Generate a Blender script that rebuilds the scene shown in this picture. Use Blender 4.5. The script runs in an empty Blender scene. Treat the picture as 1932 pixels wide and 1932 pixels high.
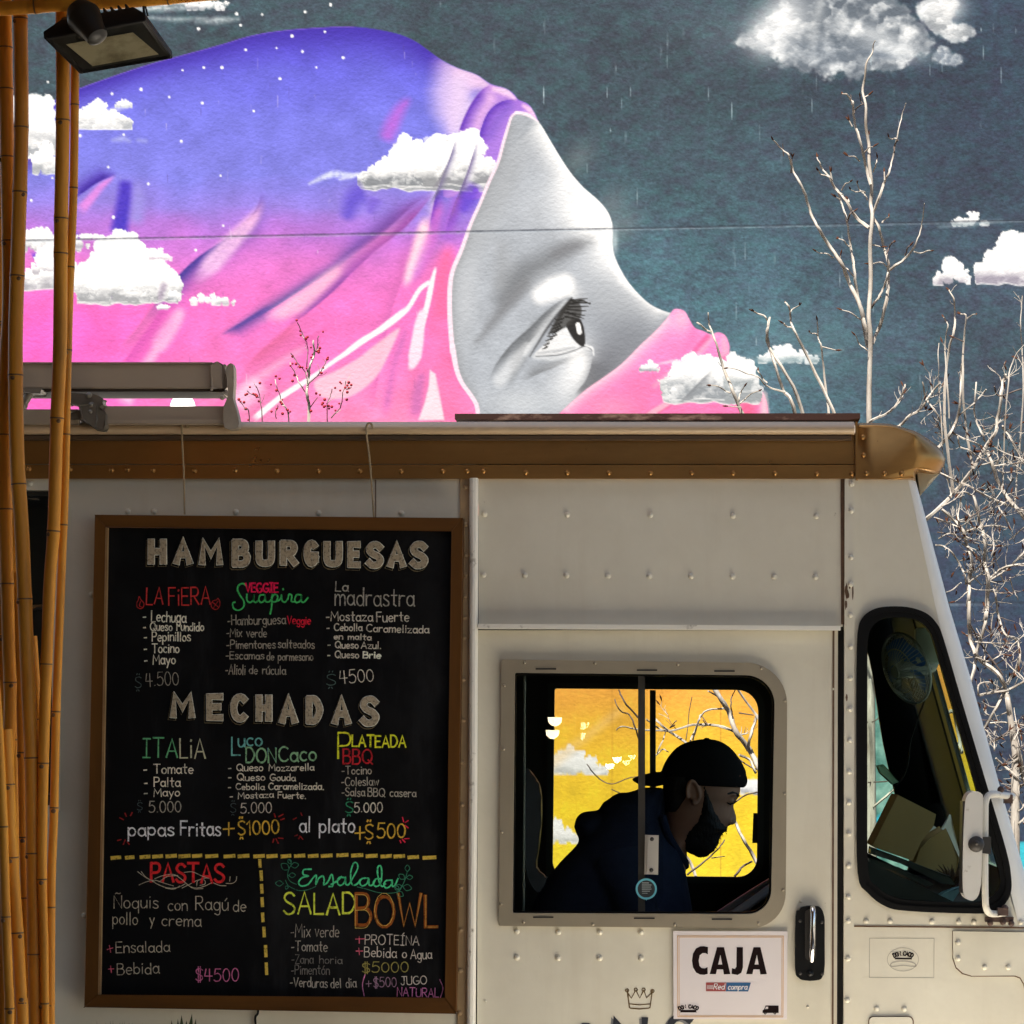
import bpy, bmesh, math, random
import numpy as np
from mathutils import Vector, Matrix
from mathutils.geometry import tessellate_polygon

# ------------------------------------------------------------------ camera, sky, sun, exposure
scene = bpy.context.scene
COL = scene.collection
F, PX, PY = 5700.0, 1325.0, 1405.0      # focal length and principal point, in units of a 1932 px wide picture
EYE, DIST = 1.75, 7.7                   # eye height, distance camera - truck side (the plane Y = 0)
cam_data = bpy.data.cameras.new("camera")
cam = bpy.data.objects.new("camera", cam_data)
COL.objects.link(cam)
cam.location = (0, -DIST, EYE)
cam.rotation_euler = (math.radians(90), 0, 0)
cam_data.sensor_width = 36
cam_data.lens = F / 1932 * 36
cam_data.shift_x = -(PX - 966) / 1932
cam_data.shift_y = (PY - 966) / 1932
cam_data.clip_start, cam_data.clip_end = 0.05, 500
scene.camera = cam

SUN_EL, SUN_AZ = 60.0, -16.0             # degrees; azimuth from straight behind the camera towards the right
world = bpy.data.worlds.new("World")
scene.world = world
world.use_nodes = True
wn = world.node_tree
sky = wn.nodes.new("ShaderNodeTexSky")
sky.sky_type = 'NISHITA'
sky.sun_disc = False
sky.sun_elevation = math.radians(SUN_EL)
sky.sun_rotation = math.radians(180 - SUN_AZ)
sky.dust_density = 2.0
wn.links.new(sky.outputs[0], wn.nodes["Background"].inputs[0])
wn.nodes["Background"].inputs[1].default_value = 0.05
sun_data = bpy.data.lights.new("sun", 'SUN')
sun_data.energy = 5.0
sun_data.angle = math.radians(0.6)
sun_data.color = (1.0, 0.95, 0.87)
sun = bpy.data.objects.new("sun", sun_data)
COL.objects.link(sun)
_d = Vector((math.sin(math.radians(SUN_AZ)) * math.cos(math.radians(SUN_EL)),
             -math.cos(math.radians(SUN_AZ)) * math.cos(math.radians(SUN_EL)),
             math.sin(math.radians(SUN_EL))))
sun.rotation_euler = _d.to_track_quat('Z', 'Y').to_euler()
sun.location = (4, -12, 14)
vs = scene.view_settings
vs.view_transform = 'Standard'
vs.look = 'None'
vs.gamma = 1.0
vs.exposure = 2.28
scene.cycles.max_bounces = 8
scene.cycles.transparent_max_bounces = 16

PERG_X, PERG_Y = 3.4, -0.60            # how far the pergola roof reaches to the right and towards the truck
OP_X, OP_X1, OP_Y0, OP_Y1 = -0.85, 1.15, -3.6, -1.86   # gap shaped into the unseen roof to throw sun onto the slab by the door
rnd = random.Random(7)
nrs = np.random.RandomState(11)

# ------------------------------------------------------------------ helpers
def P(x, y, Y=0.0):
    """the point at distance Y behind the truck side that was measured at (x, y) of the photograph"""
    s = (DIST + Y) / F
    return Vector(((x - PX) * s, Y, EYE + (PY - y) * s))

S0 = DIST / F                            # metres per unit on the truck side

def crop(x0, y0, w, px):
    k = w / px / 1.20549
    bx, by = x0 / 1.20549, y0 / 1.20549
    return lambda pts: [(bx + k * u, by + k * v) for u, v in pts]

C1 = crop(0, 0, 800, 1932);        C2 = crop(760, 0, 800, 1932);      C3 = crop(1529, 0, 800, 1932)
C5 = crop(1000, 480, 800, 1932);   CD = crop(0, 780, 600, 1932);      CH = crop(500, 700, 560, 1932)
CA = crop(200, 1160, 500, 1932);   CB = crop(600, 1160, 500, 1932);   CI = crop(180, 1640, 500, 1932)
CJ = crop(560, 1640, 500, 1932);   CE = crop(180, 1920, 460, 1932);   CF = crop(600, 1920, 460, 1932)
CW = crop(1060, 1460, 800, 1932);  CQ = crop(1900, 1340, 429, 1049);  CT = crop(1060, 900, 900, 1932)
CC = crop(1830, 880, 499, 1928);   CG = crop(1260, 2029, 600, 1932);  CR = crop(1760, 1929, 569, 1932)
CZ = crop(0, 1600, 300, 795);      CN = crop(2080, 900, 249, 481)

def lin(c):
    out = []
    for v in c:
        v = v / 255.0
        out.append(v / 12.92 if v <= 0.04045 else ((v + 0.055) / 1.055) ** 2.4)
    return tuple(out)

def smooth(pts, n=6, closed=False):
    """Catmull-Rom through the points (any dimension)"""
    p = [np.array(q, float) for q in pts]
    if len(p) < 3: return [tuple(q) for q in p]
    out = []
    m = len(p)
    rng = range(m) if closed else range(m - 1)
    for i in rng:
        if closed:
            a, b, c, d = p[i - 1], p[i], p[(i + 1) % m], p[(i + 2) % m]
        else:
            b, c = p[i], p[i + 1]
            a = p[i - 1] if i > 0 else 2 * b - c
            d = p[i + 2] if i + 2 < m else 2 * c - b
        for k in range(n):
            t = k / n
            out.append(tuple(0.5 * (2 * b + (c - a) * t + (2 * a - 5 * b + 4 * c - d) * t * t + (3 * b - a - 3 * c + d) * t ** 3)))
    if not closed: out.append(tuple(p[-1]))
    return out

def rquad(tl, tr, br, bl, r, n=7):
    """quad with rounded corners; r = (tl, tr, br, bl)"""
    pts = [np.array(q, float) for q in (tl, tr, br, bl)]
    out = []
    for i in range(4):
        c, a, b = pts[i], pts[i - 1], pts[(i + 1) % 4]
        rr = r[i] if isinstance(r, (tuple, list)) else r
        if rr <= 0:
            out.append(tuple(c)); continue
        ua = (a - c) / np.linalg.norm(a - c); ub = (b - c) / np.linalg.norm(b - c)
        h = math.acos(max(-1, min(1, float(ua @ ub)))) / 2
        d = rr / math.tan(h)
        cen = c + (ua + ub) / np.linalg.norm(ua + ub) * rr / math.sin(h)
        s, e = c + ua * d - cen, c + ub * d - cen
        a0, a1 = math.atan2(s[1], s[0]), math.atan2(e[1], e[0])
        da = (a1 - a0 + math.pi) % (2 * math.pi) - math.pi
        for k in range(n + 1):
            t = a0 + da * k / n
            out.append((cen[0] + rr * math.cos(t), cen[1] + rr * math.sin(t)))
    return out

def rrect(x0, y0, x1, y1, r, n=7):
    return rquad((x0, y0), (x1, y0), (x1, y1), (x0, y1), r, n)

def ellipse(cx, cy, rx, ry, n=28, a0=0, a1=360):
    full = abs(a1 - a0) >= 360
    m = n if full else n + 1
    return [(cx + rx * math.cos(math.radians(a0 + (a1 - a0) * k / n)), cy + ry * math.sin(math.radians(a0 + (a1 - a0) * k / n))) for k in range(m)]

# ------------------------------------------------------------------ objects
def tag(o, label=None, cat=None, group=None, kind=None):
    if label: o["label"] = label
    if cat: o["category"] = cat
    if group: o["group"] = group
    if kind: o["kind"] = kind
    return o

def empty(name, loc, label, cat, group=None):
    o = bpy.data.objects.new(name, None)
    COL.objects.link(o)
    o.location = loc
    o.empty_display_size = 0.1
    return tag(o, label, cat, group)

class MB:
    """collects geometry in world coordinates and links it as one mesh object"""
    def __init__(self):
        self.v, self.f = [], []
    def add(self, verts, faces):
        b = len(self.v)
        self.v += [tuple(q) for q in verts]
        self.f += [tuple(b + i for i in fc) for fc in faces]
        return self
    def box(self, x0, x1, y0, y1, z0, z1):
        vs_ = [(x, y, z) for x in (x0, x1) for y in (y0, y1) for z in (z0, z1)]
        return self.add(vs_, [(0, 1, 3, 2), (4, 6, 7, 5), (0, 4, 5, 1), (2, 3, 7, 6), (0, 2, 6, 4), (1, 5, 7, 3)])
    def pbox(self, x0, y0, x1, y1, Y0, Y1, ref=None):
        ref = Y0 if ref is None else ref
        a, b = P(x0, y1, ref), P(x1, y0, ref)
        return self.box(a.x, b.x, Y0, Y1, a.z, b.z)
    def hexa(self, q0, q1):
        """solid between two quads"""
        return self.add(list(q0) + list(q1), [(0, 1, 2, 3), (7, 6, 5, 4), (0, 4, 5, 1), (1, 5, 6, 2), (2, 6, 7, 3), (3, 7, 4, 0)])
    def plate(self, loops, Y0, Y1, ref=None):
        """outline with holes measured in the photo, extruded from Y0 back to Y1"""
        ref = Y0 if ref is None else ref
        L = [[P(x, y, ref) for x, y in lp] for lp in loops]
        flat = [Vector((q.x, q.z, 0)) for lp in L for q in lp]
        tris = tessellate_polygon([[Vector((q.x, q.z, 0)) for q in lp] for lp in L])
        n = len(flat)
        vv = [(q.x, Y0, q.y) for q in flat] + [(q.x, Y1, q.y) for q in flat]
        ff = [tuple(t) for t in tris] + [tuple(n + i for i in reversed(t)) for t in tris]
        k = 0
        for lp in L:
            m = len(lp)
            for i in range(m):
                a, b = k + i, k + (i + 1) % m
                ff.append((a, b, n + b, n + a))
            k += m
        return self.add(vv, ff)
    def tube(self, pts, rad, seg=8, cap=True):
        pts = [Vector(q) for q in pts]
        m = len(pts)
        if not isinstance(rad, (list, tuple)): rad = [rad] * m
        up = None
        vv, ff = [], []
        for i, q in enumerate(pts):
            t = (pts[min(i + 1, m - 1)] - pts[max(i - 1, 0)])
            if t.length < 1e-9: t = Vector((0, 0, 1))
            t.normalize()
            if up is None:
                up = t.orthogonal().normalized()
            up = (up - t * up.dot(t))
            if up.length < 1e-6: up = t.orthogonal()
            up.normalize()
            w = t.cross(up)
            for k in range(seg):
                a = 2 * math.pi * k / seg
                vv.append(q + (up * math.cos(a) + w * math.sin(a)) * rad[i])
        for i in range(m - 1):
            for k in range(seg):
                a, b = i * seg + k, i * seg + (k + 1) % seg
                ff.append((a, b, b + seg, a + seg))
        if cap:
            ff.append(tuple(reversed(range(seg))))
            ff.append(tuple((m - 1) * seg + k for k in range(seg)))
        return self.add(vv, ff)
    def dome(self, c, r, h, seg=10, n=(0, -1, 0)):
        n = Vector(n).normalized(); u = n.orthogonal().normalized(); w = n.cross(u)
        c = Vector(c)
        vv, ff = [], []
        for a in (0, 25, 50, 72):
            a = math.radians(a)
            for k in range(seg):
                t = 2 * math.pi * k / seg
                vv.append(c + (u * math.cos(t) + w * math.sin(t)) * r * math.cos(a) + n * h * math.sin(a))
        vv.append(c + n * h)
        for i in range(3):
            for k in range(seg):
                ff.append((i * seg + k, i * seg + (k + 1) % seg, (i + 1) * seg + (k + 1) % seg, (i + 1) * seg + k))
        for k in range(seg): ff.append((3 * seg + k, 3 * seg + (k + 1) % seg, 4 * seg))
        return self.add(vv, ff)
    def rivets(self, pts, Y=0.0, r=5.8, h=0.006):
        for x, y in pts: self.dome(P(x, y, 0) + Vector((0, Y, 0)), r * S0, h)
        return self
    def ball(self, c, rx, ry=None, rz=None, seg=12, rings=8):
        ry = rx if ry is None else ry; rz = rx if rz is None else rz
        c = Vector(c); vv, ff = [c + Vector((0, 0, rz))], []
        for i in range(1, rings):
            a = math.pi * i / rings
            for k in range(seg):
                t = 2 * math.pi * k / seg
                vv.append(c + Vector((rx * math.sin(a) * math.cos(t), ry * math.sin(a) * math.sin(t), rz * math.cos(a))))
        vv.append(c - Vector((0, 0, rz)))
        for k in range(seg): ff.append((0, 1 + k, 1 + (k + 1) % seg))
        for i in range(rings - 2):
            for k in range(seg):
                a, b = 1 + i * seg + k, 1 + i * seg + (k + 1) % seg
                ff.append((a, a + seg, b + seg, b))
        e = 1 + (rings - 2) * seg
        for k in range(seg): ff.append((e + k, len(vv) - 1, e + (k + 1) % seg))
        return self.add(vv, ff)
    def rings(self, rings, cap=True):
        seg = len(rings[0]); vv = [q for r in rings for q in r]; ff = []
        for i in range(len(rings) - 1):
            for k in range(seg):
                a, b = i * seg + k, i * seg + (k + 1) % seg
                ff.append((a, b, b + seg, a + seg))
        if cap:
            ff.append(tuple(reversed(range(seg)))); ff.append(tuple((len(rings) - 1) * seg + k for k in range(seg)))
        return self.add(vv, ff)
    def build(self, name, mat, parent=None, label=None, sharp=35, bevel=0, recalc=True, mods=None):
        me = bpy.data.meshes.new(name)
        base = Vector((0, 0, 0))
        top = parent
        while top is not None and top.parent is not None: top = top.parent
        if top is not None: base = Vector(top.location)
        me.from_pydata([(q[0] - base.x, q[1] - base.y, q[2] - base.z) for q in self.v], [], self.f)
        if recalc or bevel:
            bm = bmesh.new(); bm.from_mesh(me)
            if bevel:
                bmesh.ops.remove_doubles(bm, verts=bm.verts, dist=1e-5)
                ed = [e for e in bm.edges if len(e.link_faces) == 2 and e.calc_face_angle(0) > math.radians(40)]
                bmesh.ops.bevel(bm, geom=ed, offset=bevel, segments=2, affect='EDGES', clamp_overlap=True)
            bmesh.ops.recalc_face_normals(bm, faces=bm.faces)
            bm.to_mesh(me); bm.free()
        if mat is not None: me.materials.append(mat)
        if sharp:
            me.shade_smooth()
            me.set_sharp_from_angle(angle=math.radians(sharp))
        o = bpy.data.objects.new(name, me)
        COL.objects.link(o)
        if parent is not None: o.parent = parent
        if label: o["label"] = label
        return o

def setbase(o, at):
    """moves the origin of a single-mesh thing to its base"""
    at = Vector(at)
    o.data.transform(Matrix.Translation(-(at - Vector(o.location))))
    o.location = at
    return o

# ------------------------------------------------------------------ materials
MATS = {}
def mat(name, col, rough=0.6, metal=0.0, var=0.0, vscale=8.0, vcol=None, bump=0.0, bscale=40.0, stretch=(1, 1, 1), spec=0.5, coat=0.0, detail=6.0, thr=None, rvar=0.0):
    """principled material; noise mixes towards vcol, noise bump"""
    if name in MATS: return MATS[name]
    m = bpy.data.materials.new(name); m.use_nodes = True
    nt = m.node_tree; b = nt.nodes["Principled BSDF"]
    b.inputs["Base Color"].default_value = (*col, 1)
    b.inputs["Roughness"].default_value = rough
    b.inputs["Metallic"].default_value = metal
    b.inputs["Specular IOR Level"].default_value = spec
    b.inputs["Coat Weight"].default_value = coat
    tc = nt.nodes.new("ShaderNodeTexCoord"); mp = nt.nodes.new("ShaderNodeMapping")
    nt.links.new(tc.outputs["Object"], mp.inputs[0]); mp.inputs["Scale"].default_value = stretch
    if var > 0 or vcol is not None:
        n = nt.nodes.new("ShaderNodeTexNoise"); n.inputs["Scale"].default_value = vscale; n.inputs["Detail"].default_value = detail
        n.inputs["Roughness"].default_value = 0.62
        nt.links.new(mp.outputs[0], n.inputs["Vector"])
        r = nt.nodes.new("ShaderNodeValToRGB")
        lo, hi = thr if thr else (0.3, 0.75)
        r.color_ramp.elements[0].position = lo; r.color_ramp.elements[1].position = hi
        r.color_ramp.elements[0].color = (*col, 1)
        r.color_ramp.elements[1].color = (*(vcol if vcol else tuple(c * (1 - var) for c in col)), 1)
        nt.links.new(n.outputs[0], r.inputs[0]); nt.links.new(r.outputs[0], b.inputs["Base Color"])
        if rvar:
            mr = nt.nodes.new("ShaderNodeMapRange"); mr.inputs["To Min"].default_value = rough - rvar; mr.inputs["To Max"].default_value = rough + rvar
            nt.links.new(n.outputs[0], mr.inputs[0]); nt.links.new(mr.outputs[0], b.inputs["Roughness"])
    if bump > 0:
        n2 = nt.nodes.new("ShaderNodeTexNoise"); n2.inputs["Scale"].default_value = bscale; n2.inputs["Detail"].default_value = 5
        nt.links.new(mp.outputs[0], n2.inputs["Vector"])
        bp = nt.nodes.new("ShaderNodeBump"); bp.inputs["Strength"].default_value = bump; bp.inputs["Distance"].default_value = 0.01
        nt.links.new(n2.outputs[0], bp.inputs["Height"]); nt.links.new(bp.outputs[0], b.inputs["Normal"])
    MATS[name] = m
    return m

def glass(name, tint, refl=1.0, ior=1.5, rough=0.0):
    if name in MATS: return MATS[name]
    m = bpy.data.materials.new(name); m.use_nodes = True
    nt = m.node_tree; nt.nodes.remove(nt.nodes["Principled BSDF"])
    t = nt.nodes.new("ShaderNodeBsdfTransparent"); t.inputs[0].default_value = (*tint, 1)
    g = nt.nodes.new("ShaderNodeBsdfGlossy"); g.inputs["Roughness"].default_value = rough
    g.inputs[0].default_value = (refl, refl, refl, 1)
    fr = nt.nodes.new("ShaderNodeFresnel"); fr.inputs[0].default_value = ior
    mx = nt.nodes.new("ShaderNodeMixShader")
    ge = nt.nodes.new("ShaderNodeNewGeometry"); iv = nt.nodes.new("ShaderNodeMath"); iv.operation = 'SUBTRACT'; iv.inputs[0].default_value = 1.0
    ml = nt.nodes.new("ShaderNodeMath"); ml.operation = 'MULTIPLY'
    nt.links.new(ge.outputs["Backfacing"], iv.inputs[1]); nt.links.new(iv.outputs[0], ml.inputs[0]); nt.links.new(fr.outputs[0], ml.inputs[1])
    nt.links.new(ml.outputs[0], mx.inputs[0]); nt.links.new(t.outputs[0], mx.inputs[1]); nt.links.new(g.outputs[0], mx.inputs[2])
    nt.links.new(mx.outputs[0], nt.nodes["Material Output"].inputs[0])
    MATS[name] = m
    return m

def emit(name, col, s):
    m = bpy.data.materials.new(name); m.use_nodes = True
    b = m.node_tree.nodes["Principled BSDF"]
    b.inputs["Base Color"].default_value = (*col, 1)
    b.inputs["Emission Color"].default_value = (*col, 1); b.inputs["Emission Strength"].default_value = s
    return m

def layer(m, col, scale, stretch, lo, hi, amount, bump=0.0):
    """one more noise layer of stain or dirt on a principled material"""
    nt = m.node_tree; b = nt.nodes["Principled BSDF"]
    tc = nt.nodes.new("ShaderNodeTexCoord"); mp = nt.nodes.new("ShaderNodeMapping"); mp.inputs["Scale"].default_value = stretch; mp.inputs["Location"].default_value = (len(nt.nodes) * .37, 1.3, .7)
    n = nt.nodes.new("ShaderNodeTexNoise"); n.inputs["Scale"].default_value = scale; n.inputs["Detail"].default_value = 6; n.inputs["Roughness"].default_value = .65
    nt.links.new(tc.outputs["Object"], mp.inputs[0]); nt.links.new(mp.outputs[0], n.inputs["Vector"])
    r = nt.nodes.new("ShaderNodeMapRange"); r.inputs["From Min"].default_value = lo; r.inputs["From Max"].default_value = hi; r.inputs["To Max"].default_value = amount
    nt.links.new(n.outputs[0], r.inputs[0])
    mx = nt.nodes.new("ShaderNodeMix"); mx.data_type = 'RGBA'; mx.inputs[7].default_value = (*col, 1)
    src = b.inputs["Base Color"]
    if src.is_linked: nt.links.new(src.links[0].from_socket, mx.inputs[6])
    else: mx.inputs[6].default_value = src.default_value
    nt.links.new(r.outputs[0], mx.inputs[0]); nt.links.new(mx.outputs[2], src)
    if bump:
        bp = nt.nodes.new("ShaderNodeBump"); bp.inputs["Strength"].default_value = bump; bp.inputs["Distance"].default_value = .03
        nt.links.new(n.outputs[0], bp.inputs["Height"])
        if b.inputs["Normal"].is_linked: nt.links.new(b.inputs["Normal"].links[0].from_socket, bp.inputs["Normal"])
        nt.links.new(bp.outputs[0], b.inputs["Normal"])
    return m
# ------------------------------------------------------------------ ground
g = MB(); g.box(-60, 60, -60, 60, -0.3, 0.0)
ground = g.build("ground", mat("packed_dirt", (0.10, 0.085, 0.07), 0.95, var=0.4, vscale=3, bump=0.3, bscale=60), sharp=0)
g = MB(); g.box(-.32, 1.9, -2.4, 2.6, 0.004, 0.02)
bounce_apron = g.build("bounce_slab", mat("bounce_concrete", (0.78, 0.72, 0.62), 0.9, var=0.12, vscale=3, bump=0.2, bscale=60), sharp=0)  # added pale slab, bounces sunlight up onto the truck side
tag(bounce_apron, kind="structure")
tag(ground, kind="structure")
g = MB(); g.box(-9, -0.34, -14, -0.25, 0.004, 0.03)
added_deck = g.build("floor", mat("added_dark_boards", (.07, .036, .016), .6, vcol=(.035, .018, .009), vscale=6, stretch=(1, .06, 1), bump=.1), sharp=0)  # added dark deck, keeps ground bounce off the truck's left part
tag(added_deck, kind="structure")

# ------------------------------------------------------------------ the painted wall behind the truck
_tab = nrs.rand(256, 256)
def vnoise(x, y):
    xi = np.floor(x).astype(int); yi = np.floor(y).astype(int)
    fx = x - xi; fy = y - yi
    fx = fx * fx * (3 - 2 * fx); fy = fy * fy * (3 - 2 * fy)
    a = _tab[xi & 255, yi & 255]; b = _tab[(xi + 1) & 255, yi & 255]
    c = _tab[xi & 255, (yi + 1) & 255]; d = _tab[(xi + 1) & 255, (yi + 1) & 255]
    return (a * (1 - fx) + b * fx) * (1 - fy) + (c * (1 - fx) + d * fx) * fy
def fbm(x, y, o=4):
    s = 0; a = 0.5; t = 0
    for k in range(o):
        s = s + a * vnoise(x * 2 ** k + 17.3 * k, y * 2 ** k + 9.1 * k); t += a; a *= 0.5
    return s / t
def sstep(a, b, x):
    t = np.clip((x - a) / (b - a), 0, 1)
    return t * t * (3 - 2 * t)

class Paint:
    def __init__(self, x, y):
        self.x, self.y = x, y
        self.c = np.zeros((x.size, 3))
    def pick(self, pts, m):
        q = np.array(pts)
        return np.where((self.x > q[:, 0].min() - m) & (self.x < q[:, 0].max() + m) & (self.y > q[:, 1].min() - m) & (self.y < q[:, 1].max() + m))[0]
    def over(self, idx, a, col):
        col = np.asarray(col, float)
        if col.max() > 1.001: col = col / 255.0
        a = np.asarray(a)[:, None]
        self.c[idx] = self.c[idx] * (1 - a) + col * a
    def dist(self, idx, pts, closed=False, widths=None):
        """distance to a polyline, parameter along it, side sign"""
        x, y = self.x[idx], self.y[idx]
        q = [np.array(p, float) for p in pts]
        if closed: q = q + [q[0]]
        L = [0.0]
        for a, b in zip(q, q[1:]): L.append(L[-1] + np.linalg.norm(b - a))
        best = np.full(x.size, 1e9); par = np.zeros(x.size); sgn = np.zeros(x.size)
        for i, (a, b) in enumerate(zip(q, q[1:])):
            d = b - a; l2 = float(d @ d) + 1e-9
            t = np.clip(((x - a[0]) * d[0] + (y - a[1]) * d[1]) / l2, 0, 1)
            dx, dy = x - a[0] - t * d[0], y - a[1] - t * d[1]
            e = np.hypot(dx, dy)
            u = e < best
            best = np.where(u, e, best)
            par = np.where(u, (L[i] + t * (L[i + 1] - L[i])) / L[-1], par)
            sgn = np.where(u, np.sign(d[0] * dy - d[1] * dx), sgn)
        return best, par, sgn
    def inside(self, idx, pts):
        x, y = self.x[idx], self.y[idx]
        r = np.zeros(x.size, bool)
        n = len(pts)
        for i in range(n):
            (x0, y0), (x1, y1) = pts[i], pts[(i + 1) % n]
            if y0 == y1: continue
            c = ((y0 > y) != (y1 > y)) & (x < (x1 - x0) * (y - y0) / (y1 - y0) + x0)
            r ^= c
        return r
    def poly(self, pts, soft=1.6, wob=0.0):
        idx = self.pick(pts, soft + wob + 3)
        d, _, _ = self.dist(idx, pts, True)
        s = np.where(self.inside(idx, pts), d, -d)
        if wob: s = s + (fbm(self.x[idx] / 9, self.y[idx] / 9, 3) - 0.5) * 2 * wob
        return idx, sstep(-soft, soft, s)
    def stroke(self, pts, w, col, alpha=1.0, soft=2.0, taper=0.0, rough=0.0):
        """brush stroke; w is a number or a list along the line"""
        wm = max(w) if isinstance(w, (list, tuple)) else w
        idx = self.pick(pts, wm + soft * 2 + 2)
        d, t, s = self.dist(idx, pts)
        ww = np.interp(t, np.linspace(0, 1, len(w)), w) if isinstance(w, (list, tuple)) else np.full(t.size, float(w))
        a = 1 - sstep(-soft, soft, d - ww)
        if taper: a = a * np.clip(np.minimum(t, 1 - t) / taper, 0, 1)
        if rough: a = a * (1 - rough + rough * 2 * fbm(self.x[idx] / 6, self.y[idx] / 6, 3))
        self.over(idx, np.clip(a * alpha, 0, 1), col)
    def fold(self, pts, col, fade, side, alpha=0.8, back=3.0, taper=0.25):
        """soft on one side (fade), crisp on the other (back)"""
        idx = self.pick(pts, fade * 2.5)
        d, t, s = self.dist(idx, pts)
        sd = d * s * side
        w = np.clip(np.minimum(t / taper, (1 - t) / taper), 0, 1)
        a = np.where(sd >= 0, np.exp(-(sd / (fade * (0.35 + 0.65 * w) + 0.1)) ** 1.4), np.exp(-(sd / back) ** 2))
        self.over(idx, np.clip(a * w ** 0.9 * alpha * 1.1, 0, 1), col)
    def blob(self, cx, cy, rx, ry, ang, col, alpha, p=2.0):
        r = max(rx, ry) * 2.6
        idx = self.pick([(cx, cy)], r)
        a = math.radians(ang)
        dx, dy = self.x[idx] - cx, self.y[idx] - cy
        u = (dx * math.cos(a) + dy * math.sin(a)) / rx; v = (-dx * math.sin(a) + dy * math.cos(a)) / ry
        self.over(idx, alpha * np.exp(-(np.hypot(u, v)) ** p), col)
    def cloud(self, x0, x1, yb, h, seed, top=0.5, alpha=1.0, grey=(150, 155, 164), flat=True, n=None, sh=0.55, white=(255, 255, 255)):
        """painted cumulus on a flat base"""
        r = random.Random(seed)
        w = x1 - x0; n = n or max(7, int(w / 11))
        cs = []
        for i in range(n):
            u = (i + 0.5) / n + r.uniform(-.4, .4) / n
            env = max(0.12, 1 - abs((u - top) / (top if u < top else 1 - top)) ** 1.5)
            R = max(h * (0.17 + 0.15 * env), w / n * .62, 4.2) * r.uniform(.8, 1.25)
            yy = r.uniform(0.15, 1.0) ** .8 * max(0, h * env - R)
            cs.append((x0 + u * w, yb - yy - R * .6, R))
            cs.append((x0 + u * w, yb - R * .5 - yy * r.random(), R * 1.05))
        for cx, cy, R in list(cs):
            for _ in range(4):
                t = r.uniform(-2.9, -.25); R2 = max(2.6, R * r.uniform(.28, .5))
                cs.append((cx + R * .88 * math.cos(t), cy + R * .88 * math.sin(t), R2))
        idx = self.pick([(x0 - 5, yb - h * 1.3), (x1 + 5, yb + 8)], max(8, h * .6))
        x, y = self.x[idx], self.y[idx]
        nx = (fbm(x / 7 + seed, y / 7, 3) - .5); ny = (fbm(x / 7 + 50 + seed, y / 7 + 20, 3) - .5)
        sc = min(9, h * .18)
        f = np.full(x.size, -9.0); lit = np.zeros(x.size)
        for cx, cy, R in cs:
            dx, dy = x + nx * sc - cx, y + ny * sc - cy
            e = 1 - np.hypot(dx, dy) / R
            l = np.clip(-dy / R * .6 - dx / R * .25 + .6, 0, 1)
            u = e > f
            lit = np.where(u, l, lit); f = np.maximum(f, e)
        base = yb + (fbm(x / 25, y * 0 + seed, 2) - .5) * h * .12
        ends = sstep(-.02, .05, (x - x0) / w + .04 * (fbm(x / 5, y / 5 + seed, 2) - .2)) * sstep(-.02, .05, (x1 - x) / w + .04 * (fbm(x / 5, y / 5, 2) - .2))
        base = base - (1 - ends) * h * .5
        a = sstep(-0.02, 2.2 / max(4, h * .2), f) * sstep(-1.5, 1.5, base - y)
        a = a * alpha
        low = sstep(yb - h * sh, yb - h * .05, y)
        q = fbm(x / 22 + seed, y / 15 + seed, 4)
        shade = np.clip(low * sstep(.28, .72, q) * 1.1 + low * (1 - lit) * .7 + (1 - lit) * .35 * fbm(x / 8, y / 8, 2) * sstep(yb - h * .9, yb - h * .3, y), 0, 1)
        rim = sstep(3.5, 0.5, base - y)
        shade = shade * (1 - .8 * rim)
        col = np.array(white)[None] / 255. * (1 - shade[:, None]) + np.array(grey)[None] / 255. * shade[:, None]
        self.c[idx] = self.c[idx] * (1 - a[:, None]) + col * a[:, None]

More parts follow.
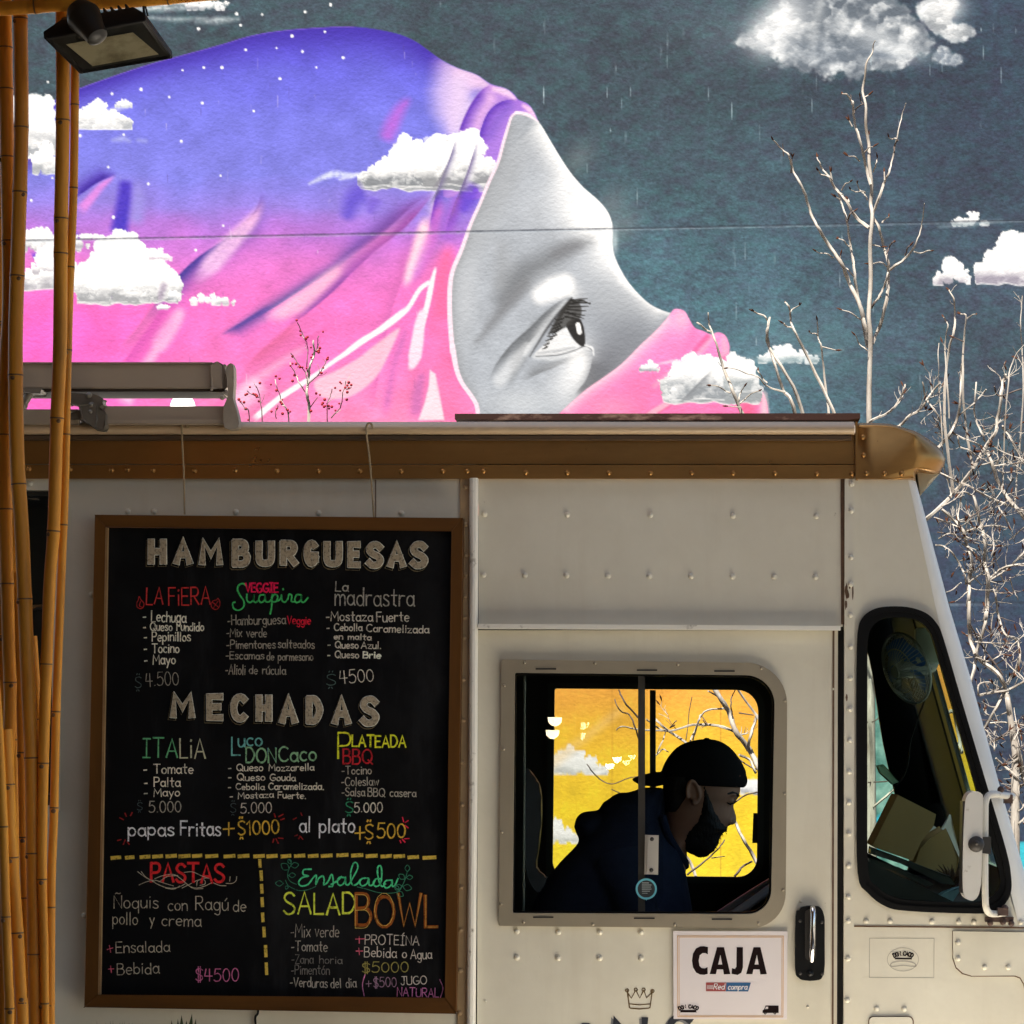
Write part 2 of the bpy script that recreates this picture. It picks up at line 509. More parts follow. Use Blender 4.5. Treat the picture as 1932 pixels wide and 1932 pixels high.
def paint_mural(x, y):
    p = Paint(x, y)
    allx = np.arange(x.size)
    # night sky
    n1 = fbm(x / 90, y / 90, 4); n2 = fbm(x / 6, y / 3.2, 3); n3 = fbm(x / 20 + 40, y / 11, 3)
    A = np.array([60, 78, 90.]); B = np.array([82, 118, 134.]); Cc = np.array([52, 68, 88.]); D = np.array([52, 67, 90.])
    wx = sstep(1280, 1900, x)[:, None]
    wy = sstep(150, 720, y)[:, None]
    col = A * (1 - wy) + B * wy
    col = col * (1 - wx) + (Cc * (1 - wy) + np.array([66, 84, 100.]) * wy) * wx
    wl = sstep(800, 1150, y)[:, None]
    col = col * (1 - wl) + D * wl
    col = col * (0.80 + 0.32 * n1 + 0.20 * (n3 - .5) + 0.34 * (n2 - .5) + .30 * (fbm(x / 2.6, y / 2.2, 2) - .5))[:, None]
    col += ((n3 - .5) * 30)[:, None] * np.array([-.3, .5, .1])
    p.c[:] = col / 255
    # wisps at the top left
    for q, w in (([(100, 22), (180, 12), (300, 15), (420, 10)], [1, 6, 7, 2]), ([(270, 32), (330, 37), (390, 34)], [1, 4, 1]), ([(370, 42), (420, 38), (450, 36)], [1, 7, 2])):
        p.stroke(q, w, (205, 216, 220), .62, 6, rough=.6)
    p.cloud(275, 430, 17, 26, 3, grey=(116, 131, 138))
    p.cloud(350, 425, 20, 22, 5)
    # glow of thinner paint next to the profile
    for q in ((1090, 300), (1150, 390), (1175, 430)): p.blob(q[0], q[1], 26, 40, 40, (128, 138, 140), .45)
    p.blob(1500, 660, 130, 80, 0, (104, 140, 146), .35)
    # big grey storm cloud, top right
    big = C3([(340, 235), (380, 195), (440, 170), (470, 130), (540, 80), (590, 30), (640, -40), (800, -70), (1000, -60), (1150, -10), (1260, 20), (1330, 90), (1390, 160), (1440, 240),
              (1400, 290), (1340, 310), (1300, 350), (1260, 380), (1180, 395), (1080, 390), (1040, 430), (985, 440), (950, 400), (900, 395), (870, 425), (810, 415), (780, 370), (750, 400), (700, 395), (690, 350), (630, 375), (580, 340), (530, 300), (480, 270), (400, 260)])
    def storm(poly, seed, gr=(96, 106, 118), soft=5, wob=9):
        idx, a = p.poly(smooth(poly, 4, True), soft, wob)
        xx, yy = p.x[idx], p.y[idx]
        q = fbm(xx / 34 + seed, yy / 26, 5); q2 = fbm(xx / 12 + seed * 3, yy / 10, 4)
        rr = random.Random(int(seed * 10)); pa = np.array(poly); lo, hi = pa.min(0), pa.max(0)
        lumps = [(rr.uniform(lo[0], hi[0]), rr.uniform(lo[1], hi[1]), rr.uniform(.06, .2) * (hi[1] - lo[1]) + 4) for _ in range(95)]
        f = np.full(xx.size, -9.); lit = np.full(xx.size, .4)
        wx_ = (fbm(xx / 9, yy / 9, 3) - .5) * 12; wy_ = (fbm(xx / 9 + 30, yy / 9, 3) - .5) * 12
        for lx, ly, R in lumps:
            dx, dy = xx + wx_ - lx, yy + wy_ - ly; e = 1 - np.hypot(dx, dy) / R
            u = (e > 0) & (e < .9); l = np.clip(.52 - dy / R * .42 - dx / R * .22, 0, 1)
            k = sstep(0, .25, e); lit = lit * (1 - k) + l * k
        s = np.clip((lit - .3) * 1.15 + (q - .5) * 1.8 + (q2 - .5) * .8 + .10, 0, 1)
        d, _, _ = p.dist(idx, poly, True)
        s = np.clip(s + .35 * np.exp(-d / 9) - .1, 0, 1)
        c = np.array(gr)[None] / 255 * (1 - s[:, None]) + np.array([[250, 252, 253]]) / 255 * s[:, None]
        a = a * (.8 + .2 * sstep(0, 14, d))
        p.c[idx] = p.c[idx] * (1 - a[:, None]) + c * a[:, None]
    p.blob(1520, 60, 190, 55, 0, (150, 162, 170), .35)
    storm(big, 1.7)
    p.blob(1478, 40, 42, 52, 20, (252, 253, 254), .85); p.blob(1440, 70, 30, 34, 0, (246, 248, 250), .7)
    p.blob(1640, 62, 60, 16, 15, (240, 243, 245), .6); p.blob(1690, 96, 60, 20, 8, (238, 242, 245), .6)
    p.blob(1560, 100, 75, 28, 5, (118, 130, 144), .5); p.blob(1660, 104, 32, 8, 10, (84, 98, 116), .6)
    p.blob(1545, 15, 12, 55, 12, (175, 180, 185), .6)
    storm(C3([(1340, 70), (1360, 10), (1440, -30), (1560, -10), (1560, 60), (1545, 120), (1620, 130), (1665, 185), (1600, 225), (1530, 235), (1450, 190), (1390, 130)]), 4.2, (150, 156, 162), 3.5, 5)
    p.blob(1790, 12, 30, 28, 0, (253, 253, 253), .8)
    storm(C3([(1430, 320), (1470, 260), (1510, 260), (1535, 295), (1575, 300), (1590, 340), (1540, 360), (1480, 350)]), 6.1, (130, 142, 156), 4, 5)
    # small clouds right
    p.cloud(1795, 1868, 428, 28, 21, grey=(156, 166, 171)); p.stroke([(1770, 428), (1830, 424), (1890, 416)], [1, 5, 1], (160, 178, 186), .5, 5)
    p.cloud(1758, 1832, 539, 46, 22, grey=(171, 166, 178)); p.cloud(1836, 2030, 540, 100, 23, top=.5, grey=(162, 156, 171), sh=.35)
    p.cloud(1428, 1545, 686, 34, 24, grey=(146, 166, 172)); p.stroke([(1400, 676), (1500, 680), (1590, 660)], [1, 5, 1], (170, 190, 196), .45, 6)
    # rain streaks
    r = random.Random(5)
    rain = C3([(793, 415), (715, 470), (328, 560), (1807, 370), (1765, 130), (1698, 150), (1888, 150), (337, 1330), (345, 1400), (562, 1380), (420, 1570), (460, 1850), (1245, 650), (1217, 480), (660, 1700), (600, 820), (350, 1660)]) + \
        C2([(585, 0), (1380, 115), (880, 200), (1155, 100), (1832, 180), (1832, 230), (1828, 290), (1150, 470), (1500, 480), (1580, 540), (1520, 700), (1600, 700), (1390, 900), (1795, 240), (1545, 335)])
    rain += [(r.uniform(1180, 1930), r.uniform(0, 760)) for _ in range(26)]
    for (rx, ry) in rain:
        l = r.uniform(8, 34)
        p.stroke([(rx, ry), (rx + r.uniform(-.6, .6), ry + l * .5), (rx, ry + l)], [.2, 1.0, .3], (176, 196, 204), r.uniform(.3, .7), 1.0, rough=.7)
    # ---- the hood
    hood = C1([(-300, 1000), (-80, 760), (60, 670), (200, 605), (300, 550), (440, 485), (620, 420), (800, 360), (950, 318), (1200, 250), (1350, 205), (1480, 178), (1640, 160), (1800, 150)]) + \
        C2([(0, 148), (150, 151), (330, 182), (440, 225), (520, 280), (590, 330), (680, 375), (780, 410), (860, 462), (940, 486), (985, 515), (1012, 548), (1065, 572), (1100, 620), (1120, 668)])
    edge = C2([(1000, 618), (975, 640), (960, 680), (930, 780), (900, 890), (850, 1000), (800, 1120), (750, 1230), (700, 1370), (650, 1490), (635, 1600), (636, 1750), (650, 1930)]) + \
        C5([(70, 740), (90, 860), (120, 940), (170, 1010), (200, 1060), (210, 1110)])
    hs = smooth(hood, 4)
    es = smooth(edge, 4)
    outline = hs + es + [(1449, 779), (1560, 905), (1680, 1070), (1800, 1240), (1850, 1470), (1856, 2400), (-2000, 2400), (-2000, 420)]
    idx, a = p.poly(outline, 1.8)
    xx, yy = p.x[idx], p.y[idx]
    ys = [0, 60, 130, 230, 330, 390, 440, 500, 570, 660, 790, 950, 1150, 1290, 1400, 1520, 1660, 2200]
    cs = np.array([(62, 42, 176), (76, 62, 196), (100, 98, 218), (116, 118, 226), (124, 124, 226), (146, 124, 222), (182, 114, 214), (224, 118, 206), (244, 116, 198), (248, 120, 196), (250, 136, 186), (252, 150, 130), (253, 154, 82), (254, 178, 70), (254, 202, 52), (255, 218, 42), (255, 226, 50), (255, 226, 50)], float)
    yq = yy + (fbm(xx / 120, yy / 60, 3) - .5) * 46 + (xx - 500) * -.02
    hc = np.stack([np.interp(yq, ys, cs[:, k]) for k in range(3)], 1)
    hot = (sstep(480, 640, yy) * sstep(520, 60, xx) * sstep(1100, 800, yy))[:, None]
    hc = hc * (1 - .75 * hot) + np.array([250, 92, 200.]) * .75 * hot
    red = (sstep(430, 560, yy) * np.exp(-((xx - 850) / 70.) ** 2) * sstep(1000, 780, yy))[:, None]
    hc = hc * (1 - .6 * red) + np.array([248, 112, 168.]) * .6 * red
    hc = hc * (0.90 + .20 * fbm(xx / 34, yy / 34, 5) + .10 * (fbm(xx / 4, yy / 2.5, 2) - .5))[:, None]
    p.over(idx, a, (0, 0, 0)) if False else None
    p.c[idx] = p.c[idx] * (1 - a[:, None]) + hc / 255 * a[:, None]
    hidx, ha = idx, a
    hkeep = p.c.copy()
    # dark rim along the crown of the hood, thin lilac outline
    p.fold(hs, (62, 38, 172), 24, 1, .8, 1.0, .06)
    p.stroke(hs[:60], .9, (150, 96, 214), .7, 1.2)
    # dark corner lower left of the hood, seen beside the cane
    p.stroke(C1([(40, 960), (140, 890), (250, 800), (300, 730)]), [10, 16, 10, 2], (82, 62, 158), .6, 12)
    p.stroke(C1([(205, 640), (300, 600)]), [4, 9], (84, 70, 200), .8, 5)
    # pale lilac sweep behind the bands
    p.stroke(C2([(640, 380), (650, 480), (640, 620), (640, 740)]), [26, 38, 30, 8], (214, 190, 236), .75, 26)
    p.stroke(C2([(700, 400), (780, 440), (840, 470)]), [12, 20, 10], (232, 200, 236), .85, 14)
    p.stroke(C2([(690, 460), (690, 560), (665, 700)]), [14, 16, 6], (226, 202, 238), .7, 16)
    # the two bands along the forehead
    b1 = smooth(C2([(858, 465), (800, 505), (740, 590), (695, 690), (650, 830), (600, 960), (560, 1060), (530, 1200), (505, 1330)]), 4)
    b2 = smooth(C2([(1012, 548), (950, 552), (890, 575), (840, 630), (805, 720), (770, 840), (730, 960), (690, 1060), (640, 1180), (610, 1290)]), 4)
    p.poly(b1, 1)
    band1 = C2([(858, 465), (940, 486), (1012, 548), (950, 552), (890, 575), (840, 630), (805, 720), (770, 840), (730, 960), (690, 1060), (600, 1080), (620, 940), (660, 820), (700, 690), (745, 590), (800, 505)])
    i2, a2 = p.poly(smooth(band1, 3, True), 1.5); p.over(i2, a2 * .8, (186, 140, 224))
    band2 = C2([(1012, 548), (1065, 572), (1100, 620), (1120, 668), (1060, 630), (1000, 618), (960, 680), (930, 780), (900, 890), (850, 1000), (800, 1090), (700, 1080), (740, 960), (775, 840), (808, 720), (842, 630), (890, 575), (950, 552)])
    i2, a2 = p.poly(smooth(band2, 3, True), 1.5); p.over(i2, a2 * .8, (170, 120, 222))
    p.stroke(C2([(880, 490), (950, 505), (990, 540)]), [3, 7, 2], (244, 214, 240), .85, 7)
    p.stroke(C2([(1040, 580), (1085, 610), (1110, 650)]), [2, 6, 2], (244, 206, 236), .85, 6)
    p.stroke(C2([(860, 540), (800, 640), (760, 760)]), [9, 8, 6], (216, 176, 232), .7, 11)
    p.stroke(C2([(960, 590), (900, 660), (860, 740)]), [8, 9, 8], (120, 92, 204), .55, 12)
    p.fold(b1, (92, 52, 186), 13, -1, .9, 1.0, .1)
    p.fold(b2, (96, 58, 190), 12, -1, .9, 1.0, .1)
    p.fold(b1, (236, 214, 240), 9, 1, .45, 1.0, .2)
    # cloud across the bands
    p.cloud(672, 945, 360, 92, 31, top=.55, grey=(142, 146, 152), sh=.6, n=20)
    p.cloud(725, 832, 356, 84, 33, top=.4, grey=(150, 152, 156), sh=.5)
    p.cloud(826, 946, 350, 92, 32, top=.4, grey=(146, 148, 154), sh=.5)
    p.cloud(672, 800, 352, 46, 38, top=.5, grey=(134, 138, 144), sh=.8)
    p.stroke(C2([(30, 985), (120, 960), (150, 955)]), [1, 4, 2], (236, 240, 250), .8, 4, rough=.5)
    p.stroke(C1([(1700, 1010), (1770, 975), (1830, 955), (1930, 960)]), [1, 4, 6, 2], (230, 236, 250), .7, 5, rough=.6)
    p.cloud(815, 850, 268, 10, 34); p.cloud(800, 872, 270, 5, 35, alpha=.6)
    p.fold(smooth(C2([(672, 760), (640, 860), (600, 960), (570, 1040), (520, 1130)]), 4), (112, 104, 150), 6, -1, .85, 1.2, .2)
    p.fold(smooth(C2([(790, 770), (765, 850), (735, 940), (705, 1020), (660, 1130), (615, 1260)]), 4), (112, 100, 150), 6, -1, .85, 1.2, .2)
    p.fold(smooth(C2([(620, 900), (580, 980), (530, 1050)]), 4), (130, 126, 140), 8, -1, .7, 1.0, .3)
    # folds in the cloth
    def F(c, pts, col, fade, side, al=.8, back=2.0, tp=.25): p.fold(smooth(c(pts), 4), col, fade * 1.35, side, min(.95, al * 1.12), back, tp * 1.1)
    def S(c, pts, w, col, al=.8, soft=6, tp=.15, rough=0.12): p.stroke(smooth(c(pts), 4), w, col, min(1, al * 1.12), soft, tp, rough)
    violet, deep, pale, rose = (92, 70, 190), (104, 72, 168), (250, 190, 226), (252, 196, 222)
    S(C1, [(430, 1170), (500, 1090), (560, 1020), (640, 960)], [10, 8, 6, 1], (206, 132, 224), .85, 6)
    F(C1, [(390, 1100), (460, 1050), (540, 995), (645, 950)], (70, 44, 170), 11, -1, .9)
    S(C1, [(690, 980), (680, 1120), (650, 1290)], [10, 14, 16], (72, 48, 192), .75, 9, .1)
    S(C1, [(760, 980), (760, 1100), (740, 1250)], [4, 12, 14], (150, 140, 224), .6, 12, .2)
    S(C1, [(380, 1250), (330, 1400), (300, 1440)], [20, 20, 8], (92, 66, 202), .6, 14)
    S(C1, [(190, 1440), (260, 1400)], [16, 10], (92, 54, 206), .7, 8)
    F(C1, [(1440, 1050), (1420, 1130), (1370, 1200), (1250, 1310), (1100, 1410), (990, 1510), (880, 1640), (800, 1760)], (96, 62, 160), 16, -1, .85, 2.2, .18)
    S(C1, [(1450, 1090), (1400, 1190), (1290, 1310), (1180, 1430), (1060, 1560)], [3, 12, 16, 18, 8], (238, 182, 232), .75, 9, .2)
    F(C1, [(900, 1600), (820, 1720), (740, 1830), (640, 1930)], (214, 104, 176), 18, -1, .6, 4)
    S(C1, [(1010, 1680), (960, 1760), (900, 1850), (850, 1930)], [6, 14, 16, 14], (252, 186, 226), .75, 9)
    S(CD, [(1180, -10), (1090, 130), (960, 340), (900, 460)], [8, 10, 12, 14], (252, 190, 226), .7, 8, .1)
    S(C1, [(500, 1740), (300, 1900)], [30, 30], (248, 110, 214), .5, 20)
    ID = lambda q: q
    F(ID, [(405, 640), (464, 608), (515, 580), (584, 536), (635, 505), (664, 481), (716, 443), (768, 395), (806, 365)], (122, 84, 160), 9, -1, .8, 2.0, .2)
    F(ID, [(620, 514), (664, 481), (716, 443), (768, 395), (806, 365)], (104, 70, 172), 14, -1, .6, 2.5, .3)
    S(ID, [(470, 616), (530, 584), (600, 538), (660, 494), (720, 452), (775, 402)], [4, 9, 11, 10, 8, 4], (246, 178, 226), .6, 8)
    F(ID, [(540, 618), (590, 580), (630, 546), (671, 505), (713, 467), (757, 433), (790, 398), (818, 362)], (150, 74, 166), 15, -1, .7, 2.5, .15)
    F(ID, [(640, 600), (580, 640), (500, 690), (430, 740), (390, 790)], (224, 96, 168), 22, -1, .5, 4, .2)
    S(ID, [(590, 646), (500, 704), (420, 770)], [4, 10, 8], (254, 190, 222), .5, 12)
    F(ID, [(330, 545), (290, 610), (240, 680), (200, 760)], (216, 84, 180), 20, -1, .55, 4, .2)
    F(ID, [(800, 420), (770, 500), (745, 560), (725, 640), (700, 780)], (206, 100, 176), 14, 1, .5, 3, .2)
    S(C1, [(1930, 1440), (1830, 1510), (1680, 1640), (1480, 1770)], [5, 12, 16, 6], (252, 176, 214), .7, 10)
    S(C2, [(60, 1220), (110, 1090), (180, 1050)], [8, 16, 20], (92, 72, 202), .6, 14)
    S(C2, [(190, 1180), (230, 1080)], [5, 14], (110, 80, 205), .45, 12)
    S(C2, [(275, 790), (320, 680), (370, 590), (430, 530)], [12, 14, 10, 2], (186, 96, 216), .6, 12)
    S(C2, [(30, 1530), (190, 1370), (330, 1290)], [16, 12, 10], (196, 96, 190), .45, 14)
    S(C2, [(510, 1180), (480, 1330), (440, 1450), (380, 1590)], [8, 14, 12, 3], (252, 206, 226), .85, 9)
    S(C2, [(600, 1090), (560, 1200), (540, 1290), (480, 1440), (420, 1570)], [8, 10, 12, 10, 6], (206, 110, 206), .6, 9)
    S(C2, [(700, 1060), (640, 1190), (610, 1330)], [10, 12, 12], (166, 88, 208), .5, 12)
    S(C2, [(780, 1000), (740, 1090), (700, 1180)], [14, 16, 6], (98, 64, 206), .6, 12)
    S(C2, [(650, 1330), (610, 1450), (590, 1600), (600, 1780)], [10, 14, 16, 16], (250, 104, 160), .6, 14)
    S(C2, [(540, 1540), (470, 1590), (400, 1700), (290, 1790), (140, 1880), (40, 1960)], [4, 4, 4, 5, 5, 4], (255, 244, 248), .95, 1.8, .04)
    S(CH, [(1480, 0), (1360, 90), (1230, 190), (1000, 350), (880, 430), (700, 560), (480, 700), (260, 880)], [5, 5, 4, 4, 3, 5, 5, 6], (255, 246, 249), .92, 1.8, .04)
    S(C2, [(560, 1460), (535, 1560), (510, 1680), (470, 1810), (440, 1930)], [2, 5, 5, 7, 8], (255, 240, 246), .92, 2.2, .06)
    S(CH, [(1610, 0), (1570, 120), (1550, 270), (1520, 420), (1480, 500)], [7, 9, 11, 12, 3], (254, 220, 236), .85, 4, .1)
    S(CH, [(1460, 80), (1440, 240), (1370, 440), (1320, 700), (1290, 880)], [5, 8, 8, 8, 7], (206, 110, 186), .55, 9)
    S(CH, [(1600, 480), (1560, 640), (1530, 880)], [7, 11, 12], (200, 108, 178), .6, 9)
    q = CH([(1650, 490), (1690, 520), (1720, 640), (1760, 880), (1560, 880), (1610, 740), (1640, 620)])
    i2, a2 = p.poly(q, 3); p.over(i2, a2 * .9, (254, 226, 234))
    S(CH, [(1700, 540), (1760, 720), (1830, 850)], [3, 6, 8], (244, 120, 176), .6, 8)
    q = CH([(1410, 160), (1300, 230), (1180, 320), (1080, 400), (900, 500), (740, 580), (800, 700), (980, 710), (1120, 640), (1230, 540), (1300, 420), (1370, 270)])
    i2, a2 = p.poly(smooth(q, 3, True), 4); p.over(i2, a2 * .75, (252, 196, 214))
    F(CH, [(650, 50), (500, 210), (330, 350), (180, 500)], (214, 96, 150), 14, -1, .55, 5)
    S(CH, [(330, 560), (200, 700), (120, 800)], [16, 20, 12], (252, 196, 226), .6, 14)
    F(CH, [(420, -30), (300, 40), (160, 130), (20, 210)], (112, 70, 160), 12, -1, .75, 3)
    hm = np.zeros(x.size); hm[hidx] = ha
    sat = p.c.max(1) - p.c.min(1)
    p.c = hkeep + (p.c - hkeep) * (hm * (1 + .22 * sstep(.12, .25, sat)))[:, None]
    # left clouds
    p.cloud(30, 112, 296, 110, 41, top=.35, grey=(172, 176, 182)); p.cloud(60, 110, 330, 60, 46, top=.4, grey=(172, 176, 182))
    p.cloud(140, 252, 246, 52, 42, top=.35, grey=(180, 184, 190)); p.cloud(216, 250, 204, 18, 43); p.stroke([(200, 214), (240, 198)], [4, 5], (230, 236, 246), .6, 6)
    p.stroke(C1([(620, 770), (680, 760), (710, 775)]), [2, 5, 2], (190, 196, 236), .6, 6); p.stroke(C1([(760, 770), (800, 775)]), 3, (180, 186, 232), .5, 5)
    p.cloud(30, 155, 476, 42, 44, top=.3, grey=(180, 178, 186)); p.cloud(60, 170, 470, 30, 60, grey=(180, 178, 186))
    p.cloud(20, 150, 548, 50, 45, grey=(172, 170, 178), sh=.7); p.cloud(60, 145, 520, 62, 57, grey=(192, 188, 196), sh=.3)
    p.cloud(140, 345, 574, 112, 47, top=.4, grey=(162, 164, 168), sh=.42, n=22); p.cloud(165, 300, 540, 92, 48, top=.42, grey=(250, 250, 250), sh=.2, n=18)
    p.cloud(145, 290, 572, 50, 50, top=.6, grey=(166, 168, 172), sh=.8); p.cloud(280, 326, 492, 20, 51, grey=(206, 191, 206)); p.cloud(316, 342, 568, 24, 52)
    p.cloud(358, 444, 577, 25, 53, top=.35, grey=(192, 188, 196)); p.cloud(296, 318, 584, 8, 54); p.cloud(140, 200, 452, 8, 55)
    p.stroke(C1([(900, 1570), (880, 1640), (900, 1620)]), [6, 6, 2], (140, 120, 150), .55, 5)
    # stars
    st = C1([(263, 450), (615, 515), (775, 491), (930, 533), (1111, 566), (1003, 386), (1120, 371), (1219, 371), (1394, 610), (1538, 432), (1738, 370), (1661, 283), (1604, 198), (1784, 174), (1885, 317), (1519, 264), (1349, 274), (1300, 76), (1440, 80), (1676, 65), (1817, 30), (1322, 138), (1090, 158), (680, 740), (996, 776), (1212, 965), (815, 1010), (623, 1193), (1226, 1240), (1075, 1374), (288, 978), (172, 1101), (440, 745), (595, 918), (1816, 25)])
    for k, (sx, sy) in enumerate(st):
        idx = p.pick([(sx, sy)], 6)
        d = np.hypot(p.x[idx] - sx, p.y[idx] - sy)
        R = 2.0 + (k * 7 % 5) * .28
        p.over(idx, 1 - sstep(R - 1.0, R + 1.0, d), (255, 255, 255))
    # ---- the face
    face = C2([(1000, 618), (1060, 628), (1122, 668), (1180, 760), (1240, 860), (1300, 950), (1370, 1030), (1450, 1100), (1500, 1160), (1525, 1220), (1530, 1270), (1530, 1350), (1545, 1420), (1590, 1510), (1640, 1580), (1720, 1660), (1790, 1700), (1850, 1720)])
    nose = C5([(1270, 560), (1240, 600), (1180, 665), (1100, 740), (1000, 840), (900, 915), (800, 985), (660, 1110)])
    fo = smooth(face, 4) + smooth(nose, 4) + [(980, 850), (930, 850)] + es[::-1]
    i2, a2 = p.poly(fo, 1.6)
    xx, yy = p.x[i2], p.y[i2]
    fc = np.array([[172, 178, 187]]) * (0.92 + .16 * fbm(xx / 26, yy / 26, 5) + .08 * (fbm(xx / 4, yy / 3, 2) - .5))[:, None] / 255
    p.c[i2] = p.c[i2] * (1 - a2[:, None]) + fc * a2[:, None]
    keep = p.c.copy()
    W, G1, G2, G3 = (254, 254, 254), (150, 154, 160), (120, 124, 130), (160, 165, 172)
    p.fold(smooth(face, 4)[6:], W, 26, 1, .85, .5, .05)
    p.blob(1092, 395, 46, 44, 45, W, .8); p.blob(1128, 425, 40, 36, 30, W, 1.0); p.blob(1068, 345, 24, 40, 40, (246, 247, 249), .5)
    p.blob(1010, 390, 60, 50, 0, (216, 220, 226), .25); p.blob(960, 330, 26, 90, 25, (168, 172, 178), .55)
    p.blob(910, 440, 24, 90, 25, (172, 176, 182), .5); p.blob(878, 560, 26, 90, 5, (196, 200, 206), .6)
    p.fold(es, (150, 153, 158), 12, -1, .6, 1.0, .05)
    p.blob(1150, 470, 26, 50, -8, W, .9); p.blob(1130, 500, 36, 36, 0, (228, 231, 235), .5)
    # brow shadow
    p.stroke(C5([(820, 170), (740, 190), (660, 230), (560, 290), (470, 340), (400, 400), (340, 480)]), [3, 10, 15, 18, 22, 22, 12], (126, 130, 136), .8, 24)
    p.stroke(C5([(760, 190), (690, 210), (640, 235)]), [8, 11, 9], (134, 136, 142), .6, 14)
    p.stroke(C5([(340, 190), (350, 300), (330, 400)]), [8, 16, 12], (160, 164, 170), .6, 20)
    p.stroke(C5([(470, 400), (380, 500), (300, 600), (230, 690), (205, 715)]), [10, 12, 10, 7, 2], (134, 137, 143), .75, 12)
    p.blob(1040, 540, 40, 30, -25, (190, 194, 200), .5)
    # nose side
    p.blob(1195, 632, 92, 58, 40, (140, 145, 154), .85); p.blob(1140, 690, 60, 40, -40, (126, 129, 137), .8); p.blob(1110, 725, 40, 20, -38, (118, 121, 128), .75)
    p.blob(1150, 560, 60, 40, 40, (176, 181, 188), .7)
    p.stroke(C5([(960, 280), (1010, 370), (1090, 440), (1180, 510), (1265, 565)]), [9, 10, 8, 6, 3], (252, 252, 253), .8, 9)
    # white eyelid
    p.stroke(C5([(560, 460), (620, 430), (690, 390)]), [16, 20, 14], (252, 252, 253), .95, 12)
    p.blob(1066, 546, 24, 17, 20, W, .9)
    # lid folds
    p.stroke(C5([(710, 480), (620, 560), (540, 640), (470, 740), (420, 850), (390, 930)]), [3, 9, 14, 16, 13, 6], (150, 155, 162), .75, 7)
    p.stroke(C5([(690, 500), (600, 590), (520, 700), (470, 780)]), [3, 6, 8, 5], (226, 229, 233), .7, 5)
    p.fold(smooth(C5([(720, 470), (650, 505), (580, 560), (500, 640), (400, 730), (320, 830), (270, 930)]), 4), (118, 122, 128), 14, -1, .8, 1.5, .25)
    p.fold(smooth(C5([(560, 640), (480, 730), (430, 830), (400, 910)]), 4), (124, 128, 134), 10, 1, .6, 2, .3)
    p.stroke(C5([(330, 930), (400, 840), (480, 740)]), [12, 12, 6], (222, 225, 229), .6, 8)
    p.fold(smooth(C5([(450, 940), (520, 900), (620, 860), (720, 820), (810, 790), (840, 770)]), 4), (130, 134, 140), 15, -1, .75, 1.5, .2)
    p.stroke(C5([(520, 800), (620, 800), (720, 780), (800, 745), (830, 760)]), [4, 8, 7, 5, 2], (206, 210, 215), .9, 4)
    p.blob(1090, 690, 22, 40, 15, W, .95); p.blob(1070, 725, 34, 44, 10, (228, 231, 235), .7)
    p.fold(smooth(C5([(845, 800), (830, 870), (800, 940), (740, 1010)]), 4), (110, 113, 120), 22, -1, .6, 1.5, .2)
    p.blob(985, 760, 60, 30, 0, (206, 211, 216), .6)
    # eye
    ey = C5([(520, 790), (580, 730), (640, 670), (700, 640), (720, 690), (770, 750), (700, 780), (600, 790)])
    i3, a3 = p.poly(smooth(ey, 3, True), 2); p.over(i3, a3, (226, 228, 231))
    p.stroke(C5([(540, 780), (640, 770), (740, 750)]), [2, 3, 2], (150, 154, 160), .5, 3)
    ir = C5([(695, 620), (740, 590), (775, 600), (795, 660), (795, 745), (750, 720), (715, 670)])
    i3, a3 = p.poly(smooth(ir, 3, True), 1.6); p.over(i3, a3, (66, 66, 68))
    p.stroke(C5([(760, 625), (768, 665)]), [4.5, 4.5], W, 1, 1.4)
    lid = C5([(720, 485), (690, 530), (650, 600), (610, 670), (640, 660), (690, 640), (740, 600), (770, 590), (780, 540), (760, 500)])
    i3, a3 = p.poly(smooth(lid, 3, True), 2); p.over(i3, a3 * .75, (88, 88, 88))
    p.stroke(smooth(C5([(726, 478), (655, 560), (590, 645), (540, 725), (495, 800)]), 4), [1.5, 2.6, 2.2, 1.6, .6], (84, 86, 90), .75, 2.2)
    p.stroke(smooth(C5([(530, 797), (640, 792), (740, 766), (800, 742), (842, 768)]), 4), [.8, 1.2, 1.2, 1.2, .8], (112, 115, 121), .8, 1.4)
    p.stroke(smooth(C5([(800, 738), (838, 752), (846, 790)]), 4), [1.5, 2, 1.2], (232, 234, 237), .9, 1.6)
    lash = [((720, 490), (770, 485), (812, 482)), ((712, 510), (770, 505), (828, 505)), ((705, 525), (765, 525), (815, 525)), ((700, 540), (760, 545), (805, 550)), ((690, 560), (750, 565), (800, 575)),
            ((690, 580), (740, 590), (780, 600)), ((680, 590), (650, 600), (630, 590)), ((670, 610), (640, 625), (612, 630)), ((660, 630), (630, 645), (605, 650)), ((650, 650), (625, 665), (597, 668)),
            ((670, 640), (640, 665), (620, 675)), ((640, 680), (615, 690), (590, 690)), ((620, 700), (600, 708), (580, 715)), ((600, 725), (580, 735), (570, 740)), ((590, 745), (575, 755), (562, 760)), ((735, 500), (790, 495), (826, 512)), ((700, 555), (745, 575), (790, 590))]
    for q in lash: p.stroke(smooth(C5(list(q)), 4), [1.8, 1.5, .5], (58, 58, 58), .92, 1.0)
    p.stroke(smooth(C5([(722, 486), (690, 530), (640, 610), (600, 680)]), 4), [2, 4, 3, 1], (64, 64, 64), .8, 2.5)
    # face shading stays inside the face
    m = np.zeros(x.size); m[i2] = a2
    p.c = keep + (p.c - keep) * m[:, None] * np.where(p.c > keep, 1.15, 1.35)
    p.stroke(es, [2.2, 3, 3, 3, 3.5, 4, 4.5, 4.5, 5, 4, 4], (250, 226, 240), .97, 1.3)
